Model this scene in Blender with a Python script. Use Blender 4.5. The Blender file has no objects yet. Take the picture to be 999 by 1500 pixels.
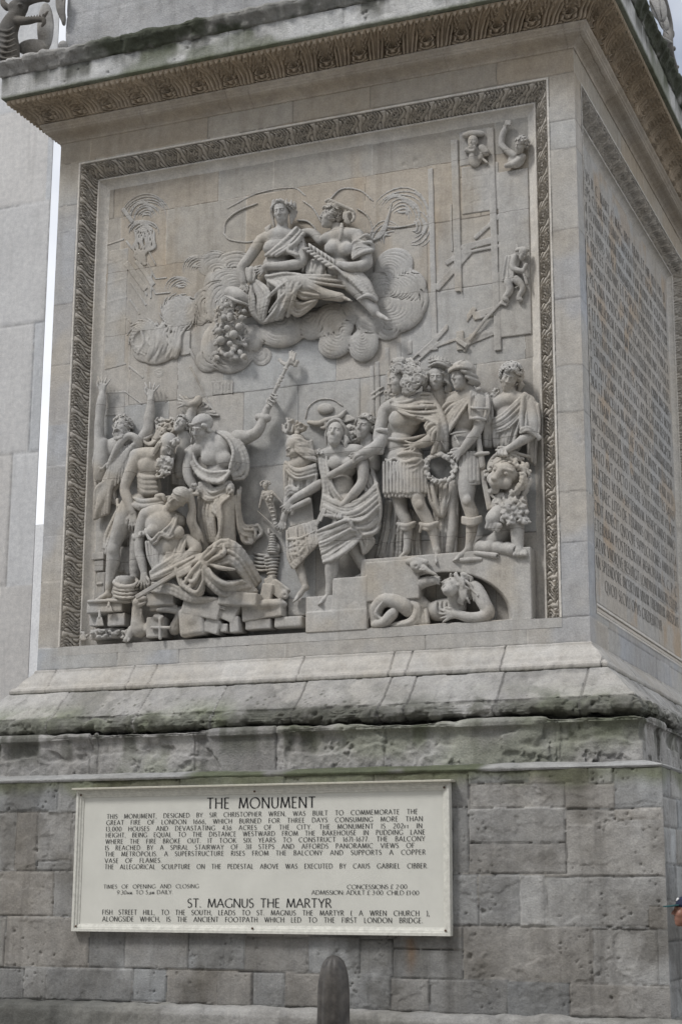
import bpy, math, time
import numpy as np
from mathutils import Matrix, Vector
T0 = time.time()
scene = bpy.context.scene
COL = scene.collection

# ------------------------------------------------------------------ camera
F_PX = 2451.44
CAM = np.array([3.98545, -16.18307, 1.72])
RT = np.array([0.92500809, 0.37991704, 0.00480274])
UP = np.array([0.0813887, -0.21047768, 0.97420482])
FW = np.array([-0.37112788, 0.90075645, 0.22561451])
cam_d = bpy.data.cameras.new("camera")
cam_d.sensor_fit = 'VERTICAL'
cam_d.sensor_height = 36.0
cam_d.lens = F_PX / 1500.0 * 36.0
cam_d.clip_start = 0.1
cam_d.clip_end = 3000.0
cam = bpy.data.objects.new("camera", cam_d)
COL.objects.link(cam)
cam.matrix_world = Matrix(((RT[0], UP[0], -FW[0], CAM[0]), (RT[1], UP[1], -FW[1], CAM[1]),
                           (RT[2], UP[2], -FW[2], CAM[2]), (0, 0, 0, 1)))
scene.camera = cam

# ------------------------------------------------------------------ light
SUN_EL, SUN_AZ = math.radians(52), math.radians(-38)   # azimuth from -y (towards the street), negative = west
world = bpy.data.worlds.new("World")
scene.world = world
world.use_nodes = True
wn = world.node_tree.nodes
wl = world.node_tree.links
bg = wn["Background"]
sky = wn.new("ShaderNodeTexSky")
sky.sky_type = 'NISHITA'
sky.sun_disc = False
sun_dir = Vector((math.sin(SUN_AZ) * math.cos(SUN_EL), -math.cos(SUN_AZ) * math.cos(SUN_EL), math.sin(SUN_EL)))
sky.sun_elevation = SUN_EL
sky.sun_rotation = math.atan2(sun_dir.x, sun_dir.y)
sky.altitude = 0
sky.air_density = 1.0
sky.dust_density = 2.0
sky.ozone_density = 1.0
# cloud bank in the west, with unseen cloud added eastward to brighten the side face
tc = wn.new("ShaderNodeTexCoord")
sx_ = wn.new("ShaderNodeSeparateXYZ"); wl.new(tc.outputs["Generated"], sx_.inputs[0])
cn = wn.new("ShaderNodeTexNoise"); cn.inputs["Scale"].default_value = 2.6; cn.inputs["Detail"].default_value = 7; cn.inputs["Roughness"].default_value = 0.55
wl.new(tc.outputs["Generated"], cn.inputs["Vector"])
ca = wn.new("ShaderNodeMath"); ca.operation = 'ADD'; wl.new(sx_.outputs[0], ca.inputs[0]); ca.inputs[1].default_value = 0.19
cb = wn.new("ShaderNodeMath"); cb.operation = 'ABSOLUTE'; wl.new(ca.outputs[0], cb.inputs[0])
cm = wn.new("ShaderNodeMath"); cm.operation = 'ADD'; wl.new(cb.outputs[0], cm.inputs[0]); wl.new(cn.outputs[0], cm.inputs[1])
cr = wn.new("ShaderNodeValToRGB"); cr.color_ramp.elements[0].position = 0.38; cr.color_ramp.elements[1].position = 0.82
wl.new(cm.outputs[0], cr.inputs[0])
cx_ = wn.new("ShaderNodeMix"); cx_.data_type = 'RGBA'; wl.new(cr.outputs[0], cx_.inputs[0]); wl.new(sky.outputs[0], cx_.inputs[6]); cx_.inputs[7].default_value = (9.4, 9.6, 10.0, 1)
wl.new(cx_.outputs[2], bg.inputs[0])
bg.inputs[1].default_value = 0.10
sun_l = bpy.data.lights.new("sun", 'SUN')
sun_l.energy = 2.0
sun_l.angle = math.radians(11)
sun_l.color = (1.0, 0.98, 0.955)
sun = bpy.data.objects.new("sun", sun_l)
COL.objects.link(sun)
sun.location = (-8, -12, 30)
sun.rotation_euler = sun_dir.to_track_quat('Z', 'Y').to_euler()
scene.view_settings.view_transform = 'Standard'
scene.view_settings.look = 'None'
scene.view_settings.gamma = 1.0
scene.view_settings.exposure = 0.15
scene.view_settings.use_curve_mapping = False

# ------------------------------------------------------------------ maths helpers
W = 6.4            # width of the pedestal die
BED = 0.23         # depth of the relief's ground behind the die face

def ray(px, py):
    return FW + RT * ((px - 499.5) / F_PX) - UP * ((py - 750.0) / F_PX)

def at_y(px, py, y):
    d = ray(px, py)
    return CAM + d * ((y - CAM[1]) / d[1])

def at_x(px, py, x):
    d = ray(px, py)
    return CAM + d * ((x - CAM[0]) / d[0])

def _h(ix, iy, iz, seed):
    n = (ix * 374761393 + iy * 668265263 + iz * 1274126177 + seed * 974711) & 0xFFFFFFFF
    n = ((n ^ (n >> 13)) * 1274126177) & 0xFFFFFFFF
    n = ((n ^ (n >> 16)) * 2246822519) & 0xFFFFFFFF
    return ((n >> 8) & 0xFFFF) / 65535.0

def vnoise(p, seed=0):
    p = np.asarray(p, float)
    i = np.floor(p).astype(np.int64)
    f = p - i
    f = f * f * (3 - 2 * f)
    r = 0.0
    for dx in (0, 1):
        wx = f[..., 0] if dx else 1 - f[..., 0]
        for dy in (0, 1):
            wy = f[..., 1] if dy else 1 - f[..., 1]
            for dz in (0, 1):
                wz = f[..., 2] if dz else 1 - f[..., 2]
                r = r + wx * wy * wz * _h(i[..., 0] + dx, i[..., 1] + dy, i[..., 2] + dz, seed)
    return r

def fbm(p, scale, oct=4, seed=0, gain=0.5):
    p = np.asarray(p, float) * scale
    a, s, n = 1.0, 0.0, 0.0
    for o in range(oct):
        s = s + a * vnoise(p, seed + o * 17)
        n += a
        a *= gain
        p = p * 2.03 + 11.7
    return s / n          # 0..1, mean .5

def pits(p, scale, seed, density=0.35, rad=0.35):
    """round holes scattered through space: 1 in a hole's middle, 0 outside"""
    q = np.asarray(p, float) * scale
    i = np.floor(q).astype(np.int64)
    out = np.zeros(q.shape[:-1])
    for dx in (-1, 0, 1):
        for dy in (-1, 0, 1):
            for dz in (-1, 0, 1):
                c = [i[..., 0] + dx, i[..., 1] + dy, i[..., 2] + dz]
                on = _h(c[0], c[1], c[2], seed) < density
                rr = rad * (0.35 + 0.65 * _h(c[0], c[1], c[2], seed + 5))
                d2 = 0
                for k in range(3):
                    d2 = d2 + (q[..., k] - c[k] - _h(c[0], c[1], c[2], seed + 1 + k)) ** 2
                out = np.maximum(out, np.where(on, np.clip(1 - d2 / (rr * rr), 0, 1), 0))
    return out

def sstep(a, b, x):
    t = np.clip((x - a) / (b - a), 0, 1)
    return t * t * (3 - 2 * t)

# ------------------------------------------------------------------ object helpers
def tag(o, label=None, cat=None, group=None, kind=None):
    if label: o["label"] = label
    if cat: o["category"] = cat
    if group: o["group"] = group
    if kind: o["kind"] = kind
    return o

def empty(name, loc, label=None, cat=None, group=None):
    o = bpy.data.objects.new(name, None)
    o.empty_display_size = 0.1
    COL.objects.link(o)
    o.location = loc
    return tag(o, label, cat, group)

def world_of(o):
    M = Matrix.LocRotScale(o.location, o.rotation_euler, None)
    if o.parent is not None:
        M = world_of(o.parent) @ o.matrix_parent_inverse @ M
    return M

def mesh_obj(name, V, F, mat, parent=None, tint=None, smooth=True, label=None, loose=None):
    V = np.asarray(V, np.float32)
    me = bpy.data.meshes.new(name)
    if isinstance(F, np.ndarray) and F.ndim == 2:
        nf, k = F.shape
        me.vertices.add(len(V))
        me.vertices.foreach_set("co", V.ravel())
        me.loops.add(nf * k)
        me.loops.foreach_set("vertex_index", F.astype(np.int32).ravel())
        me.polygons.add(nf)
        me.polygons.foreach_set("loop_start", np.arange(0, nf * k, k, dtype=np.int32))
        me.polygons.foreach_set("loop_total", np.full(nf, k, np.int32))
    else:
        me.from_pydata([tuple(v) for v in V.tolist()], [], [tuple(f) for f in F])
    me.update(calc_edges=True)
    me.validate()
    if smooth:
        me.polygons.foreach_set("use_smooth", np.ones(len(me.polygons), bool))
    at = me.attributes.new("tint", 'FLOAT_COLOR', 'POINT')
    c = np.ones((len(V), 4), np.float32)
    if tint is not None:
        t = np.asarray(tint, np.float32)
        c[:, :3] = t if t.ndim == 2 else t[:, None] if t.ndim == 1 and len(t) == len(V) else t
    at.data.foreach_set("color", c.ravel())
    me.materials.append(mat)
    o = bpy.data.objects.new(name, me)
    COL.objects.link(o)
    if parent is not None:
        o.parent = parent
        o.matrix_parent_inverse = world_of(parent).inverted()
    if label: o["label"] = label
    return o

class MB:
    """collects simple solids into one mesh"""
    def __init__(s):
        s.V, s.F = [], []
    def add(s, V, F):
        n = len(s.V)
        s.V += [tuple(map(float, v)) for v in V]
        s.F += [tuple(int(i) + n for i in f) for f in F]
        return s
    def box(s, lo, hi, R=None, c=None):
        x0, y0, z0 = lo; x1, y1, z1 = hi
        V = np.array([(x0, y0, z0), (x1, y0, z0), (x1, y1, z0), (x0, y1, z0), (x0, y0, z1), (x1, y0, z1), (x1, y1, z1), (x0, y1, z1)], float)
        if R is not None:
            V = V @ np.asarray(R).T
        if c is not None:
            V = V + np.asarray(c)
        return s.add(V, [(0, 3, 2, 1), (4, 5, 6, 7), (0, 1, 5, 4), (1, 2, 6, 5), (2, 3, 7, 6), (3, 0, 4, 7)])
    def lathe(s, prof, c=(0, 0, 0), n=32, flute=None):
        V, F = [], []
        for r, z in prof:
            for k in range(n):
                a = 2 * math.pi * k / n
                rr = r * (flute(a) if flute else 1)
                V.append((c[0] + rr * math.cos(a), c[1] + rr * math.sin(a), c[2] + z))
        for j in range(len(prof) - 1):
            for k in range(n):
                F.append((j * n + k, j * n + (k + 1) % n, (j + 1) * n + (k + 1) % n, (j + 1) * n + k))
        F.append(tuple(range(n))[::-1])
        F.append(tuple(range((len(prof) - 1) * n, len(prof) * n)))
        return s.add(V, F)
    def build(s, name, mat, parent=None, smooth=False, label=None, tint=None, bevel=0.0):
        t = None if tint is None else np.tile(np.array(tint, np.float32), (len(s.V), 1))
        o = mesh_obj(name, np.array(s.V), s.F, mat, parent, t, smooth, label)
        if bevel:
            m = o.modifiers.new("bevel", 'BEVEL'); m.width = bevel; m.segments = 2; m.limit_method = 'ANGLE'
        return o

def grid_faces(nu, nv):
    i = np.arange(nu * nv).reshape(nu, nv)
    return np.stack([i[:-1, :-1], i[1:, :-1], i[1:, 1:], i[:-1, 1:]], -1).reshape(-1, 4)

# ------------------------------------------------------------------ materials
def nd(nt, typ, **kw):
    n = nt.nodes.new(typ)
    for k, v in kw.items():
        if k in n.inputs: n.inputs[k].default_value = v
        else: setattr(n, k, v)
    return n

def mix_col(nt, a, b, fac, mode='MIX'):
    m = nt.nodes.new("ShaderNodeMix"); m.data_type = 'RGBA'; m.blend_type = mode
    for s, v in ((6, a), (7, b), (0, fac)):
        if hasattr(v, 'is_linked'): nt.links.new(v, m.inputs[s])
        elif s == 0: m.inputs[0].default_value = v
        else: m.inputs[s].default_value = (*v, 1) if len(v) == 3 else v
    return m.outputs[2]

def ramp(nt, src, p0, p1, c0=(0, 0, 0), c1=(1, 1, 1)):
    r = nt.nodes.new("ShaderNodeValToRGB")
    r.color_ramp.elements[0].position = p0; r.color_ramp.elements[1].position = p1
    r.color_ramp.elements[0].color = (*c0, 1); r.color_ramp.elements[1].color = (*c1, 1)
    nt.links.new(src, r.inputs[0])
    return r.outputs[0]

def noise(nt, vec, scale, detail=4, rough=0.55):
    n = nd(nt, "ShaderNodeTexNoise", Scale=scale, Detail=detail, Roughness=rough)
    nt.links.new(vec, n.inputs["Vector"])
    return n.outputs[0]

def stone(name, c0, c1, rough=0.9, grime=(0.1, 0.1, 0.095), grime_amt=0.25, bump=0.006, pit=0.3, streak=0.25, joints=None, fine=1.0):
    m = bpy.data.materials.new(name); m.use_nodes = True
    nt = m.node_tree; b = nt.nodes["Principled BSDF"]
    b.inputs["Roughness"].default_value = rough
    b.inputs["Specular IOR Level"].default_value = 0.25
    geo = nt.nodes.new("ShaderNodeNewGeometry"); P = geo.outputs["Position"]
    big = noise(nt, P, 1.1, 5, 0.6)
    col = mix_col(nt, c0, c1, ramp(nt, big, 0.35, 0.65))
    med = noise(nt, P, 9.0, 5, 0.65)
    col = mix_col(nt, col, ramp(nt, med, 0.25, 0.75, (0.82, 0.82, 0.82), (1.14, 1.13, 1.1)), 1.0, 'MULTIPLY')
    sp = noise(nt, P, 52.0, 4, 0.65)
    col = mix_col(nt, col, ramp(nt, sp, 0.3, 0.7, (0.84, 0.84, 0.84), (1.12, 1.12, 1.12)), 1.0, 'MULTIPLY')
    # rain streaks: noise stretched along z
    mp = nt.nodes.new("ShaderNodeMapping"); mp.inputs["Scale"].default_value = (7, 7, 0.55)
    nt.links.new(P, mp.inputs[0])
    st = noise(nt, mp.outputs[0], 1.0, 5, 0.6)
    col = mix_col(nt, col, grime, ramp(nt, st, 0.52, 0.85, (0, 0, 0), (streak, streak, streak)))
    gr = noise(nt, P, 3.3, 8, 0.7)
    col = mix_col(nt, col, grime, ramp(nt, gr, 0.55, 0.78, (0, 0, 0), (grime_amt, grime_amt, grime_amt)))
    vo = nd(nt, "ShaderNodeTexVoronoi", Scale=42.0); nt.links.new(P, vo.inputs["Vector"])
    pm = ramp(nt, vo.outputs[0], 0.06, 0.2, (1, 1, 1), (0, 0, 0))
    gate = ramp(nt, noise(nt, P, 2.2, 3), 0.5, 0.62)
    pmx = nd(nt, "ShaderNodeMath", operation='MULTIPLY'); nt.links.new(pm, pmx.inputs[0]); nt.links.new(gate, pmx.inputs[1])
    pm2 = nd(nt, "ShaderNodeMath", operation='MULTIPLY'); nt.links.new(pmx.outputs[0], pm2.inputs[0]); pm2.inputs[1].default_value = pit
    if joints:
        sep = nt.nodes.new("ShaderNodeSeparateXYZ"); nt.links.new(P, sep.inputs[0])
        wob = noise(nt, P, 6.0, 3); tot = None
        for z in joints:
            a = nd(nt, "ShaderNodeMath", operation='SUBTRACT'); nt.links.new(sep.outputs[2], a.inputs[0]); a.inputs[1].default_value = z - 0.02
            w_ = nd(nt, "ShaderNodeMath", operation='MULTIPLY_ADD'); nt.links.new(wob, w_.inputs[0]); w_.inputs[1].default_value = -0.04; nt.links.new(a.outputs[0], w_.inputs[2])
            ab = nd(nt, "ShaderNodeMath", operation='ABSOLUTE'); nt.links.new(w_.outputs[0], ab.inputs[0])
            lt = nd(nt, "ShaderNodeMath", operation='LESS_THAN'); nt.links.new(ab.outputs[0], lt.inputs[0]); lt.inputs[1].default_value = 0.0032
            if tot is None: tot = lt.outputs[0]
            else:
                mx = nd(nt, "ShaderNodeMath", operation='MAXIMUM'); nt.links.new(tot, mx.inputs[0]); nt.links.new(lt.outputs[0], mx.inputs[1]); tot = mx.outputs[0]
        jf = nd(nt, "ShaderNodeMath", operation='MULTIPLY'); nt.links.new(tot, jf.inputs[0]); jf.inputs[1].default_value = 0.6
        col = mix_col(nt, col, (0.09, 0.08, 0.07), jf.outputs[0])
    at = nt.nodes.new("ShaderNodeAttribute"); at.attribute_name = "tint"
    col = mix_col(nt, col, at.outputs[0], 1.0, 'MULTIPLY')
    nt.links.new(col, b.inputs["Base Color"])
    hs = nd(nt, "ShaderNodeMath", operation='MULTIPLY_ADD'); nt.links.new(noise(nt, P, 28.0, 6, 0.65), hs.inputs[0]); hs.inputs[1].default_value = fine
    sc = nd(nt, "ShaderNodeMath", operation='SUBTRACT'); nt.links.new(sp, sc.inputs[0]); nt.links.new(pm2.outputs[0], sc.inputs[1])
    nt.links.new(sc.outputs[0], hs.inputs[2])
    bp = nd(nt, "ShaderNodeBump", Strength=0.9, Distance=bump)
    nt.links.new(hs.outputs[0], bp.inputs["Height"])
    nt.links.new(bp.outputs[0], b.inputs["Normal"])
    return m

def plain(name, col, rough=0.5, metal=0.0, var=0.12, scale=14.0, bump=0.0, spec=0.4):
    m = bpy.data.materials.new(name); m.use_nodes = True
    nt = m.node_tree; b = nt.nodes["Principled BSDF"]
    b.inputs["Roughness"].default_value = rough; b.inputs["Metallic"].default_value = metal
    b.inputs["Specular IOR Level"].default_value = spec
    geo = nt.nodes.new("ShaderNodeNewGeometry"); P = geo.outputs["Position"]
    n1 = noise(nt, P, scale, 6, 0.65)
    lo, hi = 1 - var, 1 + var
    c = mix_col(nt, col, ramp(nt, n1, 0.3, 0.7, (lo,) * 3, (hi,) * 3), 1.0, 'MULTIPLY')
    at = nt.nodes.new("ShaderNodeAttribute"); at.attribute_name = "tint"
    c = mix_col(nt, c, at.outputs[0], 1.0, 'MULTIPLY')
    nt.links.new(c, b.inputs["Base Color"])
    if bump:
        bp = nd(nt, "ShaderNodeBump", Strength=0.6, Distance=bump)
        nt.links.new(n1, bp.inputs["Height"]); nt.links.new(bp.outputs[0], b.inputs["Normal"])
    return m

JOINTS = (5.44, 6.43, 7.33, 8.22, 9.02, 9.72)
M = dict(
    relief=stone("relief_portland_stone", (0.405, 0.392, 0.37), (0.445, 0.441, 0.434), grime=(0.15, 0.135, 0.115), grime_amt=0.42, streak=0.5, bump=0.0035, joints=JOINTS, fine=0.6),
    die=stone("die_portland_stone", (0.40, 0.378, 0.345), (0.44, 0.432, 0.42), grime=(0.17, 0.15, 0.12), grime_amt=0.35, streak=0.4, bump=0.004),
    carve=stone("carved_band_stone", (0.45, 0.415, 0.365), (0.48, 0.455, 0.42), grime=(0.13, 0.11, 0.09), grime_amt=0.35, streak=0.2, bump=0.004),
    weather=stone("weathered_stone", (0.34, 0.331, 0.318), (0.42, 0.416, 0.41), grime=(0.075, 0.078, 0.065), grime_amt=0.55, streak=0.55, bump=0.01, pit=0.8),
    plinth=stone("plinth_ashlar", (0.225, 0.219, 0.208), (0.31, 0.309, 0.305), grime=(0.07, 0.066, 0.06), grime_amt=0.6, streak=0.6, bump=0.006, pit=0.8),
    pale=stone("pale_ashlar", (0.49, 0.492, 0.50), (0.54, 0.543, 0.55), grime=(0.25, 0.245, 0.24), grime_amt=0.2, streak=0.4, bump=0.003, pit=0.1),
)
# ------------------------------------------------------------------ ground
def sheet(name, x0, x1, y0, y1, z, n, mat, amp=0.0, tintf=None):
    xs = np.linspace(x0, x1, n); ys = np.linspace(y0, y1, n)
    X, Y = np.meshgrid(xs, ys, indexing='ij')
    P = np.stack([X, Y, np.full_like(X, z)], -1).reshape(-1, 3)
    return tag(mesh_obj(name, P, grid_faces(n, n), mat), kind="structure")

asphalt = plain("asphalt", (0.05, 0.05, 0.052), 0.9, var=0.35, scale=60, bump=0.004)
paving = plain("york_stone_paving", (0.33, 0.315, 0.29), 0.85, var=0.25, scale=7, bump=0.003)
sheet("ground", -400, 400, -300, 700, -0.13, 24, asphalt)
pv = MB()
for i in range(-22, 22):
    for j in range(-22, 9):
        o_ = 0.33 * (j % 2)
        pv.box((i * 0.9 + o_, -6.2 + j * 0.6, -0.129), (i * 0.9 + 0.89 + o_, -6.2 + j * 0.6 + 0.59, 0.0))
tag(pv.build("pavement", paving), kind="structure")

# ------------------------------------------------------------------ pedestal
ped = empty("monument_pedestal", (-W / 2, W / 2, 0), "weathered pale stone pedestal with carved cornice and a Latin inscription on its shaded side", "pedestal")

def resample(prof, dv):
    prof = np.array(prof, float)
    out = [prof[0]]
    for a, b in zip(prof[:-1], prof[1:]):
        n = max(1, int(math.ceil(np.linalg.norm(b - a) / dv)))
        for k in range(1, n + 1):
            out.append(a + (b - a) * k / n)
    return np.array(out)

def ring(name, prof, mat, du=0.013, dv=0.013, disp=None, tintf=None, coarse=0.06, label=None, fine_sides=(0, 1)):
    """a moulding run round all four sides of the die; prof is (outset, z) from bottom to top"""
    pr = resample(prof, dv)
    t_ = np.gradient(pr, axis=0)
    n = np.stack([t_[:, 1], -t_[:, 0]], 1)
    n /= np.linalg.norm(n, axis=1)[:, None] + 1e-9
    cl = np.r_[0, np.cumsum(np.linalg.norm(np.diff(pr, axis=0), axis=1))]
    Vs, Fs, Ts, off = [], [], [], 0
    for side in range(4):
        d_ = du if side in fine_sides else coarse
        nu = int((W + 1.2) / d_)
        t = np.linspace(0, 1, nu)[:, None]
        def place(p, z):
            a = -p + (W + 2 * p) * t
            if side == 0: return np.stack([a - W + 0 * p, -p + 0 * a, z + 0 * a], -1)
            if side == 1: return np.stack([p + 0 * a, a + 0 * p, z + 0 * a], -1)
            if side == 2: return np.stack([-a + 0 * p, W + p + 0 * a, z + 0 * a], -1)
            return np.stack([-W - p + 0 * a, W - a + 0 * p, z + 0 * a], -1)
        P = place(pr[None, :, 0], pr[None, :, 1])
        s = np.broadcast_to((t - 0.5) * (W + 0.7), P.shape[:2])
        v = np.broadcast_to(cl[None, :], P.shape[:2])
        if disp is not None:
            d = disp(P, s, v)
            P = place(pr[None, :, 0] + n[None, :, 0] * d, pr[None, :, 1] + n[None, :, 1] * d)
        tn = tintf(P, s, v) if tintf is not None else np.ones(P.shape)
        Vs.append(P.reshape(-1, 3)); Ts.append(tn.reshape(-1, 3))
        Fs.append(grid_faces(nu, len(pr)) + off); off += nu * len(pr)
    return mesh_obj(name, np.concatenate(Vs), np.concatenate(Fs), mat, ped, np.concatenate(Ts), label=label)

def mixt(a, b, f):
    return a * (1 - f[..., None]) + b * f[..., None]
ONE = np.ones(3)

# --- a wall of irregular ashlar blocks as a sculpted sheet
def ashlar(A, Z, P, rects, rng, groove=0.006, soft=0.012, offs=0.004, tone=0.10, light=0.35):
    """A,Z wall coordinates; rects (a0,a1,z0,z1[,tone]); returns height and tint"""
    wob = (fbm(P, 7.0, 3, 3) - 0.5) * 0.022
    wob2 = (fbm(P, 7.0, 3, 9) - 0.5) * 0.022
    A_, Z_ = A + wob, Z + wob2
    de = np.full(A.shape, 0.0); hh = np.zeros(A.shape); tt = np.ones(A.shape + (3,)) * 0.9; ej = np.ones(A.shape)
    for r in rects:
        m = (A_ >= r[0]) & (A_ <= r[1]) & (Z_ >= r[2]) & (Z_ <= r[3])
        if not m.any(): continue
        e = np.minimum(np.minimum(A_[m] - r[0], r[1] - A_[m]), np.minimum(Z_[m] - r[2], r[3] - Z_[m]))
        de[m] = e
        hh[m] = rng.uniform(-offs, offs)
        b = 1 + (r[4] if len(r) > 4 else rng.uniform(-tone, tone))
        wv = rng.uniform(-0.035, 0.035)
        tt[m] = np.array([b * (1 + wv), b, b * (1 - wv * 1.2)])
        ej[m] = 0.5 if rng.random() > light else 1.3
    g = 1 - sstep(0.0, soft, de)
    jl = (1 - sstep(0.003, 0.012, de))[..., None] * (0.45 + 0.55 * fbm(P, 9, 2, 71))[..., None]
    tt = tt * (1 - jl) + tt * ej[..., None] * jl
    return hh - groove * g * (0.4 + 1.2 * fbm(P, 5.0, 3, 21)), tt

def coursed(a0, a1, levels, rng, wmin, wmax):
    R = []
    for z0, z1 in zip(levels[:-1], levels[1:]):
        a = a0 - rng.uniform(0, wmax)
        while a < a1:
            w = rng.uniform(wmin, wmax)
            R.append((a, a + w, z0, z1)); a += w
    return R

# --- lower plinth: blocks traced from the wall itself
PL = 0.83
def zr(ox, oy, s, x0, x1, y0, y1, tone=None):
    a = at_y(ox + x0 / s, oy + (y0 + y1) / 2 / s, -PL); b = at_y(ox + x1 / s, oy + (y0 + y1) / 2 / s, -PL)
    c = at_y(ox + (x0 + x1) / 2 / s, oy + y0 / s, -PL); d = at_y(ox + (x0 + x1) / 2 / s, oy + y1 / s, -PL)
    r = [a[0], b[0], d[2], c[2]]
    return tuple(r + ([tone] if tone is not None else []))
rng = np.random.default_rng(5)
front_blocks = []
zl = [0.70, 1.02, 1.37, 1.72, 2.05, 2.38, 2.66, 2.93]
front_blocks += coursed(-7.3, 1.0, zl, rng, 0.6, 1.5)
Q = (640, 1100, 2.783)
for t in [(-20, 125, 70, 228), (125, 372, 66, 131, -0.06), (378, 617, 66, 131), (617, 716, 66, 230), (716, 990, 60, 232, 0.04),
          (128, 521, 131, 232, 0.1), (128, 524, 232, 375, 0.02), (521, 724, 131, 236, 0.06), (128, 526, 376, 500, -0.05), (60, 128, 228, 500, -0.08),
          (524, 985, 236, 511, 0.13), (722, 915, 232, 281, 0.09), (40, 167, 503, 712, 0.12), (169, 336, 503, 712, -0.06), (336, 442, 505, 712, 0.16), (442, 990, 511, 720, 0.1),
          (860, 955, 630, 726, -0.06), (-30, 104, 712, 806, 0.02), (-200, 103, 808, 930, -0.18), (105, 630, 714, 948, -0.04), (630, 896, 724, 966, 0.12), (896, 990, 724, 966, 0.05),
          (-110, 538, 936, 1085, -0.06), (538, 990, 952, 1090, 0.02)]:
    front_blocks.append(zr(*Q, *t[:4], t[4] if len(t) > 4 else None))
Q = (0, 1150, 2.938)
for t in [(-60, 252, -35, 115, -0.05), (252, 400, -35, 115, 0.12), (-80, 66, 116, 370, 0.14), (66, 160, 116, 370, -0.02), (160, 306, 116, 325, 0.06), (160, 306, 325, 368, 0.1), (306, 400, 116, 370, 0.06),
          (-90, 232, 371, 562, 0.04), (232, 380, 371, 562, -0.02), (-90, 24, 566, 782, 0.06), (26, 383, 566, 782, 0.0), (383, 538, 566, 788, -0.05), (538, 812, 566, 792, -0.02), (812, 1060, 566, 796, -0.06),
          (-90, 102, 784, 922, -0.02), (102, 202, 784, 922, 0.04), (202, 570, 788, 928, -0.02), (572, 716, 790, 932, 0.08), (716, 1020, 792, 944, 0.02)]:
    front_blocks.append(zr(*Q, *t[:4], t[4] if len(t) > 4 else None))
Q = (340, 1350, 2.775)
for t in [(52, 305, 60, 206, -0.12), (307, 517, 60, 222, -0.04), (517, 652, 72, 222, 0.02), (652, 936, 112, 232, -0.16), (652, 936, 60, 111, 0.05),
          (-60, 82, 206, 345, 0.03), (84, 214, 206, 345, 0.06), (216, 400, 208, 350, -0.06), (400, 642, 212, 366, 0.04), (644, 802, 230, 366, 0.02), (804, 1120, 234, 380, -0.06)]:
    front_blocks.append(zr(*Q, *t[:4], t[4] if len(t) > 4 else None))
side_blocks = coursed(-1.0, 8.0, zl, rng, 0.6, 1.4)

def plinth_side(side, res):
    nu, nv = int((W + 2 * PL) / res), int(2.93 / res)
    a = np.linspace(-PL, W + PL, nu)[:, None] + np.zeros((1, nv)); z = np.linspace(0.0, 2.93, nv)[None] + np.zeros((nu, 1))
    def place(h):
        h = h * sstep(0, 0.05, a + PL) * sstep(0, 0.05, W + PL - a)
        if side == 0: return np.stack([a - W, -PL - h, z], -1)
        if side == 1: return np.stack([PL + h, a, z], -1)
        if side == 2: return np.stack([-a, W + PL + h, z], -1)
        return np.stack([-W - PL - h, W - a, z], -1)
    P = place(0 * a)
    A = P[..., 0] if side in (0, 2) else P[..., 1]
    h, t = ashlar(A, z, P, front_blocks if side == 0 else side_blocks, np.random.default_rng(11 + side), 0.014, 0.013, 0.009, 0.20)
    rough = sstep(0.42, 0.62, fbm(P, 0.9, 3, 51))
    h = h + (fbm(P, 14, 4, 31) - 0.5) * (0.004 + 0.010 * rough) + (fbm(P, 3, 3, 41) - 0.5) * 0.012
    Pw = P + (np.stack([fbm(P, 9, 3, 601), fbm(P, 9, 3, 602), fbm(P, 9, 3, 603)], -1) - .5) * 0.10
    pp = pits(Pw, 9.0, 61, 0.04, 0.36) + 0.8 * pits(Pw, 24.0, 67, 0.26, 0.44) * sstep(0.50, 0.60, fbm(P, 2.1, 3, 69))
    fl = sstep(0.555, 0.575, fbm(P * np.array([1, 1, 1.5]), 2.4, 5, 605)) * rough
    h = h - 0.028 * pp - 0.008 * fl
    st = fbm(np.stack([P[..., 0] * 1.0, P[..., 1] * 1.0, P[..., 2] * 0.22], -1), 4.0, 4, 81)
    t = t * (0.80 + 0.4 * st)[..., None]
    moss = sstep(2.72, 2.90, z + (fbm(P, 2.5, 4, 83) - 0.5) * 0.26) * sstep(0.36, 0.55, fbm(P, 0.8, 2, 85) + 0.1 * (A > -4.6) * (A < -0.9))
    t = mixt(t, np.array([0.40, 0.44, 0.26]) * (0.7 + 0.8 * fbm(P, 12, 3, 86))[..., None], moss * 0.8)
    wash = sstep(0.56, 0.64, fbm(np.stack([P[..., 0], P[..., 1], P[..., 2] * 0.6], -1), 1.3, 5, 611))
    t = mixt(t, t * np.array([1.25, 1.27, 1.30]), wash * 0.8)
    soot = sstep(0.54, 0.62, fbm(P, 1.5, 5, 613)); t = mixt(t, t * np.array([0.66, 0.65, 0.63]), soot * 0.8)
    if side == 0:
        run = np.exp(-((A + 1.62 + 0.02 * np.sin(z * 9)) / 0.05) ** 2) * sstep(1.39, 1.34, z) * sstep(0.95, 1.25, z); t = mixt(t, np.array([0.75, 0.5, 0.32]), run * 0.7)
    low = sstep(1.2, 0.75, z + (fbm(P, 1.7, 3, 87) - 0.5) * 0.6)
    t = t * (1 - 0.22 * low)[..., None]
    return place(h).reshape(-1, 3), grid_faces(nu, nv), np.clip(t, 0.1, 1.6).reshape(-1, 3)
Vs, Fs, Ts, o_ = [], [], [], 0
for s_, r_ in ((0, 0.012), (1, 0.016), (2, 0.2), (3, 0.2)):
    v, f, t = plinth_side(s_, r_)
    Vs.append(v); Fs.append(f + o_); Ts.append(t); o_ += len(v)
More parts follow.
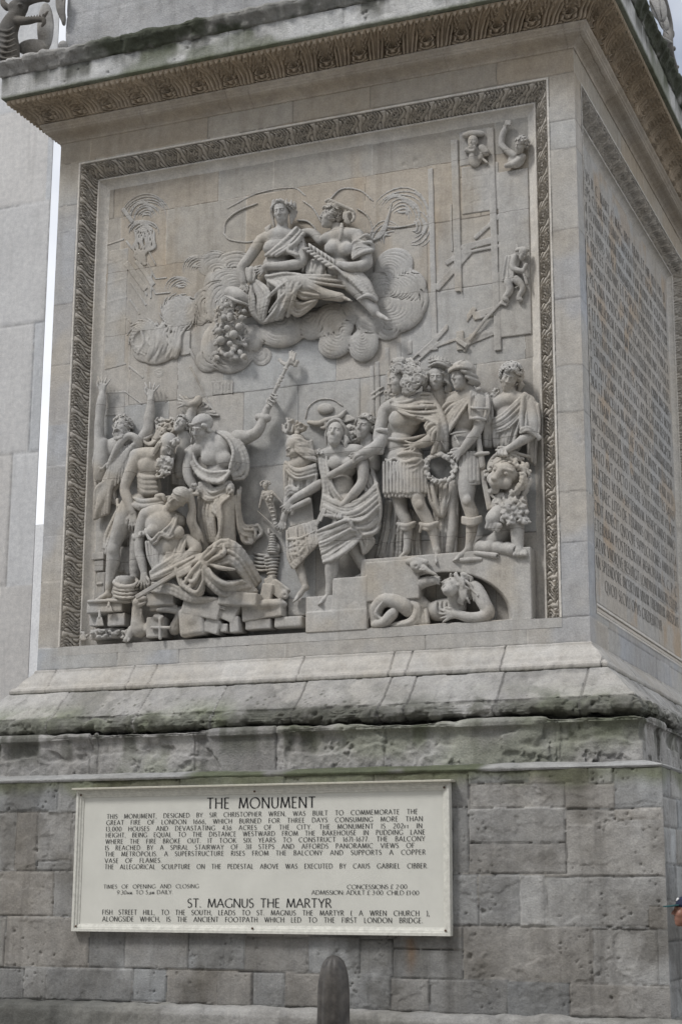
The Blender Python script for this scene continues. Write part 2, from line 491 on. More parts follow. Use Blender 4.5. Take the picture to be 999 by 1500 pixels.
mesh_obj("plinth_wall", np.concatenate(Vs), np.concatenate(Fs), M['plinth'], ped, np.concatenate(Ts), label="plinth of large patched grey stone blocks, dirty and pitted")

def d_rough(P, s, v):
    return (fbm(P, 6, 5, 91) - 0.5) * 0.05
def t_dirty(P, s, v):
    f = sstep(0.4, 0.62, fbm(P, 1.3, 4, 93)); blk = sstep(-4.3, -5.2, P[..., 0] + 1.5 * (fbm(P, 2, 2, 3) - .5))
    t = 0.8 + 0.45 * fbm(P, 1.1, 4, 94)
    return mixt(mixt(np.ones(P.shape) * t[..., None], np.array([0.6, 0.6, 0.55]), f * 0.6), np.array([0.33, 0.34, 0.33]), blk * 0.8)
ring("plinth_step", [(0.98, 0.0), (0.99, 0.62), (0.97, 0.665), (0.92, 0.69), (PL - 0.02, 0.705)], M['plinth'], 0.016, 0.016, d_rough, t_dirty, label="worn low step along the foot of the plinth, blackened at its far end")

# --- weathered base mouldings
def drips(P):
    return fbm(np.stack([P[..., 0], P[..., 1], P[..., 2] * 0.12], -1), 5.0, 4, 101)
def blockx(P, w, seed):
    """blocks along the moulding: returns edge distance and a random tone"""
    q = np.where(np.abs(P[..., 1]) < 1.0, P[..., 0], P[..., 1] + 3.7) / w + 50
    q = q + 0.35 * (vnoise(np.stack([np.floor(q), 0 * q, 0 * q + seed], -1)) - 0.5) + (fbm(P, 6, 3, seed) - .5) * 0.03
    i = np.floor(q); fr = (q - i)
    return np.minimum(fr, 1 - fr) * w, _h(i.astype(np.int64), 0 * i.astype(np.int64), 0 * i.astype(np.int64) + 7, seed)
GREEN = np.array([0.36, 0.42, 0.26])
BLACK = np.array([0.24, 0.25, 0.22])

def d_ledge(P, s, v):
    return (fbm(P, 7, 4, 103) - 0.5) * 0.02 + (fbm(P, 1.4, 3, 104) - .5) * 0.02
def t_ledge(P, s, v):
    lead = sstep(-3.9, -4.2, P[..., 0]) + sstep(-0.95, -0.8, P[..., 0])
    g = sstep(0.42, 0.55, fbm(P, 1.6, 4, 105)) * (1 - np.clip(lead, 0, 1))
    wh = sstep(0.55, 0.62, fbm(P, 2.6, 4, 106)) * (1 - g)
    t = mixt(np.ones(P.shape) * 0.5, GREEN * 0.7, g * 0.9)
    t = mixt(t, np.array([1.0, 1.03, 1.05]), np.clip(lead * 0.6 + wh * 0.15, 0, 1))
    return t
ring("weathered_ledge", [(PL + 0.005, 2.915), (PL + 0.02, 2.935), (PL, 2.95), (0.70, 2.985), (0.61, 3.0)], M['weather'], 0.014, 0.014, d_ledge, t_ledge, label="narrow sloping ledge with green moss and bright lead flashing")

def d_band(P, s, v):
    z = P[..., 2]
    e, r = blockx(P, 1.05, 111)
    er = sstep(0.38, 0.55, fbm(P, 1.7, 4, 112) + (r - 0.5) * 0.3)
    spall = sstep(0.0, 0.03, z - 3.17 + (fbm(P, 3.5, 4, 115) - 0.5) * 0.25)
    d = -0.010 * (1 - sstep(0, 0.012, e)) - er * (0.012 + 0.03 * spall) + (fbm(P, 11, 4, 113) - 0.5) * (0.008 + 0.035 * er)
    fl = sstep(0.53, 0.55, fbm(P, 2.8, 5, 1165)) * sstep(3.36, 3.33, z)
    return d - 0.024 * fl - 0.02 * pits(P + (fbm(P, 9, 3, 1166) - .5)[..., None] * .12, 13, 117, 0.2, 0.42) * er
def t_band(P, s, v):
    e, r = blockx(P, 1.05, 111)
    t = np.ones(P.shape) * (0.66 + 0.34 * r)[..., None] * (0.75 + 0.45 * fbm(P, 2.6, 4, 1191))[..., None]
    sn = drips(P)
    t = mixt(t, BLACK * 1.2, sstep(0.42, 0.62, sn) * sstep(3.06, 3.28, P[..., 2]) * 0.85)
    t = mixt(t, GREEN * 1.2, sstep(0.52, 0.66, fbm(P, 1.1, 4, 119)) * 0.45)
    return t * (1 - 0.5 * (1 - sstep(0.0, 0.012, e)))[..., None]
ring("eroded_band", [(0.618, 2.99), (0.622, 3.30), (0.63, 3.335), (0.66, 3.355), (0.665, 3.40), (0.65, 3.432), (0.60, 3.445)], M['weather'], 0.012, 0.012, d_band, t_band, label="eroded flat band with flaking faces and black rain streaks")

def d_torus(P, s, v):
    z = P[..., 2]
    e, r = blockx(P, 0.95, 121)
    er = sstep(0.34, 0.54, fbm(P, 1.5, 4, 122) + (r - 0.5) * 0.25)
    low = sstep(3.78, 3.56, z); tor = sstep(3.63, 3.60, z)
    fl = sstep(0.56, 0.58, fbm(P, 3.0, 5, 1225))
    d = -0.016 * (1 - sstep(0, 0.012, e)) + (r - .5) * 0.012 - 0.008 * fl * (1 - tor) - 0.03 * tor * sstep(.45, .62, fbm(P, 7, 3, 1227))  + (fbm(P, 5, 5, 123) - 0.5) * (0.018 + 0.07 * er * low) + (fbm(P, 15, 4, 124) - 0.5) * (0.010 + 0.045 * low * er)
    return d - 0.03 * pits(P + (fbm(P, 9, 3, 1228) - .5)[..., None] * .1, 15, 126, 0.2, 0.42) * er * low
def t_torus(P, s, v):
    e, r = blockx(P, 0.95, 121)
    z = P[..., 2]
    t = np.ones(P.shape) * (0.66 + 0.50 * r)[..., None] * (0.74 + 0.5 * fbm(P, 3.0, 5, 1281))[..., None]
    t = mixt(t, BLACK * 1.8, sstep(0.50, 0.70, fbm(P, 1.3, 5, 1283)) * 0.5)
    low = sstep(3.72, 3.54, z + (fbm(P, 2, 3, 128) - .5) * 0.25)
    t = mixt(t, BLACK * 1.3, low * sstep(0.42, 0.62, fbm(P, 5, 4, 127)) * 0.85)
    t = mixt(t, GREEN * 1.25, sstep(0.5, 0.66, fbm(P, 1.2, 4, 129)) * sstep(3.86, 3.6, z) * 0.55)
    t = mixt(t, np.array([1.18, 1.17, 1.15]), sstep(0.56, 0.68, fbm(P, 2.6, 4, 130)) * sstep(3.5, 3.62, z) * 0.6)
    jn = (1 - sstep(0.0, 0.018, e)) * 0.8
    spk = np.clip(pits(P, 20, 1287, 0.35, 0.5) * 2.2, 0, 1) * sstep(.45, .6, fbm(P, 1.8, 3, 1289)) * sstep(3.9, 3.75, z)
    t = mixt(t, BLACK * 1.2, spk * 0.8)
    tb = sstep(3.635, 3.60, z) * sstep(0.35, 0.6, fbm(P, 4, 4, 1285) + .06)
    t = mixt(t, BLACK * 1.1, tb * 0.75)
    return mixt(t, np.where((r > .6)[..., None], 1.2, 0.28) * np.ones(3), jn)
ring("base_torus", [(0.50, 3.42), (0.56, 3.44), (0.60, 3.455), (0.630, 3.485), (0.636, 3.525), (0.622, 3.57), (0.59, 3.60), (0.555, 3.607), (0.532, 3.612), (0.527, 3.635), (0.49, 3.665), (0.42, 3.735), (0.34, 3.815), (0.275, 3.88), (0.232, 3.925), (0.21, 3.938)],
     M['weather'], 0.012, 0.011, d_torus, t_torus, label="broad sloping base moulding, its lower edge crumbled and mossy")

def d_bead(P, s, v):
    e, r = blockx(P, 1.0, 131)
    z = P[..., 2]
    sc = (z < 4.03) & (z > 3.94)
    rib = np.where((z < 3.99) & (z > 3.94), 0.007 * np.abs(np.sin(s * math.pi / 0.10)) * (0.4 + 1.2 * fbm(P, 2, 3, 1321)), 0)
    return rib - 0.02 * (1 - sstep(0, 0.014, e)) + (fbm(P, 9, 4, 132) - .5) * 0.016
def t_bead(P, s, v):
    e, r = blockx(P, 1.0, 131)
    t = np.ones(P.shape) * (0.92 + 0.14 * r)[..., None]
    t = mixt(t, BLACK * 1.6, sstep(3.98, 3.945, P[..., 2]) * 0.5)
    return t * (1 - 0.4 * (1 - sstep(0.0, 0.012, e)))[..., None]
ring("base_bead", [(0.20, 3.94), (0.205, 3.955), (0.207, 3.985), (0.195, 4.01), (0.165, 4.02), (0.15, 4.035), (0.13, 4.075), (0.085, 4.13), (0.04, 4.175), (0.02, 4.20), (0.015, 4.226), (0.0, 4.232)],
     M['die'], 0.012, 0.010, d_bead, t_bead, label="slim moulding with a beaded lower edge")

# --- die walls with their sunk panels
FX0, FX1, FZ0, FZ1 = -6.135, -0.285, 4.49, 10.405   # front panel opening
SY0, SY1, SZ0, SZ1 = 0.285, 6.115, 4.56, 10.43      # side panel opening
die_levels = [4.23, 4.485, 5.25, 5.78, 6.62, 7.12, 7.86, 8.62, 9.55, 9.87, 10.42, 10.72]
def die_side(side, res):
    nu, nv = int(W / res) + 1, int(6.47 / res) + 1
    a = np.linspace(0, W, nu)[:, None] + np.zeros((1, nv)); z = np.linspace(4.23, 10.70, nv)[None] + np.zeros((nu, 1))
    op = (FX0 + W, FX1 + W, FZ0, FZ1) if side == 0 else (SY0, SY1, SZ0, SZ1) if side == 1 else None
    if op:      # snap grid lines on the opening
        for lo in op[:2]:
            k = int(round(lo / W * (nu - 1))); a[k] = lo
        for lo in op[2:]:
            k = int(round((lo - 4.23) / 6.47 * (nv - 1))); z[:, k] = lo
    def place(h):
        h = h * sstep(0, 0.03, a) * sstep(0, 0.03, W - a)
        if side == 0: return np.stack([a - W, -h, z], -1)
        if side == 1: return np.stack([h, a, z], -1)
        if side == 2: return np.stack([-a, W + h, z], -1)
        return np.stack([-W - h, W - a, z], -1)
    P = place(0 * a)
    r_ = np.random.default_rng(21 + side)
    rects = coursed(-0.3, 7, die_levels, r_, 0.7, 1.6)
    zz = 4.23
    for z0, z1 in zip(die_levels[1:-2], die_levels[2:-1]):
        rects.append((0, 0.27, z0, z1)); rects.append((W - 0.29, W + 0.1, z0, z1))
    h, t = ashlar(a, z, P, rects, r_, 0.004, 0.008, 0.0015, 0.06, 0.3)
    h = h + (fbm(P, 10, 4, 141) - .5) * 0.004 - 0.008 * pits(P, 9, 143, 0.03, 0.3)
    cool = sstep(0.45, 0.6, fbm(P, 1.4, 3, 145))
    t = mixt(t, t * np.array([0.93, 0.97, 1.05]), cool * sstep(10.3, 9.3, z))
    warm = sstep(9.6, 10.6, z + (fbm(P, 1.0, 3, 147) - .5) * 0.6)
    t = mixt(t, t * np.array([0.90, 0.83, 0.73]), warm)
    rust = pits(np.stack([P[..., 0], P[..., 1], P[..., 2] * 0.35], -1), 1.6, 149, 0.08, 0.25)
    t = mixt(t, t * np.array([0.9, 0.68, 0.42]), np.clip(rust, 0, 1) * 0.7)
    F = grid_faces(nu, nv)
    if op:
        c = np.stack([a.ravel()[F].mean(1), z.ravel()[F].mean(1)], -1)
        F = F[~((c[:, 0] > op[0]) & (c[:, 0] < op[1]) & (c[:, 1] > op[2]) & (c[:, 1] < op[3]))]
    return place(h).reshape(-1, 3), F, t.reshape(-1, 3)
Vs, Fs, Ts, o_ = [], [], [], 0
for s_, r_ in ((0, 0.014), (1, 0.018), (2, 0.4), (3, 0.1)):
    v, f, t = die_side(s_, r_)
    Vs.append(v); Fs.append(f + o_); Ts.append(t); o_ += len(v)
mesh_obj("die_wall", np.concatenate(Vs), np.concatenate(Fs), M['die'], ped, np.concatenate(Ts))

# --- carved leaf frames round the panels
def leaf_band(s, u, L):
    """a running band of acanthus leaves: ribs swinging across the moulding, each leaf curling in an S; returns a height"""
    k = np.floor(s / L + 0.5); x = s - k * L
    y = u * 0.21
    xs = 0.036 * np.sin(2 * math.pi * (u - 0.03))
    q = x - xs
    rib = np.cos(2 * math.pi * q / 0.037)
    leaf = sstep(0.105, 0.09, np.abs(q))
    r1 = np.hypot(x - 0.006, y - 0.060); r2 = np.hypot(x + 0.004, y - 0.150)
    eye = np.cos(2 * math.pi * np.minimum(r1, r2) / 0.036); we = sstep(0.045, 0.03, np.minimum(r1, r2))
    h = rib * (1 - we) + eye * we
    tongue = 0.35 - 1.1 * np.exp(-((np.abs(np.abs(x) - 0.5 * L) - 0.034 * (1.25 - 0.6 * u)) / 0.007) ** 2)
    h = (0.05 + 0.8 * h) * leaf + tongue * (1 - leaf) - 1.1 * np.exp(-((np.abs(q) - 0.100) / 0.008) ** 2)
    for hx, hy in ((-0.055, 0.035), (0.058, 0.175), (-0.06, 0.12), (0.066, 0.085)):
        h = h - 1.2 * np.exp(-((x - hx) ** 2 + (y - hy) ** 2) / 0.010 ** 2)
    h = h * (0.75 + 0.4 * np.sin(math.pi * u))
    return np.clip(h, -1.0, 1.0) * sstep(0, 0.05, u) * sstep(1.0, 0.96, u)

def frame(name, place, a0, a1, z0, z1, sides, mat, ds=0.010, dw=0.009, parent=None, label=None, closed_bottom=False):
    prof = resample([(0.0, -0.004), (0.022, -0.004), (0.024, 0.022), (0.034, 0.022), (0.036, 0.008), (0.08, 0.045), (0.13, 0.115), (0.185, 0.165), (0.188, 0.145), (0.198, 0.14), (0.21, 0.147), (0.214, 0.165), (0.228, 0.185), (0.25, 0.205), (0.28, 0.222), (0.31, 0.232)], dw)
    w, dep = prof[:, 0], prof[:, 1]
    tg = np.gradient(prof, axis=0); n = np.stack([tg[:, 1], -tg[:, 0]], 1); n /= np.linalg.norm(n, axis=1)[:, None]
    u = np.clip((w - 0.036) / (0.185 - 0.036), 0, 1)
    band = (w > 0.036) & (w < 0.186)
    Vs, Fs, Ts, off = [], [], [], 0
    for sd in sides:
        Lg = (z1 - z0) if sd in 'LR' else (a1 - a0)
        nu = int(Lg / ds); t = np.linspace(0, 1, nu)[:, None]
        def pt(w_, d_):
            lo_m = w_ if closed_bottom else 0 * w_
            if sd == 'T': return place(a0 + w_ + (a1 - a0 - 2 * w_) * t, z1 - w_ + 0 * t, d_ + 0 * t)
            if sd == 'B': return place(a0 + w_ + (a1 - a0 - 2 * w_) * (1 - t), z0 + w_ + 0 * t, d_ + 0 * t)
            zz = z0 + lo_m + (z1 - z0 - w_ - lo_m) * (t if sd == 'L' else 1 - t)
            return place(a0 + w_ + 0 * t if sd == 'L' else a1 - w_ + 0 * t, zz, d_ + 0 * t)
        s = (t - 0.5) * Lg + 0 * w[None]
        Lp = Lg / round(Lg / 0.29)
        h = leaf_band(s, u[None] + 0 * t, Lp) * band[None]
        amt = 0.042 if sd != 'B' else 0.008
        P0 = pt(w[None], dep[None])
        h = h * amt + (fbm(P0, 20, 3, 155) - .5) * 0.006
        P = pt(w[None] - n[None, :, 0] * 0 + 0 * h, dep[None] - h)
        tn = np.ones(P.shape)
        tn = tn * (0.92 + 0.16 * fbm(P, 3, 3, 157))[..., None]
        pale = (w > 0.187) | (w < 0.024)
        tn = np.where(pale[None, :, None], np.array([1.25, 1.28, 1.32]), tn)
        Vs.append(P.reshape(-1, 3)); Ts.append(tn.reshape(-1, 3)); Fs.append(grid_faces(nu, len(w)) + off); off += nu * len(w)
    return mesh_obj(name, np.concatenate(Vs), np.concatenate(Fs), mat, parent, np.concatenate(Ts), label=label)
frame("carved_frame", lambda a, z, d: np.stack(np.broadcast_arrays(a, d, z), -1), FX0, FX1, FZ0, FZ1, 'LTR', M['carve'], parent=ped, label="carved leaf moulding framing the relief on three sides")
frame("carved_frame", lambda a, z, d: np.stack(np.broadcast_arrays(-d, a, z), -1), SY0, SY1, SZ0, SZ1, 'LTRB', M['carve'], 0.012, 0.012, parent=ped, label="carved leaf moulding framing the Latin inscription", closed_bottom=True)

# --- cornice
def acanthus(s, u, L):
    k = np.floor(s / L + 0.5); q = s / L - k; x = q * L
    y = u * 0.40
    ax = np.abs(x)
    dU = np.where(y < 0.12, np.hypot(ax, 0.12 - y), ax)          # distance from the U-shaped tongue
    sd = 0.5 * L - ax
    lob = 0.012 * np.cos(2 * math.pi * y / 0.075)
    veins = np.cos(2 * math.pi * (dU + lob - 0.058) / 0.040)
    stem = np.cos(2 * math.pi * (sd + 0.02 * (1 - u)) / 0.046)
    f = sstep(0.115, 0.14, ax + 0.025 * np.sin(u * 5))
    h = (0.45 + 0.55 * veins) * (1 - f) + (0.4 + 0.6 * stem) * f
    h = np.where(dU < 0.030, -0.55, h)
    h = h - 0.8 * np.exp(-((ax + 0.025 * np.sin(u * 5) - 0.125) / 0.008) ** 2)
    for (hx, hy) in ((0.055, 0.16), (0.085, 0.20), (0.060, 0.24), (0.095, 0.28), (0.065, 0.32), (0.100, 0.12), (0.15, 0.30), (0.165, 0.24), (0.15, 0.18), (0.12, 0.345)):
        h = h - 1.0 * np.exp(-((ax - hx) ** 2 + (y - hy) ** 2) / 0.0095 ** 2)
    curl = sstep(0.88, 0.94, u)
    h = h * (1 - curl) + curl * (0.5 + 0.5 * np.cos(2 * math.pi * s / (L / 6)))
    return np.clip(h, -1.0, 1.1) * sstep(0, 0.03, u) * sstep(1.0, 0.97, u)
OV = [(0.188, 10.90), (0.196, 10.935), (0.215, 10.985), (0.25, 11.03), (0.30, 11.065), (0.36, 11.09), (0.43, 11.105), (0.49, 11.115)]
ovl = float(np.sum(np.linalg.norm(np.diff(np.array(OV), axis=0), axis=1)))
def d_ov(P, s, v):
    u = v / ovl
    return acanthus(s, u, 7.1 / 17) * 0.056 - 0.018 + (fbm(P, 22, 3, 163) - .5) * 0.006
def t_ov(P, s, v):
    return np.ones(P.shape) * (np.array([0.98, 0.88, 0.76])) * (0.6 + 0.8 * fbm(P, 1.4, 4, 165))[..., None]
ring("acanthus_band", OV, M['carve'], 0.0085, 0.0085, d_ov, t_ov, 0.02, label="dark band of carved acanthus leaves under the cornice", fine_sides=(0, 1))
def d_sm(P, s, v):
    e, r = blockx(P, 1.3, 171)
    return -0.004 * (1 - sstep(0, 0.008, e)) + (fbm(P, 8, 3, 173) - .5) * 0.006
def t_warm(P, s, v):
    e, r = blockx(P, 1.3, 171)
    return np.array([0.95, 0.87, 0.77]) * (0.94 + 0.12 * r + 0.2 * (fbm(P, 1.2, 4, 175) - .5))[..., None] * (1 - 0.3 * (1 - sstep(0, 0.008, e)))[..., None]
ring("cornice_bed_moulding", [(0.0, 10.69), (0.012, 10.695), (0.014, 10.715), (0.03, 10.735), (0.075, 10.765), (0.12, 10.785), (0.148, 10.805), (0.155, 10.825), (0.162, 10.828), (0.168, 10.85), (0.19, 10.875), (0.196, 10.897), (0.185, 10.903)], M['die'], 0.014, 0.008, d_sm, t_warm)
def d_cor(P, s, v):
    e, r = blockx(P, 1.25, 181)
    er = sstep(0.5, 0.62, fbm(P, 1.4, 4, 182))
    return -0.012 * (1 - sstep(0, 0.012, e)) + (fbm(P, 9, 4, 183) - .5) * (0.008 + 0.02 * er) - 0.025 * pits(P, 14, 184, 0.2, 0.42) * er
def t_cor(P, s, v):
    e, r = blockx(P, 1.25, 181)
    z = P[..., 2]
    t = np.ones(P.shape) * np.array([1.36, 1.39, 1.42]) * (0.94 + 0.14 * r)[..., None]
    t = mixt(t, BLACK * 1.1, sstep(0.44, 0.62, drips(P)) * sstep(11.14, 11.40, z + (fbm(P, 3, 3, 186) - .5) * 0.25) * 0.9)
    t = mixt(t, GREEN * 0.9, sstep(0.55, 0.68, fbm(P, 1.7, 4, 187)) * 0.6)
    t = mixt(t, GREEN * 0.9, sstep(11.20, 11.14, z) * 0.8)
    return t
ring("corona", [(0.44, 11.118), (0.46, 11.135), (0.50, 11.14), (0.532, 11.145), (0.536, 11.16), (0.536, 11.40), (0.54, 11.415)], M['weather'], 0.012, 0.012, d_cor, t_cor, label="flat cornice face streaked with black and green")
def d_cym(P, s, v):
    er = sstep(0.40, 0.6, fbm(P, 1.2, 3, 191))
    lf = np.sin(s * 2 * math.pi / 0.21) * np.sin(np.clip(v / 0.26, 0, 1) * math.pi)
    return lf * 0.022 * (1 - 0.4 * er) + (fbm(P, 6, 5, 193) - .5) * (0.03 + 0.07 * er)
def t_cym(P, s, v):
    f = fbm(P, 1.9, 4, 195)
    g = sstep(-6.6, -5.2, P[..., 0] + (f - .5)) + (np.abs(P[..., 1]) > 1.0)
    t = np.ones(P.shape) * (0.75 + 0.4 * fbm(P, 5, 3, 196))[..., None]
    t = mixt(t, np.array([0.16, 0.185, 0.13]), np.clip(g, 0, 1) * (0.35 + 0.65 * sstep(0.36, 0.56, fbm(P, 3.2, 4, 197))) * 0.95)
    return t
ring("cymatium", [(0.54, 11.415), (0.56, 11.43), (0.575, 11.46), (0.60, 11.50), (0.635, 11.54), (0.645, 11.58), (0.63, 11.61), (0.60, 11.62), (0.52, 11.60)], M['weather'], 0.012, 0.012, d_cym, t_cym, label="eroded leafy top moulding of the cornice, blackened with green algae")
def t_top(P, s, v):
    t = np.ones(P.shape) * np.array([1.08, 1.1, 1.14])
    return mixt(t, np.array([0.5, 0.52, 0.46]), sstep(0.5, 0.7, fbm(P, 1.5, 4, 201)) * 0.6)
ring("attic_slope", [(0.56, 11.57), (0.58, 11.615), (0.45, 11.69), (0.30, 11.78), (0.14, 11.875), (0.0, 11.95), (-0.03, 11.97)], M['weather'], 0.016, 0.016, lambda P, s, v: (fbm(P, 6, 5, 203) - .5) * 0.03, t_top)
def d_att(P, s, v):
    e, r = blockx(P, 1.5, 205)
    z = P[..., 2]; ez = np.minimum(np.abs(z - 12.42), np.abs(z - 12.95))
    return -0.012 * (1 - sstep(0, 0.012, np.minimum(e, ez))) + (fbm(P, 5, 4, 207) - .5) * 0.02
def t_att(P, s, v):
    e, r = blockx(P, 1.5, 205)
    return np.ones(P.shape) * np.array([1.15, 1.18, 1.24]) * (0.8 + 0.3 * r)[..., None] * (0.8 + 0.4 * fbm(P, 2, 4, 209))[..., None]
ring("attic_block", [(0.0, 11.94), (0.0, 13.4), (-0.6, 13.45), (-2.2, 13.5)], M['weather'], 0.02, 0.02, d_att, t_att, label="plain pale blocks above the cornice")
# plain core so that no daylight leaks through the shell
core = MB().box((-W + 0.02, 0.30, 0.1), (-0.30, W - 0.02, 13.3))
core.build("core", M['die'], ped)
# ------------------------------------------------------------------ incised / painted Roman capitals drawn with a broad pen
def _arc(cx, cy, rx, ry, a0, a1, n=10):
    return [(cx + rx * math.cos(math.radians(a0 + (a1 - a0) * k / n)), cy + ry * math.sin(math.radians(a0 + (a1 - a0) * k / n))) for k in range(n + 1)]
GL = {
 'A': (.78, [[(0, 0), (.39, 1)], [(.39, 1), (.78, 0)], [(.15, .34), (.63, .34)]]),
 'B': (.56, [[(.06, 0), (.06, 1)], [(.06, 1), (.26, 1)] + _arc(.26, .77, .22, .23, 90, -90) + [(.06, .54)], [(.26, .54)] + _arc(.26, .27, .28, .27, 90, -90) + [(.06, 0)]]),
 'C': (.80, [_arc(.50, .5, .48, .5, 52, 308, 18)]),
 'D': (.80, [[(.06, 0), (.06, 1)], [(.06, 1), (.28, 1)] + _arc(.28, .5, .48, .5, 90, -90, 16) + [(.06, 0)]]),
 'E': (.48, [[(.06, 0), (.06, 1)], [(.06, 1), (.46, 1)], [(.06, .53), (.42, .53)], [(.06, 0), (.47, 0)]]),
 'F': (.46, [[(.06, 0), (.06, 1)], [(.06, 1), (.45, 1)], [(.06, .53), (.41, .53)]]),
 'G': (.84, [_arc(.50, .5, .48, .5, 52, 318, 18), [(.80, .42), (.80, .06)]]),
 'H': (.72, [[(.06, 0), (.06, 1)], [(.66, 0), (.66, 1)], [(.06, .53), (.66, .53)]]),
 'I': (.14, [[(.07, 0), (.07, 1)]]),
 'J': (.20, [[(.13, 1), (.13, .0), (.02, -.2)]]),
 'K': (.62, [[(.06, 0), (.06, 1)], [(.56, 1), (.08, .5)], [(.16, .57), (.62, 0)]]),
 'L': (.46, [[(.06, 0), (.06, 1)], [(.06, 0), (.46, 0)]]),
 'M': (.92, [[(.04, 0), (.14, 1)], [(.14, 1), (.46, .06)], [(.46, .06), (.78, 1)], [(.78, 1), (.90, 0)]]),
 'N': (.76, [[(.06, 0), (.06, 1)], [(.06, 1), (.70, 0)], [(.70, 0), (.70, 1)]]),
 'O': (.98, [_arc(.49, .5, .47, .5, 90, 450, 24)]),
 'P': (.54, [[(.06, 0), (.06, 1)], [(.06, 1), (.25, 1)] + _arc(.25, .74, .26, .26, 90, -90) + [(.06, .48)]]),
 'Q': (1.0, [_arc(.49, .5, .47, .5, 90, 450, 24), [(.56, .06), (.98, -.22)]]),
 'R': (.60, [[(.06, 0), (.06, 1)], [(.06, 1), (.25, 1)] + _arc(.25, .75, .25, .25, 90, -90) + [(.06, .50)], [(.26, .5), (.60, 0)]]),
 'S': (.50, [_arc(.26, .755, .21, .245, 45, 235, 9) + _arc(.24, .265, .23, .265, 62, -140, 10)]),
 'T': (.64, [[(.32, 0), (.32, 1)], [(.0, 1), (.64, 1)]]),
 'U': (.70, [[(.06, 1), (.06, .34)] + _arc(.35, .33, .29, .33, 180, 360, 12) + [(.64, 1)]]),
 'V': (.74, [[(0, 1), (.37, 0)], [(.37, 0), (.74, 1)]]),
 'W': (1.08, [[(0, 1), (.28, 0)], [(.28, 0), (.54, 1)], [(.54, 1), (.80, 0)], [(.80, 0), (1.08, 1)]]),
 'X': (.66, [[(.02, 1), (.66, 0)], [(.62, 1), (0, 0)]]),
 'Y': (.64, [[(0, 1), (.32, .46)], [(.64, 1), (.32, .46)], [(.32, .46), (.32, 0)]]),
 'Z': (.66, [[(.04, 1), (.64, 1)], [(.64, 1), (.02, 0)], [(.02, 0), (.66, 0)]]),
 '0': (.60, [_arc(.30, .5, .27, .5, 90, 450, 20)]),
 '1': (.18, [[(.09, 0), (.09, 1)], [(.09, 1), (0, .86)]]),
 '2': (.54, [_arc(.26, .74, .22, .26, 160, -30, 9) + [(.02, 0)], [(.02, 0), (.54, 0)]]),
 '3': (.50, [_arc(.22, .76, .20, .24, 140, -80, 9), [(.22, .54)] + _arc(.20, .26, .26, .27, 80, -140, 10)]),
 '4': (.58, [[(.42, 0), (.42, 1)], [(.42, 1), (.0, .28)], [(.0, .28), (.58, .28)]]),
 '5': (.50, [[(.46, 1), (.12, 1)], [(.12, 1), (.08, .58)] + _arc(.19, .30, .27, .30, 100, -140, 11)]),
 '6': (.56, [[(.46, 1), (.12, .55)] + _arc(.28, .30, .25, .30, 150, 510, 18)]),
 '7': (.50, [[(.0, 1), (.48, 1)], [(.48, 1), (.14, 0)]]),
 '9': (.56, [[(.10, 0), (.44, .45)] + _arc(.28, .70, .25, .30, -30, 330, 18)]),
 '.': (.12, [[(.06, 0), (.06, .10)]]), ',': (.14, [[(.09, .10), (.03, -.14)]]), ':': (.14, [[(.07, .08), (.07, .18)], [(.07, .52), (.07, .62)]]),
 '-': (.34, [[(.03, .42), (.31, .42)]]), '·': (.14, [[(.07, .42), (.07, .54)]]),
 '(': (.24, [_arc(.36, .45, .32, .68, 125, 235, 9)]), ')': (.24, [_arc(-.12, .45, .32, .68, 55, -55, 9)]),
 '£': (.54, [_arc(.32, .76, .18, .24, 20, 180, 8) + [(.16, .2), (.02, .02)], [(.02, .02), (.52, .02)], [(.02, .46), (.38, .46)]]),
 'a': (.46, [[(0, 0), (.23, .6)], [(.23, .6), (.46, 0)], [(.09, .2), (.37, .2)]]), 'm': (.54, [[(.03, 0), (.09, .6)], [(.09, .6), (.27, .05)], [(.27, .05), (.45, .6)], [(.45, .6), (.52, 0)]]),
 'p': (.36, [[(.05, -.2), (.05, .55)], _arc(.17, .28, .14, .27, 130, -130, 9)]), 'f': (.30, [[(.04, 0), (.04, .6)], [(.04, .6), (.28, .6)], [(.04, .32), (.25, .32)]]), 't': (.36, [[(.18, 0), (.18, .6)], [(0, .6), (.36, .6)]]),
}
NIB = math.radians(18)
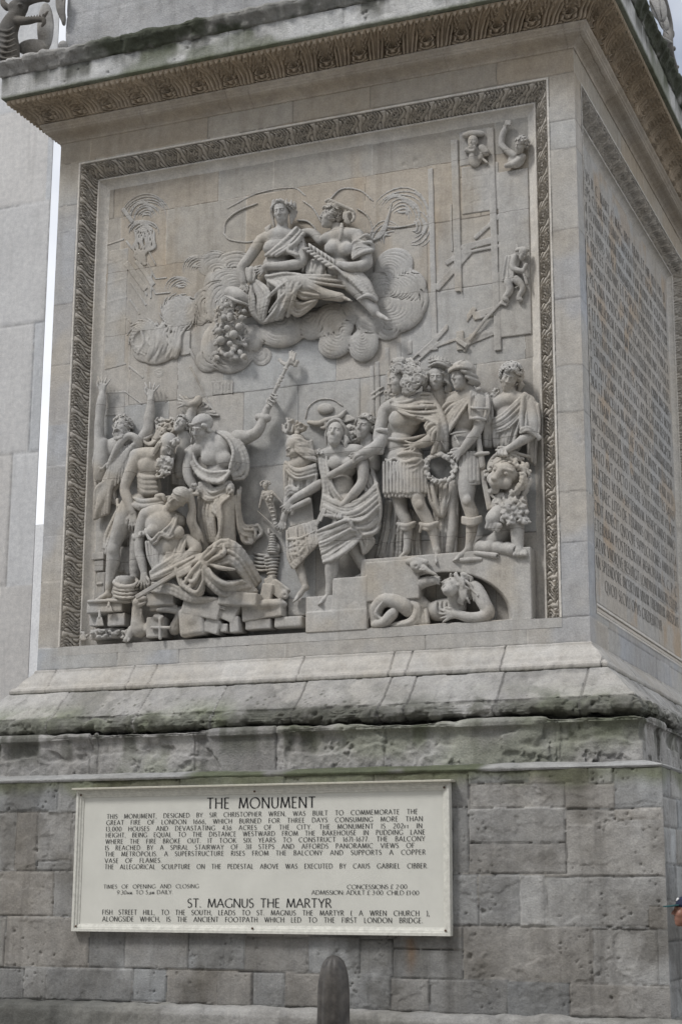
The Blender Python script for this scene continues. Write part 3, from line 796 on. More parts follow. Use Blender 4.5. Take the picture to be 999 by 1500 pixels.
def letters(text, span, h, track=0.16, wspace=0.55, pen=0.15, fit=True):
    """polygons of a line of text: list of quads in (a, z), starting at a=0, z=0 on the baseline"""
    x, items, gaps = 0.0, [], 0
    for ch in text:
        if ch == ' ':
            x += wspace; continue
        g = GL[ch]
        items.append((x, g)); x += g[0] + track
    total = x - track
    sx = span / total if fit else h
    quads = []
    for x0, g in items:
        for st in g[1]:
            pts = [((x0 + p[0]) * sx, p[1] * h) for p in st]
            ws = []
            for k in range(len(pts)):
                a = pts[max(0, k - 1)]; b = pts[min(len(pts) - 1, k + 1)]
                th = math.atan2(b[1] - a[1], b[0] - a[0])
                w = h * (0.045 + pen * abs(math.sin(th - NIB)))
                if len(pts) == 2: w *= 1.0
                ws.append((w * 0.5, th))
            if len(pts) == 2:      # slight flare at the stem ends
                a, b = pts; w, th = ws[0]
                nx, ny = -math.sin(th), math.cos(th)
                stops = [(0, 1.18), (0.16, 0.95), (0.84, 0.95), (1, 1.18)]
                for (t0, f0), (t1, f1) in zip(stops[:-1], stops[1:]):
                    p = (a[0] + (b[0] - a[0]) * t0, a[1] + (b[1] - a[1]) * t0); q = (a[0] + (b[0] - a[0]) * t1, a[1] + (b[1] - a[1]) * t1)
                    quads.append([(p[0] + nx * w * f0, p[1] + ny * w * f0), (p[0] - nx * w * f0, p[1] - ny * w * f0), (q[0] - nx * w * f1, q[1] - ny * w * f1), (q[0] + nx * w * f1, q[1] + ny * w * f1)])
            else:
                L = [(p[0] - math.sin(t) * w, p[1] + math.cos(t) * w) for p, (w, t) in zip(pts, ws)]
                R = [(p[0] + math.sin(t) * w, p[1] - math.cos(t) * w) for p, (w, t) in zip(pts, ws)]
                for k in range(len(pts) - 1):
                    quads.append([L[k], R[k], R[k + 1], L[k + 1]])
    return quads

# --- Latin inscription on the right-hand face
LAT = """CAROLVS II. C. MART. F. MAG. BRIT. FRAN. ET HIB. REX. FID. D.
PRINCEPS CLEMENTISSIMVS MISERATVS LVCTVOSAM RERVM
FACIEM PLVRIMA FVMANTIBVS IAM TVM RVINIS IN SOLATIVM
CIVIVM ET VRBIS SVAE ORNAMENTVM PROVIDIT TRIBVTVM
REMISIT PRECES ORDINIS ET POPVLI LONDINENSIS RETVLIT
AD REGNI SENATVM QVI CONTINVO DECREVIT VTI PVBLICA
OPERA PECVNIA PVBLICA EX VECTIGALI CARBONIS FOSSILIS
ORIVNDA IN MELIOREM FORMAM RESTITVERENTVR VTIQVE AEDES
SACRAE ET D. PAVLI TEMPLVM A FVNDAMENTIS OMNI MAGNIFI-
CENTIA EXSTRVERENTVR PONTES PORTAE CARCERES NOVI
FIERENT EMVNDARENTVR ALVEI VICI AD REGVLAM RESPON-
DERENT CLIVI COMPLANARENTVR APERIRENTVR ANGIPOR-
TVS FORA ET MACELLA IN AREAS SEPOSITAS ELIMINARENTVR
CENSVIT ETIAM VTI SINGVLAE DOMVS MVRIS INTERGERI-
NIS CONCLVDERENTVR VNIVERSAE IN FRONTEM PARI ALTI-
TVDINE CONSVRGERENT OMNESQVE PARIETES SAXO
QVADRATO AVT COCTO LATERE SOLIDARENTVR VTIQVE
NEMINI LICERET VLTRA SEPTENNIVM AEDIFICANDO IMMO-
RARI AD HAEC LITES DE TERMINIS ORITVRAS LEGE LATA
PRAESCIDIT ADIECIT QVOQVE SVPPLICATIONES ANNVAS ET
AD AETERNAM POSTERORVM MEMORIAM H. C. P. C.
FESTINATVR VNDIQVE RESVRGIT LONDINVM MAIORI CELERI-
TATE AN SPLENDORE INCERTVM VNVM TRIENNIVM ABSOLVIT
QVOD SECVLI OPVS CREDEBATVR""".split("\n")
SBED = -0.215
nu_, nv_ = 300, 300
a_ = np.linspace(SY0 + 0.29, SY1 - 0.29, nu_)[:, None] + np.zeros((1, nv_)); z_ = np.linspace(SZ0 + 0.28, SZ1 - 0.29, nv_)[None] + np.zeros((nu_, 1))
P_ = np.stack([0 * a_ + SBED, a_, z_], -1)
h_, t_ = ashlar(a_, z_, P_, coursed(0, 7, [4.2, 5.4, 6.3, 7.3, 8.2, 9.1, 10.6], np.random.default_rng(8), 1.0, 2.0), np.random.default_rng(9), 0.003, 0.008, 0.001, 0.05, 0.2)
t_ = mixt(t_, t_ * np.array([1.0, 0.8, 0.6]), sstep(0.58, 0.72, fbm(P_, 1.6, 4, 301)) * 0.6)
P_[..., 0] += h_
mesh_obj("inscription_tablet", P_.reshape(-1, 3), grid_faces(nu_, nv_), M['die'], ped, t_.reshape(-1, 3), label="smooth stone tablet cut with many lines of Latin capitals")
ink = plain("letter_cut_shade_grime", (0.21, 0.20, 0.185), 0.95, var=0.3)  # flat dark letters carry the shade and dirt of the cuts in their colour
V, Fq = [], []
for i, ln in enumerate(LAT):
    z0 = 9.735 - i * (9.735 - 5.02) / 23.0
    a0, a1 = SY0 + 0.42, SY1 - 0.42
    if i == 23: a0, a1 = a0 + 0.9, a1 - 1.1
    for q in letters(ln, a1 - a0, 0.130, 0.24, 0.5, 0.105):
        n0 = len(V)
        V += [(SBED + 0.004, a0 + p[0], z0 + p[1]) for p in q]
        Fq.append((n0, n0 + 1, n0 + 2, n0 + 3))
mesh_obj("inscription_lettering", V, np.array(Fq), ink, ped, None, False, label="lines of dark Roman capitals cut into the tablet")
# ------------------------------------------------------------------ notice board
cream = plain("cream_paint", (0.60, 0.598, 0.55), 0.35, var=0.07, scale=2.2, bump=0.001)
cream_edge = plain("chipped_cream_paint", (0.58, 0.575, 0.525), 0.5, var=0.16, scale=22.0, bump=0.002)
black_paint = plain("black_sign_paint", (0.012, 0.012, 0.014), 0.5, var=0.1)
BX0, BX1, BZ0, BZ1 = -5.265, -1.185, 1.392, 2.815
BY = -PL - 0.03
board = empty("notice_board", ((BX0 + BX1) / 2, -PL, BZ0), "wide cream framed notice board with black capitals fixed to the plinth wall", "sign")
bp = MB().box((BX0 + 0.06, BY - 0.012, BZ0 + 0.06), (BX1 - 0.06, -PL + 0.0, BZ1 - 0.06))
bp.build("panel", cream, board)
fr = MB()
prof = [(0, 0.03), (0, -0.052), (0.026, -0.052), (0.029, -0.040), (0.050, -0.036), (0.053, -0.026), (0.074, -0.020), (0.076, 0.0)]
def fpt(side, w, d, end):
    x = {'L': BX0 + w, 'R': BX1 - w}.get(side); z = {'B': BZ0 + w, 'T': BZ1 - w}.get(side)
    if x is None: x = BX0 + w if end == 0 else BX1 - w
    if z is None: z = BZ0 + w if end == 0 else BZ1 - w
    return (x, BY + d, z)
for sd in 'LBRT':
    Vv = [fpt(sd, w, d, e) for e in (0, 1) for (w, d) in prof]
    n_ = len(prof)
    fl = [(k, k + 1, n_ + k + 1, n_ + k) for k in range(n_ - 1)]
    fr.add(Vv, fl if sd in 'RB' else [f[::-1] for f in fl])
fr.build("frame", cream_edge, board)
MB().box((BX0 - 0.035, BY - 0.095, BZ1 + 0.001), (BX1 + 0.035, -PL + 0.02, BZ1 + 0.022)).build("drip_cap", cream_edge, board, tint=(0.78, 0.76, 0.7), bevel=0.004)
sc_ = MB()
for sx0 in (BX0 + 0.05, (BX0 + BX1) / 2, BX1 - 0.05):
    for sz0 in (BZ0 + 0.05, BZ1 - 0.05):
        sc_.lathe([(0.011, -0.004), (0.011, 0.003), (0.006, 0.006)], (0, 0, 0), 10)
        for k in range(len(sc_.V) - 30, len(sc_.V)):
            x, y, z = sc_.V[k]; sc_.V[k] = (sx0 + x, BY - 0.046 - z, sz0 + y)
screws_ = plain("rusty_screw", (0.10, 0.06, 0.04), 0.7, var=0.3)
for k in range(6):
    vv = sc_.V[k * 30:(k + 1) * 30]; ff = [tuple(i - k * 30 for i in f) for f in sc_.F if f[0] // 30 == k]
    m_ = MB().add(vv, ff); m_.build("screw", screws_, board)
R3, R4 = (100, 1130, 3.33), (380, 1130, 3.33)
SIGN = [("THE MONUMENT", 678, 156, 272, 150, 47, .2, .8),
 ("THIS MONUMENT, DESIGNED BY SIR CHRISTOPHER WREN, WAS BUILT TO COMMEMORATE THE", 190, 220, 770, 195, 20.5, .22, 1.5),
 ("GREAT FIRE OF LONDON 1666, WHICH BURNED FOR THREE DAYS CONSUMING MORE THAN", 188, 250, 795, 230, 20.5, .22, 1.5),
 ("13,000 HOUSES AND DEVASTATING 436 ACRES OF THE CITY. THE MONUMENT IS 202ft IN", 186, 281, 792, 264, 20.5, .22, 1.5),
 ("HEIGHT, BEING EQUAL TO THE DISTANCE WESTWARD FROM THE BAKEHOUSE IN PUDDING LANE", 185, 311, 806, 295, 20.5, .22, 1.5),
 ("WHERE THE FIRE BROKE OUT. IT TOOK SIX YEARS TO CONSTRUCT 1671-1677. THE BALCONY", 184, 342, 806, 327, 20.5, .22, 1.5),
 ("IS REACHED BY A SPIRAL STAIRWAY OF 311 STEPS AND AFFORDS PANORAMIC VIEWS OF", 182, 373, 754, 360, 20.5, .22, 1.5),
 ("THE METROPOLIS. A SUPERSTRUCTURE RISES FROM THE BALCONY AND SUPPORTS A COPPER", 181, 403, 808, 393, 20.5, .22, 1.5),
 ("VASE OF FLAMES.", 180, 435, 455 - 932, 433, 20.5, .22, 1.5),
 ("THE ALLEGORICAL SCULPTURE ON THE PEDESTAL ABOVE WAS EXECUTED BY CAIUS GABRIEL CIBBER.", 180, 465, 820, 460, 20.5, .22, 1.5),
 ("TIMES OF OPENING AND CLOSING", 174, 562, 637 - 932, 559, 17.5, .18, 1.0),
 ("9.30am. TO 5.pm DAILY.", 240, 590, 510 - 932, 588, 17.5, .16, .5),
 ("CONCESSIONS £ 2·00", 428 + 932, 563, 719, 562, 18, .12, .4),
 ("ADMISSION: ADULT £ 3·00  CHILD £1·00", 255 + 932, 590, 777, 592, 18, .12, .35),
 ("ST. MAGNUS THE MARTYR", 583, 642, 350, 642, 38, .14, .65),
 ("FISH STREET HILL, TO THE SOUTH, LEADS TO ST. MAGNUS THE MARTYR ( A WREN CHURCH ),", 168, 686, 828, 692, 21.5, .2, 1.35),
 ("ALONGSIDE WHICH, IS THE ANCIENT FOOTPATH WHICH LED TO THE FIRST LONDON BRIDGE.", 168, 719, 795, 727, 21.5, .2, 1.35)]
TY = BY - 0.016
V, Fq = [], []
for tx, xl, yl, xr, yr, hh, tr, ws in SIGN:
    a = at_y(R3[0] + xl / R3[2], R3[1] + yl / R3[2], TY); b = at_y(R4[0] + xr / R4[2], R4[1] + yr / R4[2], TY)
    h = hh / 3.33 * 0.00735
    for q in letters(tx, b[0] - a[0], h, tr, ws, 0.10):
        n0 = len(V)
        for p in q:
            f = p[0] / (b[0] - a[0])
            V.append((a[0] + p[0], TY, a[2] + (b[2] - a[2]) * f - h / 2 + p[1]))
        Fq.append((n0, n0 + 1, n0 + 2, n0 + 3))
mesh_obj("lettering", V, np.array(Fq), black_paint, board, None, False)

# ------------------------------------------------------------------ bollard
iron = plain("painted_cast_iron", (0.055, 0.05, 0.045), 0.55, 0.0, var=0.75, scale=9, bump=0.002, spec=0.5)
bol = empty("bollard", (-1.37, -3.29, 0), "black cast iron bollard with a fluted rounded top standing in front of the board", "bollard")
b_ = MB()
prf = [(0.175, -0.02), (0.175, 0.12), (0.155, 0.16), (0.148, 0.2), (0.132, 0.9), (0.131, 1.0), (0.127, 1.07), (0.119, 1.13), (0.104, 1.19), (0.083, 1.235), (0.055, 1.265), (0.025, 1.279), (0.004, 1.281)]
b_.lathe(prf, (-1.37, -3.29, 0), 96, lambda a: 1 - 0.075 * abs(math.sin(4 * a + 0.3)) ** 4)
b_.build("shaft", iron, bol, smooth=True)
MB().lathe([(0.19, -0.02), (0.19, 0.06), (0.178, 0.085)], (-1.37, -3.29, 0), 48).build("base_collar", iron, bol, smooth=False)

# ------------------------------------------------------------------ neighbouring buildings
nb = empty("office_building", (-20, 13, 0), "tall plain pale stone building with thin joints behind the left of the pedestal", "building")
NY = 12.0
e0 = at_y(73, 215, NY); e1 = at_y(51, 900, NY)
ex = (e0[0] + e1[0]) / 2
nu_, nv_ = 260, 520
a_ = np.linspace(ex - 9, ex, nu_)[:, None] + np.zeros((1, nv_)); z_ = np.linspace(-0.2, 24, nv_)[None] + np.zeros((nu_, 1))
P_ = np.stack([a_, 0 * a_ + NY, z_], -1)
zls = [at_y(30, y_, NY)[2] for y_ in (1420, 1240, 1050, 857, 663, 475, 300)]
zls = [-0.3] + zls + [zls[-1] + 2.2 * k for k in range(1, 6)]
rr_ = np.random.default_rng(31)
h_, t_ = ashlar(a_, z_, P_, coursed(ex - 10, ex + 0.5, zls, rr_, 1.2, 2.8), rr_, 0.014, 0.03, 0.003, 0.08, 0.1)
P_[..., 1] -= h_
mesh_obj("street_wall", P_.reshape(-1, 3), grid_faces(nu_, nv_), M['pale'], nb, t_.reshape(-1, 3))
sw = MB(); fp = [(ex - 9, NY + 0.03), (ex - 0.006, NY + 0.03), (ex - 13, NY + 14), (ex - 21, NY + 14)]
sw.add([(x, y, z) for z in (-0.2, 24) for x, y in fp], [(3, 2, 1, 0), (4, 5, 6, 7), (0, 1, 5, 4), (1, 2, 6, 5), (2, 3, 7, 6), (3, 0, 4, 7)])
sw.build("side_walls", M['pale'], nb)
fb = empty("corner_house", (-16, 40, 0), "pale stone house end far off in the gap beside the pedestal", "building")
FY = 45.0
q0 = at_y(40, 770, FY); q1 = at_y(75, 770, FY)
MB().box((q0[0] - 3, FY, -0.2), (q1[0] + 4, FY + 8, q0[2])).build("wall", M['pale'], fb, tint=(1.3, 1.3, 1.3))
# ------------------------------------------------------------------ unseen terrace added behind the camera to keep low sky off the pedestal
brick = plain("terrace_grey_stone", (0.17, 0.17, 0.17), 0.9, var=0.3, scale=5)
glass = plain("window_glass", (0.03, 0.035, 0.04), 0.1, var=0.1, spec=0.6)
tr_ = empty("sky_block_terrace", (-5, -27, 0), "unseen grey stone terrace with sash windows, added across the street to block low sky", "building")
MB().box((-40, -36, -0.13), (34, -27, 17)).build("wall", brick, tr_)
MB().box((-40.3, -36.2, 17.002), (34.3, -26.7, 17.5)).build("cornice", M['pale'], tr_)
for i in range(18):
    for j in range(4):
        w_ = MB(); x_ = -37 + i * 4.1; z_ = 1.2 + j * 4.1
        w_.box((x_, -27.0, z_), (x_ + 1.5, -26.93, z_ + 2.6)); f_ = w_.build("window", M['pale'], tr_)
        MB().box((x_ + .1, -26.94, z_ + .1), (x_ + 1.4, -26.91, z_ + 2.5)).build("pane", glass, f_)
# ------------------------------------------------------------------ sculpting kit: smooth unions of round shapes, meshed by surface nets
PXM = 0.00755          # metres per photograph pixel on the relief

def surface_nets(f, lo, h):
    nx, ny, nz = f.shape
    ins = f < 0
    c = np.zeros((nx - 1, ny - 1, nz - 1), np.int8)
    for a in (0, 1):
        for b in (0, 1):
            for d in (0, 1):
                c += ins[a:nx - 1 + a, b:ny - 1 + b, d:nz - 1 + d]
    act = (c > 0) & (c < 8)
    idx = np.full(act.shape, -1, np.int64)
    I = np.argwhere(act)
    idx[act] = np.arange(len(I))
    acc = np.zeros((len(I), 3)); cnt = np.zeros(len(I))
    for ax in range(3):
        o = [k for k in range(3) if k != ax]
        for a in (0, 1):
            for b in (0, 1):
                p = I.copy(); p[:, o[0]] += a; p[:, o[1]] += b
                q = p.copy(); q[:, ax] += 1
                fa = f[p[:, 0], p[:, 1], p[:, 2]]; fb = f[q[:, 0], q[:, 1], q[:, 2]]
                m = (fa < 0) != (fb < 0)
                t = fa[m] / (fa[m] - fb[m])
                pos = p[m].astype(float); pos[:, ax] += t
                acc[m] += pos; cnt[m] += 1
    V = acc / cnt[:, None] * h + lo
    Fs = []
    for ax in range(3):
        o = [(ax + 1) % 3, (ax + 2) % 3]
        sl = [slice(None)] * 3; sl2 = [slice(None)] * 3
        sl[ax] = slice(0, -1); sl2[ax] = slice(1, None)
        A, B = ins[tuple(sl)], ins[tuple(sl2)]
        E = np.argwhere(A != B)
        ok = (E[:, o[0]] > 0) & (E[:, o[1]] > 0) & (E[:, o[0]] < f.shape[o[0]] - 1) & (E[:, o[1]] < f.shape[o[1]] - 1)
        E = E[ok]
        def cell(d0, d1):
            q = E.copy(); q[:, o[0]] += d0; q[:, o[1]] += d1
            return idx[q[:, 0], q[:, 1], q[:, 2]]
        quad = np.stack([cell(-1, -1), cell(0, -1), cell(0, 0), cell(-1, 0)], 1)
        fl = A[E[:, 0], E[:, 1], E[:, 2]]
        quad[~fl] = quad[~fl][:, ::-1]
        Fs.append(quad)
    F = np.concatenate(Fs)
    return V, F[(F >= 0).all(1)]

def spline(P, n=6):
    P = np.asarray(P, float)
    if len(P) < 3: return P
    E = np.vstack([2 * P[0] - P[1], P, 2 * P[-1] - P[-2]])
    out = []
    for k in range(len(P) - 1):
        p0, p1, p2, p3 = E[k:k + 4]
        for t in np.arange(n) / n:
            out.append(0.5 * (2 * p1 + (p2 - p0) * t + (2 * p0 - 5 * p1 + 4 * p2 - p3) * t * t + (3 * p1 - p0 - 3 * p2 + p3) * t ** 3))
    out.append(P[-1])
    return np.array(out)

def resamp(P, n):
    P = spline(P, 8)
    l = np.r_[0, np.cumsum(np.linalg.norm(np.diff(P[:, :3], axis=0), axis=1))]
    t = np.linspace(0, l[-1], n)
    return np.stack([np.interp(t, l, P[:, k]) for k in range(P.shape[1])], 1)

CLOTH = {"drapery", "robe", "robe.001", "cape", "wrapped_cloth", "tunic", "bodice", "skirt", "trailing_cloak", "coat_and_hat", "tunic_skirt"}
FLESH = {"winged_man", "shouting_man", "frightened_youth", "standing_woman", "seated_woman", "profile_woman", "striding_youth", "listening_youth", "crouching_crone", "king", "crowned_woman", "helmeted_soldier", "curly_youth", "lion", "small_dragon",
         "stone_ledge", "carved_block", "broken_stones", "basket", "wing"}
class Sculpt:
    """one piece of carving. Points are (x, y, d[, r]): x, y in a close-up of the photograph (view = origin and scale),
    d the height above the relief's ground and r the radius, in the same units."""
    def __init__(s, view, h=0.0085, seed=1):
        s.ox, s.oy, s.sc = view
        s.h = h; s.ops = []; s.slim = 0.85; s.flat = 1.0; s.rng = np.random.default_rng(seed)
    def u(s, r): return r / s.sc * PXM
    def P(s, x, y, d):
        return at_y(s.ox + x / s.sc, s.oy + y / s.sc, BED - s.u(d))
    def _seg(s, a, ra, b, rb, k, sub=False):
        s.ops.append(('seg', a, ra, b, rb, k, sub, np.minimum(a, b) - max(ra, rb), np.maximum(a, b) + max(ra, rb)))
    def tube(s, pts, k=5, sub=False, sm=True, flat=False):
        Q = np.array([p if len(p) == 4 else (*p, 5) for p in pts], float)
        if s.slim and not sub: Q[:, 3] = np.where(Q[:, 3] / s.sc > 4.5, Q[:, 3] * s.slim, Q[:, 3])
        Q[:, 2] *= s.flat
        if sm and len(Q) > 2: Q = spline(Q, 5)
        W_ = [s.P(*q[:3]) for q in Q]
        for i in range(len(Q) - 1):
            s._seg(W_[i], max(s.u(Q[i, 3]), 0.001), W_[i + 1], max(s.u(Q[i + 1, 3]), 0.001), s.u(k), sub)
        if len(Q) == 1:
            s._seg(W_[0], s.u(Q[0, 3]), W_[0], s.u(Q[0, 3]), s.u(k), sub)
        return s
    def cut(s, pts, k=2, sm=True): return s.tube(pts, k, True, sm)
    def ell(s, x, y, d, rx, ry, rd, rot=0.0, k=6, sub=False, R=None):
        d *= s.flat; rd *= s.flat
        if s.slim and not sub and min(rx, ry) / s.sc > 9: rx, ry, rd = rx * .90, ry * .95, rd * .90
        c = s.P(x, y, d); a = math.radians(rot)
        if R is None:      # rows: local axes in world (x right, z up, -y out); rot turns clockwise in the picture
            R = np.array([[math.cos(a), 0, -math.sin(a)], [math.sin(a), 0, math.cos(a)], [0, -1, 0]])
        s.well(c, np.array([s.u(rx), s.u(ry), s.u(rd)]), R, s.u(k), sub)
        return s
    def well(s, c, r, R, k, sub=False):
        e = np.sqrt(((R * r[:, None]) ** 2).sum(0))
        s.ops.append(('ell', c, r, R, k, sub, c - e, c + e))
    def box(s, x, y, d, wx, wy, wd, rot=0.0, rnd=2, k=2, sub=False, R=None):
        d *= s.flat; wd *= s.flat
        c = s.P(x, y, d); a = math.radians(rot)
        if R is None:
            R = np.array([[math.cos(a), 0, -math.sin(a)], [math.sin(a), 0, math.cos(a)], [0, -1, 0]])
        r = np.array([s.u(wx), s.u(wy), s.u(wd)])
        e = (np.abs(R) * r[:, None]).sum(0)
        s.ops.append(('box', c, r, R, s.u(rnd), s.u(k), sub, c - e, c + e))
        return s
    def cloth(s, A, B, n=6, r=5, base=None, k=4, depth=None, wob=0.2, m=14, taper=0.3):
        """folds running along two edge curves A and B"""
        A = resamp(A, m); B = resamp(B, m); n = int(round(n * 1.45)); r = r * .80
        base = base if base is not None else r * 1.5
        for i in range(2 * n + 1):
            t = i / (2.0 * n)
            if 0 < i < 2 * n: t = float(np.clip(t + s.rng.normal(0, .30 / n), .02, .98))
            w = wob / n * np.cumsum(s.rng.normal(0, 0.5, m)) / 2 if 0 < i < 2 * n else 0
            tt = np.clip(t + w, 0, 1)
            tt = np.broadcast_to(tt, (m,))[:, None]
            Cc = A * (1 - tt) + B * tt
            bulge = math.sin(math.pi * t)
            ridge = i % 2 == 0
            rr = r * (s.rng.uniform(0.45, 1.45) if ridge else 0.75); dd = s.rng.uniform(-.7, .7) * r; ca, cb = sorted((s.rng.uniform(-1.3, .3), s.rng.uniform(.5, 1.6)))
            xx_ = np.linspace(-1, 1, m); prof = 1 - taper * np.abs(xx_) ** 2
            if 0 < i < 2 * n: prof = prof * np.clip(.35 + np.minimum(xx_ - ca, cb - xx_) * 1.6, .35, 1)
            pts = np.column_stack([Cc[:, :2], Cc[:, 2] + (depth or 0) * bulge + (r * 0.4 + dd if ridge else -r * s.rng.uniform(0.1, 1.35)), rr * prof])
            s.tube([tuple(p) for p in pts], k * s.rng.uniform(.8, 2.4), sm=False)
            s.tube([(p[0], p[1], p[2] - base * 1.1, base) for p in pts], k, sm=False)
        return s
    def folds(s, curves, r=3.2, k=3, d=0):
        for c in curves:
            c = [(*p[:2], p[2] + d, (p[3] if len(p) > 3 else r)) for p in c]
            c[0] = (*c[0][:3], c[0][3] * 0.5); c[-1] = (*c[-1][:3], c[-1][3] * 0.5)
            s.tube(c, k)
        return s
    def puff(s, x, y, d, rx, ry, rd, fx=.0, fy=.3, n=5, g=4, a0=0, a1=360, k=6, rot=0, spin=None):
        """a cloud puff grooved with nested arcs that run round one side of it"""
        s.ell(x, y, d, rx, ry, rd, rot, k)
        n = int(n * 1.6); g = g * .75
        sp = math.atan2(-fy, -fx) if spin is None else math.radians(spin)
        for i in range(1, n + 1):
            t = (i - s.rng.uniform(0, .35)) / (n + .2); cx, cy = x + fx * rx * (1 - t) * 1.5, y + fy * ry * (1 - t) * 1.5; pts = []
            half = s.rng.uniform(.30, .48) * math.pi * 1.35; off = s.rng.normal(0, .22)
            for a in np.linspace(sp + off - half, sp + off + half, 16):
                w = 1 + .05 * math.sin(3 * a + i)
                px, py = cx + rx * t * w * math.cos(a), cy + ry * t * w * math.sin(a)
                q = ((px - x) / rx) ** 2 + ((py - y) / ry) ** 2
                if q > .985: continue
                e = 1 - abs((a - sp - off) / half) ** 2
                pts.append((px, py, d + rd * math.sqrt(1 - q) + g * .15 + g * .9 * (1 - e), g))
            if len(pts) > 3: s.tube(pts, 1.5, True, sm=False)
        return s
    def swirl(s, x, y, d, R, turns=1.4, n=9, r=5, a0=0.0, sx=1.0, sy=1.0, hand=1, lift=0):
        """ridges of smoke curling into a spiral"""
        for i in range(n):
            b = a0 + 2 * math.pi * i / n; pts = []
            for t in np.linspace(0, 1, 18):
                rr = R * (1 - t) ** 1.15 * s.rng.uniform(.99, 1.01) + 3; a = b + hand * turns * 2 * math.pi * t ** 1.2
                pts.append((x + sx * rr * math.cos(a), y + sy * rr * math.sin(a), d + lift * t, r * (.35 + .65 * math.sin(math.pi * min(1, .12 + t * .9)))))
            s.tube(pts, r * .8, sm=False)
        return s
    def arcs(s, x, y, d, r0, r1, n, a0, a1, r=4, sx=1.0, sy=1.0, k=4):
        for i in range(n):
            R_ = r0 + (r1 - r0) * i / (n - 1); j = s.rng.uniform(-14, 14); ox_ = s.rng.uniform(-4, 4)
            A_ = np.linspace(math.radians(a0 + j), math.radians(a1 + s.rng.uniform(-22, 22)), 16)
            s.tube([(x + ox_ + sx * R_ * math.cos(a), y + sy * R_ * math.sin(a) + 4 * math.sin(3 * a + i), d, r * (.3 + .8 * math.sin(math.pi * (q + .5) / 16))) for q, a in enumerate(A_)], k, sm=False)
        return s
    def slab(s, x0, y0, x1, y1, d, d0=-30, rnd=3, k=2, rot=0):
        return s.box((x0 + x1) / 2, (y0 + y1) / 2, (d + d0) / 2, abs(x1 - x0) / 2, abs(y1 - y0) / 2, (d - d0) / 2, rot, rnd, k)
    def wrap(s, e0, e1, n, r, p0=-115, p1=115, grow=0.0, tilt=0.0, k=.015):
        """bands of cloth or hair lying round the front of the last head's skull"""
        for i in range(n):
            e = math.radians(e0 + (e1 - e0) * i / max(1, n - 1)); pr = None; Hm = s.hd[2]
            for f in np.linspace(p0, p1, 14):
                f_ = math.radians(f); ee = e + tilt * math.sin(f_) + .05 * math.sin(f_ * 3 + i)
                w = s.hp(((.345 + grow) * math.sin(f_) * math.cos(ee), .14 + (.37 + grow) * math.sin(ee), -.06 + (.41 + grow) * math.cos(f_) * math.cos(ee)))
                if pr is not None: s._seg(pr, r * Hm, w, r * Hm, k * Hm)
                pr = w
        return s
    # ---- anatomy
    @staticmethod
    def face_R(yaw, pitch, roll):
        y, p, r = map(math.radians, (yaw, pitch, roll))
        right = np.array([math.cos(y), 0, -math.sin(y)]); fwd = np.array([math.sin(y), 0, math.cos(y)]); up = np.array([0, 1.0, 0])
        fwd, up = fwd * math.cos(p) - up * math.sin(p), up * math.cos(p) + fwd * math.sin(p)     # pitch > 0 looks down
        c, q = math.cos(r), math.sin(r)                                                           # roll > 0 tips clockwise
        rot = np.array([[c, q, 0], [-q, c, 0], [0, 0, 1]])
        R = np.stack([right, up, fwd]) @ rot.T
        return np.stack([R[:, 0], -R[:, 2], R[:, 1]], 1)       # (image x, image up, out) -> world x, y, z
    def head(s, x, y, d, H, yaw=0, pitch=0, roll=0, beard=False, k=0.06, mouth=0.0, bald=False):
        R = s.face_R(yaw + 20, pitch + 5, roll); c = s.P(x, y, d); Hm = s.u(H)     # angles as seen from the street below
        s.hd = (c, R, Hm)
        def w(p): return c + (np.array(p) @ R) * Hm
        def E(p, r, kk=k, sub=False, tilt=None): s.well(w(p), np.array(r) * Hm, R, kk * Hm, sub)
        def T(a, ra, b, rb, kk=0.04, sub=False): s._seg(w(a), ra * Hm, w(b), rb * Hm, kk * Hm, sub)
        E((0, .14, -.06), (.33, .36, .40)); E((0, -.10, .10), (.265, .36, .29)); E((0, -.30, .14), (.19, .18, .23), .1)
        E((0, -.43, .26), (.10, .075, .09), .08)
        for q in (-1, 1):
            E((q * .16, -.10, .26), (.10, .10, .09), .08)
            E((q * .125, .045, .400), (.078, .050, .070), .03, True)
            E((q * .125, .04, .322), (.062, .046, .055), .015)
            T((q * .04, .125, .385), .03, (q * .21, .12, .30), .022, .03)
            E((q * .30, -.02, -.04), (.035, .10, .065), .02)
        T((0, .10, .375), .03, (0, -.10, .475), .045); T((-.055, -.115, .41), .03, (.055, -.115, .41), .03, .03)
        T((-.09, -.225, .365), .022, (.09, -.225, .365), .022, .025); T((-.075, -.285, .365), .026, (.075, -.285, .365), .026, .025)
        if mouth: E((0, -.27, .40), (.08, .02 + mouth * .06, .09), .02, True)
        else: T((-.10, -.255, .41), .010, (.10, -.255, .41), .010, .01, True)
        return s
    def hp(s, p): return s.hd[0] + (np.array(p, float) @ s.hd[1]) * s.hd[2]
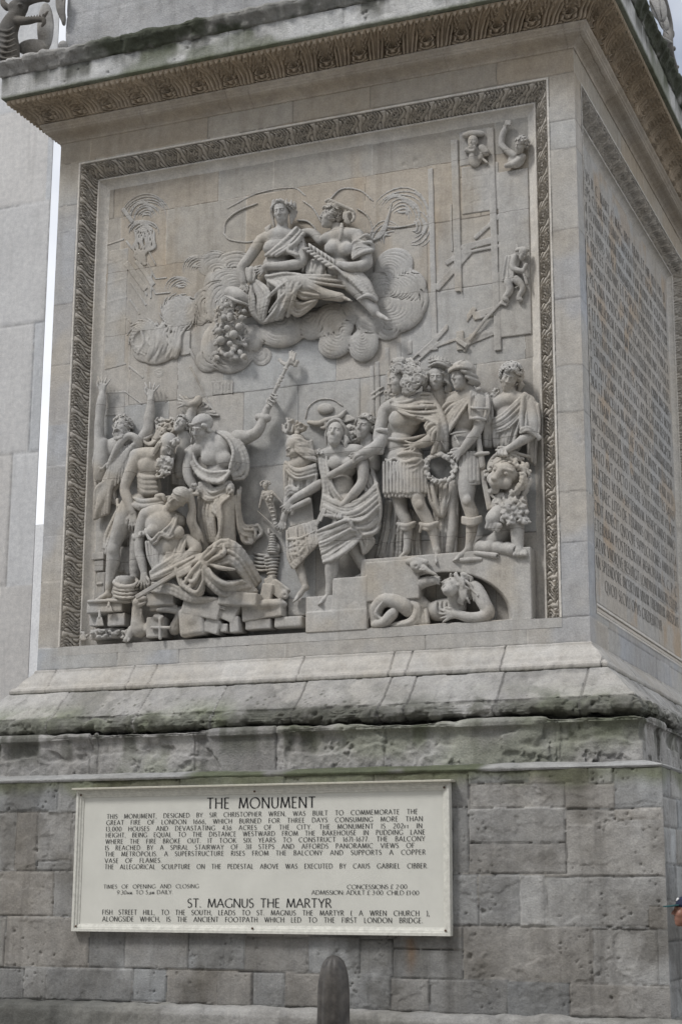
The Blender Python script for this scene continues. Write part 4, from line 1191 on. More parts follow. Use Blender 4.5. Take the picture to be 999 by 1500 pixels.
    def curls(s, n=60, r=.05, R0=.08, face=0.12, low=-.45, seed=3, lift=.02, top=2.0, back=True):
        """curly hair over the skull of the last head"""
        rg = np.random.default_rng(seed); c, R, Hm = s.hd; k = 0; n = int(n * 1.9); r *= .66; R0 *= .78
        while k < n:
            v = rg.normal(size=3); v /= np.linalg.norm(v)
            p = v * np.array([.36, .40, .43]) + np.array([0, .12, -.06])
            if (p[2] > face and p[1] < .30 - .25 * abs(p[0])) or p[1] < low or p[1] > top: continue
            t1 = np.cross(v, rg.normal(size=3)); t1 /= np.linalg.norm(t1); t2 = np.cross(v, t1)
            a0 = rg.uniform(0, 6.3); pr = None
            for q in range(6):
                a = a0 + q * 0.95; rad = R0 * (1 - q * 0.11)
                w = s.hp(p + v * (lift + .012 * q) + (t1 * math.cos(a) + t2 * math.sin(a)) * rad)
                if pr is not None: s._seg(pr, r * Hm, w, r * Hm * .9, .012 * Hm)
                pr = w
            k += 1
        s.well(s.hp((0, .16, -.09)), np.array([.345, .37, .40]) * Hm, R, .03 * Hm)
        return s
    def strand(s, pts, r=.05, wave=.03, n=14, k=.02):
        """a lock of hair in head coordinates"""
        Q = resamp(np.array(pts, float), n); Hm = s.hd[2]; pr = None
        for i, q in enumerate(Q):
            o = np.array([math.sin(i * 1.5), 0, math.cos(i * 1.5)]) * wave
            w = s.hp(q + o); rr = r * (1 - .45 * i / n) * Hm
            if pr is not None: s._seg(pr, rr, w, rr, k * Hm)
            pr = w
        return s
    def hand(s, x, y, d, ang, L, thumb=1, spread=0.12, curl=0.4, dout=0.0, k=0.05):
        """wrist at x, y; fingers point along ang (degrees, 90 = up in the picture)"""
        a = math.radians(ang); f = np.array([math.cos(a), -math.sin(a)]); g = np.array([-f[1], f[0]]) * -thumb
        def p(u_, v_, w_=0): return (x + f[0] * u_ * L + g[0] * v_ * L, y + f[1] * u_ * L + g[1] * v_ * L, d + w_ * L)
        for v in (-.13, -.04, .05, .13):
            s.tube([(*p(.0, v * .6), L * .12), (*p(.42, v, .03 + dout * .4), L * .085)], k * L, sm=False)
        for j, (v, ln) in enumerate(((-.17, .40), (-.058, .50), (.058, .53), (.17, .47))):
            b = v * (1 + 1.4 * spread / .12)
            c1, c2, c3 = curl * .10, curl * .32, curl * .62
            s.tube([(*p(.42, v, .03 + dout * .4), L * .072), (*p(.42 + ln * .40, v + (b - v) * .4, .05 - c1 * .2 + dout * .7), L * .066),
                    (*p(.42 + ln * (.75 - .12 * curl), v + (b - v) * .75, .03 - c2 + dout), L * .06), (*p(.42 + ln * (1 - .42 * curl), b, -c3 + dout), L * .05)], .012 * L, sm=False)
        s.tube([(*p(.10, .12), L * .09), (*p(.30, .30, .05), L * .075), (*p(.50, .36, .06 - .1 * curl), L * .062), (*p(.62, .36 - .1 * curl, .03 - .2 * curl), L * .05)], .03 * L, sm=False)
        return s
    def foot(s, x, y, d, ang, L, out=0.3, k=0.08):
        """ankle at x, y, toes along ang; out tips the toes out of the wall"""
        a = math.radians(ang); f = np.array([math.cos(a), -math.sin(a)])
        def p(u_, v_, w_): return (x + f[0] * u_ * L, y + f[1] * u_ * L + v_ * L, d + w_ * L)
        s.tube([(*p(-.12, .18, -.05), L * .15), (*p(0, .06, 0), L * .15), (*p(.4, .2, out * .4), L * .14), (*p(.66, .26, out * .7), L * .12)], k * L, sm=False)
        for j, w_ in enumerate((-.13, -.06, .0, .06, .13)):
            s.tube([(*p(.62, .27, out * .65 + w_), L * .075), (*p(.88 - .05 * abs(j - 1), .30, out * .9 + w_ * 1.1), L * .06)], .02 * L, sm=False)
        return s
    def build(s, name, parent, label=None, mat=None, tone=1.0, ripple=None, keep_back=False):
        lo = np.min([o[-2] for o in s.ops if not o[6 if o[0] == 'box' or o[0] == 'seg' else 5]], 0)
        hi = np.max([o[-1] for o in s.ops if not o[6 if o[0] == 'box' or o[0] == 'seg' else 5]], 0)
        h = s.h
        lo = lo - 3.5 * h; hi = hi + 3.5 * h
        hi[1] = min(hi[1], BED + 0.05) if not keep_back else hi[1]
        n = np.maximum(((hi - lo) / h).astype(int) + 1, 6)
        f = np.full(tuple(n), 0.25, np.float32)
        ax = [lo[k] + h * np.arange(n[k]) for k in range(3)]
        for o in s.ops:
            kind = o[0]; blo, bhi = o[-2], o[-1]
            if kind == 'seg': k, sub = o[5], o[6]
            elif kind == 'ell': k, sub = o[4], o[5]
            else: k, sub = o[5], o[6]
            mg = k + 2.5 * h
            i0 = np.clip(((blo - mg - lo) / h).astype(int), 0, n - 1); i1 = np.clip(((bhi + mg - lo) / h).astype(int) + 2, 1, n)
            if (i1 <= i0).any(): continue
            sl = tuple(slice(i0[q], i1[q]) for q in range(3))
            X = ax[0][sl[0]][:, None, None]; Y = ax[1][sl[1]][None, :, None]; Z = ax[2][sl[2]][None, None, :]
            if kind == 'seg':
                _, a, ra, b, rb = o[:5]
                v = b - a; L2 = float(v @ v) + 1e-12
                t = np.clip(((X - a[0]) * v[0] + (Y - a[1]) * v[1] + (Z - a[2]) * v[2]) / L2, 0, 1)
                g = np.sqrt((X - a[0] - t * v[0]) ** 2 + (Y - a[1] - t * v[1]) ** 2 + (Z - a[2] - t * v[2]) ** 2) - (ra + (rb - ra) * t)
            else:
                c, r, R = o[1:4]
                dx, dy, dz = X - c[0], Y - c[1], Z - c[2]
                q = [R[i, 0] * dx + R[i, 1] * dy + R[i, 2] * dz for i in range(3)]
                if kind == 'ell':
                    k0 = np.sqrt((q[0] / r[0]) ** 2 + (q[1] / r[1]) ** 2 + (q[2] / r[2]) ** 2)
                    k1 = np.sqrt((q[0] / r[0] ** 2) ** 2 + (q[1] / r[1] ** 2) ** 2 + (q[2] / r[2] ** 2) ** 2) + 1e-9
                    g = k0 * (k0 - 1) / k1
                    g = np.where(k0 < 1e-6, -float(r.min()), g)
                else:
                    rn = o[4]
                    e = [np.abs(q[i]) - (r[i] - rn) for i in range(3)]
                    g = np.sqrt(np.maximum(e[0], 0) ** 2 + np.maximum(e[1], 0) ** 2 + np.maximum(e[2], 0) ** 2) + np.minimum(np.maximum(np.maximum(e[0], e[1]), e[2]), 0) - rn
            cur = f[sl]
            k = max(k, 1e-5)
            if sub:
                g = -g
                hh = np.maximum(k - np.abs(cur - g), 0) / k
                f[sl] = np.maximum(cur, g) + hh * hh * k * 0.25
            else:
                hh = np.maximum(k - np.abs(cur - g), 0) / k
                f[sl] = np.minimum(cur, g) - hh * hh * k * 0.25
        if ripple is not None:
            f = f + ripple(ax[0][:, None, None], ax[1][None, :, None], ax[2][None, None, :]).astype(np.float32)
        f[0] = f[-1] = 0.1; f[:, 0] = f[:, -1] = 0.1; f[:, :, 0] = f[:, :, -1] = 0.1
        V, F = surface_nets(f, lo, h)
        if not len(V): return None
        # chisel work: small pleats on cloth, slight tooling and wear on everything
        if not keep_back and name not in ('cannon', 'baton', 'sword', 'set_square', 'scroll'):
            fa, fb, fc = V[F[:, 0]], V[F[:, 1]], V[F[:, 2]]; nf_ = np.cross(fb - fa, V[F[:, 3]] - fa); N_ = np.zeros_like(V)
            for q in range(4): np.add.at(N_, F[:, q], nf_)
            N_ /= np.linalg.norm(N_, axis=1)[:, None] + 1e-12
            dd = (fbm(V, 18, 3, 411) - .5) * 0.0035 - 0.006 * pits(V, 16, 413, 0.04, 0.3)
            if name.split('.')[0] in CLOTH:
                dd = dd + (fbm(V * np.array([1, 1, .5]), 9, 3, 415) - .5) * 0.005
            elif name in FLESH:
                dd = dd + (fbm(V, 5.5, 3, 419) - .5) * 0.008
            V = V + N_ * dd[:, None]
        t = np.ones((len(V), 3)) * tone * (0.94 + 0.12 * fbm(V, 4, 3, 401))[:, None]
        w_ = sstep(0.5, 0.7, fbm(V, 2.2, 3, 403))[:, None]
        t = t * (1 - w_) + t * np.array([1.0, 0.955, 0.89]) * w_
        return mesh_obj(name, V, F, mat or M['relief'], parent, t, True, label)
# ------------------------------------------------------------------ the carved relief: figures of the left half
rel = empty("carved_relief", ((FX0 + FX1) / 2, 0, FZ0), "large pale stone relief of allegorical figures, clouds and scaffolding set into the pedestal's front", "sculpture")
VA, VB, VC, VD = (120, 540, 6.244), (120, 720, 6.244), (240, 580, 6.244), (200, 680, 4.995)
VE, VF, VG, VH = (390, 580, 5.55), (390, 740, 5.55), (550, 510, 7.685), (640, 510, 6.244)
V1, V2, V3, V4 = (110, 530, 3.573), (340, 500, 3.4875), (540, 490, 3.408), (280, 260, 2.629)
V5, V6, V7, V8 = (530, 800, 3.33), (120, 820, 2.938), (600, 160, 4.168), (100, 270, 4.1625)

# --- winged bearded old man
s = Sculpt(VA, seed=1)
s.ell(640, 905, 150, 160, 150, 108, 12); s.ell(620, 1085, 140, 138, 140, 98, 10); s.ell(520, 1245, 140, 150, 120, 105, 5)
s.ell(585, 880, 215, 90, 70, 45, 10, 26); s.ell(745, 885, 210, 80, 70, 45, 0, 26)
s.tube([(500, 800, 175, 80), (640, 790, 170, 80), (800, 800, 130, 75)], 20)
for i in range(4):
    s.tube([(520 + i * 12, 985 + i * 42, 212 - i * 6, 16), (590, 1004 + i * 45, 230 - i * 6, 20), (680 + i * 4, 1000 + i * 44, 212 - i * 6, 14)], 22)
for i in range(5): s.tube([(500 + i * 4, 940 + i * 34, 196, 9), (545 + i * 5, 985 + i * 34, 226, 11), (570 + i * 5, 1000 + i * 34, 232, 6)], 12)
s.tube([(615, 930, 262, 5), (620, 1060, 252, 5), (610, 1180, 240, 5)], 12, True)
s.tube([(660, 800, 190, 75), (730, 760, 210, 70)], 15)
s.head(785, 705, 235, 240, yaw=38, pitch=28, roll=14)
s.tube([(505, 830, 185, 82), (440, 960, 225, 62), (395, 1095, 240, 50), (420, 1190, 245, 52), (470, 1320, 250, 33)], 14)
s.hand(470, 1325, 245, -86, 175, thumb=-1, spread=.05, curl=.25)
s.tube([(440, 1270, 170, 118), (375, 1430, 190, 102), (312, 1590, 190, 68), (290, 1660, 190, 64), (290, 1760, 165, 72), (265, 1880, 150, 52), (246, 2030, 140, 33)], 12)
s.ell(286, 1650, 222, 46, 50, 34, 10, 22)
s.foot(240, 2050, 140, 197, 165, .2)
s.tube([(560, 1290, 120, 120), (520, 1600, 110, 100), (500, 1900, 80, 70)], 14)
time_fig = s.build("winged_man", rel, "winged bald old man with a long beard bending over the seated woman")
s = Sculpt(VA, seed=2); s.hd = None
s.head(785, 705, 235, 240, yaw=38, pitch=28, roll=14); s.ops.clear()
s.ell(862, 668, 285, 42, 34, 34, 20); rg = np.random.default_rng(4)
for i in range(12): s.tube([(850 + rg.uniform(-40, 40), 655 + rg.uniform(-25, 40), 300 + rg.uniform(-15, 20), 17)], 3)
for i in range(46):
    t = rg.uniform(0, 1); x0 = 770 - 20 * t + rg.uniform(-75, 60) * (1 - .35 * t); y0 = 815 + 150 * t + rg.uniform(-15, 15)
    a = rg.uniform(0, 6.3); p = []
    for q in range(4): p.append((x0 + 22 * math.cos(a + q * 1.1), y0 + 22 * math.sin(a + q * 1.1) + q * 4, 285 - 30 * t + rg.uniform(-40, 26), 14 - 2 * q))
    s.tube(p, 4, sm=False)
s.ell(765, 880, 250, 60, 90, 50, 6)
for i in range(14): s.strand([(-.30 + rg.uniform(-.05, .05), .1 - i * .03, -.1 + rg.uniform(-.1, .1)), (-.36, -.1 - i * .03, -.02), (-.30, -.32 - i * .02, .08)], .05, .03, 8)
s.build("hair_and_beard", time_fig)
s = Sculpt(VA, seed=3)
s.tube([(520, 700, 90, 60), (500, 640, 130, 40), (440, 612, 150, 36), (370, 660, 150, 38), (310, 760, 140, 36), (250, 900, 110, 32)], 10)
s.ell(330, 940, 50, 110, 260, 45, 24)
for i in range(9):
    t = i / 8; x0 = 470 - 200 * t; y0 = 700 + 190 * t
    s.tube([(x0, y0, 135 - 30 * t, 24), (x0 - 95 + 20 * t, y0 + 190, 110 - 20 * t, 32), (x0 - 180 + 60 * t, y0 + 360 + 30 * t, 85, 26), (x0 - 225 + 90 * t, y0 + 480, 60, 14)], 4)
for i in range(9):
    s.tube([(480 - 22 * i, 690 + 6 * i, 120, 14), (470 - 26 * i, 830 + 14 * i, 118, 19), (450 - 28 * i, 960 + 22 * i, 100, 10)], 3)
for i in range(6):
    x0 = 300 - 25 * i; s.tube([(x0, 960 + 20 * i, 110, 20), (x0 - 40, 1130, 90, 26), (x0 - 55, 1320 + 10 * i, 60, 18)], 3)
s.build("wing", time_fig)
s = Sculpt(VA, seed=4)
s.cloth([(330, 1200, 120), (340, 1260, 150), (420, 1180, 200)], [(330, 1330, 120), (420, 1300, 230), (830, 1200, 160)], 3, 14)
s.folds([[(470, 1180, 220), (560, 1215, 260), (700, 1200, 250), (830, 1170, 180)], [(460, 1220, 220), (570, 1262, 262), (720, 1240, 240), (850, 1200, 180)], [(350, 1270, 180), (460, 1250, 250), (560, 1300, 240)]], 24, 10)
s.cloth([(400, 1300, 190), (330, 1450, 150), (235, 1640, 110)], [(330, 1290, 150), (230, 1500, 90), (205, 1640, 90)], 2, 13)
s.tube([(235, 1645, 110, 12), (225, 1690, 100, 16), (245, 1560, 100, 10)], 5)
s.tube([(690, 1170, 250, 26), (740, 1160, 265, 20), (760, 1200, 255, 18)], 6)
s.cloth([(430, 1560, 60), (440, 1760, 40)], [(560, 1480, 60), (560, 1800, 40)], 3, 14)
s.build("drapery", time_fig)

# --- shouting bearded man with both arms up
s = Sculpt(VA, seed=5)
s.tube([(190, 700, 60, 90), (185, 880, 60, 90), (180, 1000, 40, 80)], 18); s.ell(330, 720, 40, 190, 110, 60)
s.tube([(165, 690, 80, 62), (160, 540, 90, 50), (165, 455, 100, 46), (180, 330, 95, 52), (190, 230, 85, 34)], 14)
s.hand(190, 215, 85, 82, 160, thumb=1, spread=.10, curl=.2)
s.tube([(560, 660, 40, 80), (610, 560, 70, 62), (620, 440, 75, 55), (632, 340, 70, 38), (632, 280, 70, 34)], 14)
s.hand(632, 275, 70, 84, 165, thumb=1, spread=.12, curl=.2)
s.head(370, 540, 105, 225, yaw=-28, pitch=-8, roll=-8, mouth=.9)
s.tube([(430, 690, 60, 70), (410, 610, 80, 60)], 14)
m = s.build("shouting_man", rel, "bearded man shouting with both arms thrown up at the left edge")
s = Sculpt(VA, seed=6); s.head(370, 540, 105, 225, yaw=-28, pitch=-8, roll=-8); s.ops.clear()
s.curls(80, .045, .07, .16, -.3, 7)
for i in range(22): s.strand([(rg.uniform(-.26, .26), -.32 + rg.uniform(-.04, .06), .28), (rg.uniform(-.26, .26), -.5, .30), (rg.uniform(-.2, .2), -.62, .24)], .05, .03, 6)
for q in (-1, 1): s.strand([(0, -.17, .43), (q * .12, -.2, .4), (q * .2, -.32, .34)], .045, .01, 6)
s.build("hair_and_beard", m)
s = Sculpt(VA, seed=7)
s.cloth([(140, 750, 120), (110, 860, 110), (150, 970, 90), (230, 940, 80)], [(170, 760, 120), (150, 850, 120), (180, 920, 120), (230, 870, 100)], 2, 13)
s.cloth([(120, 960, 80), (140, 1100, 70), (210, 1190, 50)], [(260, 980, 70), (300, 1100, 60), (320, 1240, 40)], 4, 14)
s.folds([[(540, 620, 90), (590, 640, 95), (650, 600, 80)], [(560, 650, 90), (610, 690, 95), (690, 640, 80), (750, 560, 70)], [(600, 700, 95), (650, 690, 100), (740, 600, 80)]], 16, 9)
s.cloth([(560, 610, 60), (590, 720, 70)], [(740, 520, 50), (690, 690, 70)], 3, 14)
s.build("drapery", m)

# --- frightened figure behind, hand raised
s = Sculpt(VC, seed=8)
s.head(165, 265, 95, 190, yaw=-22, pitch=-18, roll=14, mouth=.3)
s.tube([(180, 350, 60, 60), (190, 460, 55, 85), (170, 700, 40, 90)], 18)
s.hand(250, 75, 90, 168, 150, thumb=-1, spread=.12, curl=.5)
s.tube([(255, 75, 85, 34), (300, 60, 80, 40), (320, 30, 60, 44)], 10); s.tube([(290, 70, 60, 42), (250, 180, 50, 55), (240, 240, 50, 60)], 12)
m = s.build("frightened_youth", rel, "frightened youth looking up behind the winged man, one hand raised")
s = Sculpt(VC, seed=9); s.head(165, 265, 95, 190, yaw=-22, pitch=-18, roll=14); s.ops.clear()
s.curls(70, .045, .075, .14, -.35, 9); s.build("hair", m)
s = Sculpt(VC, seed=10)
s.cloth([(90, 480, 80), (85, 800, 60)], [(230, 420, 70), (200, 820, 60)], 5, 13)
s.cloth([(310, 30, 60), (250, 150, 50)], [(500, 180, 20), (330, 160, 40)], 3, 12)
s.build("drapery", m)
s = Sculpt(VA, seed=11); rg = np.random.default_rng(12)      # crouched person's hair further back
s.ell(760, 520, 40, 80, 70, 45)
for i in range(34):
    x0, y0 = 760 + rg.uniform(-75, 75), 515 + rg.uniform(-60, 60); a = rg.uniform(0, 6)
    s.tube([(x0 + 18 * math.cos(a + q), y0 + 18 * math.sin(a + q), 70 + rg.uniform(0, 30), 12) for q in range(4)], 3, sm=False)
s.hand(680, 640, 95, 62, 150, thumb=-1, spread=.1, curl=.3)
s.build("hidden_head", rel, "curly back of a head and a hand between the raised arm and the youth")

# --- standing woman in a headscarf with the raised sceptre arm
s = Sculpt(VC, seed=13)
s.ell(480, 500, 170, 175, 170, 105, 4); s.ell(500, 740, 150, 150, 170, 95); s.ell(500, 950, 140, 165, 150, 95)
s.tube([(270, 520, 160, 70), (420, 440, 175, 85), (590, 420, 140, 80)], 20)
s.ell(420, 570, 215, 88, 76, 60, 0, 34); s.ell(560, 585, 212, 85, 76, 60, 0, 34)
s.tube([(440, 440, 180, 75), (410, 360, 200, 72)], 16)
s.head(350, 300, 235, 250, yaw=-28, pitch=26, roll=14)
s.tube([(680, 390, 110, 95), (760, 380, 120, 66), (855, 330, 125, 54), (905, 230, 120, 44), (955, 90, 115, 32)], 16)
s.tube([(870, 195, 122, 46), (945, 205, 122, 46)], 5)
s.tube([(262, 540, 170, 72), (235, 640, 180, 66), (232, 740, 190, 56), (290, 850, 190, 40)], 14)
s.hand(290, 850, 195, -20, 140, thumb=1, spread=.08, curl=.5)
s.tube([(580, 960, 180, 100), (575, 1100, 175, 98), (585, 1300, 150, 86), (590, 1450, 120, 70)], 20)
s.tube([(420, 980, 110, 100), (390, 1200, 80, 100), (380, 1450, 50, 80)], 20)
m = s.build("standing_woman", rel, "tall woman in a headscarf lifting a bare arm with a sceptre")
s = Sculpt(VC, seed=14); s.head(350, 300, 235, 250, yaw=-28, pitch=26, roll=14); s.ops.clear()
s.well(s.hp((0, .20, -.12)), np.array([.37, .33, .40]) * s.hd[2], s.hd[1], .01)
s.wrap(24, 62, 5, .05, tilt=.25); s.wrap(70, 86, 2, .05, -170, 170)
for i in range(16):
    a = i / 15.0
    s.strand([(.30 - .12 * a, .24, .26 - .2 * a), (.36, .05 - .1 * a, .1 - .2 * a), (.34, -.22 - .1 * a, .0 - .25 * a)], .06, .04, 9)
for i in range(6): s.strand([(-.28, .22, .3), (-.33, -.05, .22), (-.30, -.35 - .03 * i, .18 + .02 * i)], .05, .03, 9)
s.build("hair_and_scarf", m)
s = Sculpt(VC, seed=15)
s.cloth([(490, 330, 190), (590, 400, 235), (640, 520, 255), (610, 660, 260)], [(570, 340, 130), (700, 420, 170), (770, 600, 140), (740, 740, 140), (640, 760, 190)], 4, 17, k=5)
s.cloth([(255, 460, 200), (300, 620, 235), (420, 700, 280), (590, 690, 275)], [(205, 500, 180), (290, 680, 225), (370, 760, 270), (520, 790, 280), (600, 700, 270)], 3, 15, k=5)
s.cloth([(205, 600, 175), (200, 700, 170)], [(300, 640, 190), (280, 720, 190)], 3, 12)
s.cloth([(330, 800, 210), (350, 920, 220), (440, 960, 240), (580, 890, 240)], [(420, 790, 235), (470, 850, 250), (560, 800, 250), (610, 790, 230)], 4, 14, k=5)
s.ell(610, 850, 240, 40, 60, 40, 10); s.folds([[(580, 880, 255), (610, 840, 280), (640, 900, 260)], [(590, 910, 255), (630, 870, 280), (630, 920, 255)]], 13, 6)
s.cloth([(330, 910, 190), (320, 1100, 150), (370, 1340, 100)], [(480, 960, 230), (460, 1100, 230), (480, 1330, 170)], 6, 16, k=5)
s.cloth([(480, 960, 255), (450, 1050, 260), (500, 1100, 260), (520, 1220, 230), (480, 1350, 180)], [(600, 920, 270), (520, 1000, 290), (530, 1120, 290), (520, 1250, 250), (510, 1360, 200)], 3, 15, k=5)
s.cloth([(640, 950, 200), (670, 1080, 190), (700, 1250, 160), (800, 1290, 80)], [(700, 840, 120), (690, 1000, 140), (730, 1180, 110), (870, 1190, 50)], 3, 14, k=5)
s.cloth([(700, 1200, 140), (730, 1330, 110), (800, 1350, 70)], [(860, 1180, 60), (900, 1250, 50), (850, 1300, 50)], 3, 14)
s.build("drapery", m)
s = Sculpt(V2, seed=16)      # sceptre topped by a winged eye-hand
s.tube([(185, 330, 62, 11), (225, 240, 62, 9), (275, 140, 60, 9), (300, 90, 60, 9)], 3, sm=False)
s.tube([(183, 338, 70, 15)], 3)
for t in (.45, .55, .62, .8): s.tube([(185 + 110 * t - 8, 330 - 240 * t - 3, 64, 6), (185 + 110 * t + 8, 330 - 240 * t + 4, 64, 6)], 3)
s.tube([(250, 105, 50, 8), (275, 118, 55, 10), (300, 110, 55, 10), (330, 125, 45, 7)], 4); s.tube([(245, 95, 45, 10), (262, 110, 50, 8)], 3); s.tube([(332, 105, 45, 12), (322, 125, 50, 8)], 3)
for j, a in enumerate((295, 305, 315, 325)): s.tube([(297 + j * 6, 100, 58, 6), (a, 48 + 6 * abs(j - 1), 52, 5)], 2)
s.build("sceptre", m)
s = Sculpt(V2, seed=17); s.tube([(160, 390, 50, 22), (190, 330, 55, 17)], 5); s.hand(188, 338, 62, 62, 72, thumb=1, spread=.05, curl=1.5); s.folds([[(178, 312, 74), (205, 330, 78)], [(186, 294, 74), (214, 310, 78)], [(195, 278, 72), (226, 292, 76)], [(200, 266, 70), (230, 276, 74)]], 9, 2); s.build("sceptre_hand", m)

# --- seated drooping woman with the sword
s = Sculpt(VD, seed=20)
s.ell(190, 440, 190, 150, 130, 95, -14); s.ell(230, 590, 180, 140, 130, 90, -6); s.ell(260, 740, 170, 165, 110, 90)
s.tube([(75, 370, 190, 62), (180, 350, 195, 62), (320, 420, 160, 60)], 16)
s.tube([(225, 350, 200, 52), (255, 305, 215, 50)], 12)
s.head(305, 258, 245, 190, yaw=-14, pitch=14, roll=46)
s.ell(125, 490, 245, 58, 52, 50, 0, 16); s.ell(300, 500, 220, 60, 58, 50, 0, 16)
s.tube([(62, 390, 190, 58), (30, 500, 190, 50), (22, 630, 200, 38), (42, 710, 205, 37), (58, 800, 205, 25)], 10)
s.hand(58, 805, 210, -95, 125, thumb=1, spread=.10, curl=.3)
s.tube([(370, 560, 160, 60), (440, 620, 175, 48), (370, 680, 205, 42), (280, 730, 235, 29)], 12)
s.hand(275, 735, 240, 238, 120, thumb=-1, spread=.09, curl=.45)
s.tube([(330, 780, 150, 95), (520, 740, 165, 105), (640, 650, 155, 92), (720, 760, 120, 80), (800, 880, 80, 60)], 24)
s.tube([(360, 840, 120, 80), (520, 850, 120, 85), (600, 960, 90, 50)], 20)
s.tube([(590, 1000, 110, 24), (650, 1040, 95, 20)], 8); s.foot(560, 1005, 120, -18, 110, .2)
m = s.build("seated_woman", rel, "drooping seated woman with bare shoulders, her hand on a sword")
s = Sculpt(VD, seed=21); s.head(305, 258, 245, 190, yaw=-14, pitch=14, roll=46); s.ops.clear()
s.well(s.hp((0, .20, -.10)), np.array([.36, .32, .40]) * s.hd[2], s.hd[1], .01)
s.wrap(26, 60, 4, .045, tilt=.2); s.wrap(68, 84, 2, .05, -170, 170)
rg = np.random.default_rng(22)
for i in range(16):
    x0 = 395 + rg.uniform(-14, 20)
    s.tube([(x0 - 10, 215 + rg.uniform(-15, 15), 225 + rg.uniform(-25, 15), 13), (x0 + 10, 320, 200 + rg.uniform(-25, 20), 15), (x0 + 5 + rg.uniform(-20, 20), 420, 190 + rg.uniform(-20, 20), 14), (x0 + 25 + rg.uniform(-25, 35), 510, 175, 13), (x0 + 40 + rg.uniform(-40, 40), 570 + rg.uniform(-20, 25), 160, 8)], 5)
for i in range(12): s.tube([(425 + rg.uniform(-35, 35), 185 + rg.uniform(-35, 35), 220 + rg.uniform(-20, 25), 15)], 4)
s.build("hair_and_veil", m)
s = Sculpt(VD, seed=23)
s.cloth([(70, 480, 245), (110, 560, 285), (180, 500, 275), (230, 530, 270), (290, 480, 240)], [(80, 500, 240), (130, 580, 280), (185, 520, 275), (240, 545, 270), (300, 500, 240)], 1, 11)
s.cloth([(185, 500, 265), (250, 440, 255), (290, 370, 230)], [(240, 530, 268), (280, 450, 258), (300, 380, 230)], 2, 9)
s.cloth([(-20, 520, 215), (-10, 550, 220)], [(75, 480, 235), (70, 510, 240)], 2, 11)
s.cloth([(75, 570, 235), (90, 680, 240), (130, 770, 230)], [(360, 560, 215), (330, 660, 230), (290, 760, 240)], 8, 10, k=5)
s.cloth([(110, 790, 220), (200, 730, 245), (350, 640, 220)], [(120, 840, 220), (240, 800, 250), (450, 700, 240)], 4, 13, k=5)
s.cloth([(470, 700, 275), (540, 620, 285), (640, 560, 270), (740, 600, 230), (830, 720, 150), (900, 850, 90)], [(490, 730, 280), (600, 740, 290), (680, 720, 280), (750, 780, 230), (800, 860, 160), (840, 910, 110)], 4, 16, k=6)
s.cloth([(490, 720, 280), (540, 800, 280), (640, 870, 260), (790, 860, 190)], [(500, 830, 255), (560, 900, 250), (660, 960, 210), (870, 930, 120)], 4, 18, k=6)
s.cloth([(470, 720, 280), (400, 800, 270), (350, 880, 250), (330, 880, 240)], [(490, 760, 280), (490, 860, 260), (470, 950, 240), (400, 940, 240)], 3, 15, k=6)
s.cloth([(120, 870, 210), (260, 880, 235), (420, 970, 230), (600, 985, 190)], [(120, 930, 200), (250, 940, 220), (400, 1000, 220), (590, 1005, 180)], 3, 12, k=5)
s.folds([[(520, 720, 292), (570, 690, 318), (640, 650, 312), (640, 600, 290)], [(540, 730, 295), (620, 760, 325), (720, 770, 290)], [(530, 760, 295), (580, 840, 312), (680, 880, 290), (780, 850, 220)], [(500, 690, 290), (560, 640, 310), (580, 590, 300)], [(320, 790, 250), (340, 880, 262), (440, 940, 262), (490, 850, 270)], [(360, 830, 262), (420, 860, 280), (470, 780, 285)]], 15, 8)
s.cut([(690, 770, 322, 14), (720, 740, 318, 16), (740, 770, 312, 10)], 4); s.cut([(620, 660, 330, 7), (640, 700, 325, 10), (620, 720, 322, 6)], 4)
s.build("drapery", m)
s = Sculpt(VD, seed=24)
s.box(205, 850, 262, 255, 17, 12, -26, 3, 2)
s.box(360, 790, 262, 60, 22, 18, -22, 6, 3); s.tube([(300, 785, 262, 16), (325, 880, 262, 14), (350, 890, 262, 12)], 4); s.tube([(295, 790, 262, 16), (285, 745, 262, 12)], 4)
s.tube([(420, 720, 262, 20), (460, 700, 262, 16)], 4)
s.build("sword", m, "broad stone sword lying across the seated woman's knees")
# ------------------------------------------------------------------ centre group
# --- crowned woman in profile stooping with a scroll
s = Sculpt(VE, seed=30)
s.head(245, 425, 130, 215, yaw=-72, pitch=26, roll=0)
s.tube([(280, 480, 110, 60), (310, 540, 95, 75)], 14)
s.ell(290, 640, 80, 130, 150, 80, 8); s.ell(280, 830, 60, 115, 130, 70); s.ell(290, 1000, 50, 110, 180, 70)
s.tube([(190, 590, 110, 60), (300, 540, 110, 70), (400, 480, 105, 62)], 18)
s.tube([(435, 715, 130, 46), (350, 770, 150, 44), (250, 825, 165, 38), (195, 868, 160, 26)], 8)
s.hand(205, 855, 165, 232, 130, thumb=1, spread=.07, curl=.5)
s.tube([(190, 780, 110, 44), (160, 940, 115, 34), (142, 1005, 115, 24)], 8); s.hand(142, 1005, 115, 246, 120, thumb=1, spread=.08, curl=.5)
s.tube([(285, 1180, 50, 80), (268, 1360, 75, 46), (292, 1450, 80, 40), (318, 1545, 90, 27)], 10)
s.foot(318, 1545, 95, 222, 145, .25)
m = s.build("profile_woman", rel, "stooping woman in profile with small figures on her head, holding a scroll")
s = Sculpt(VE, seed=31); s.head(245, 425, 130, 215, yaw=-72, pitch=26, roll=0); s.ops.clear(); rg = np.random.default_rng(31)
s.well(s.hp((0, .17, -.09)), np.array([.34, .36, .40]) * s.hd[2], s.hd[1], .02)
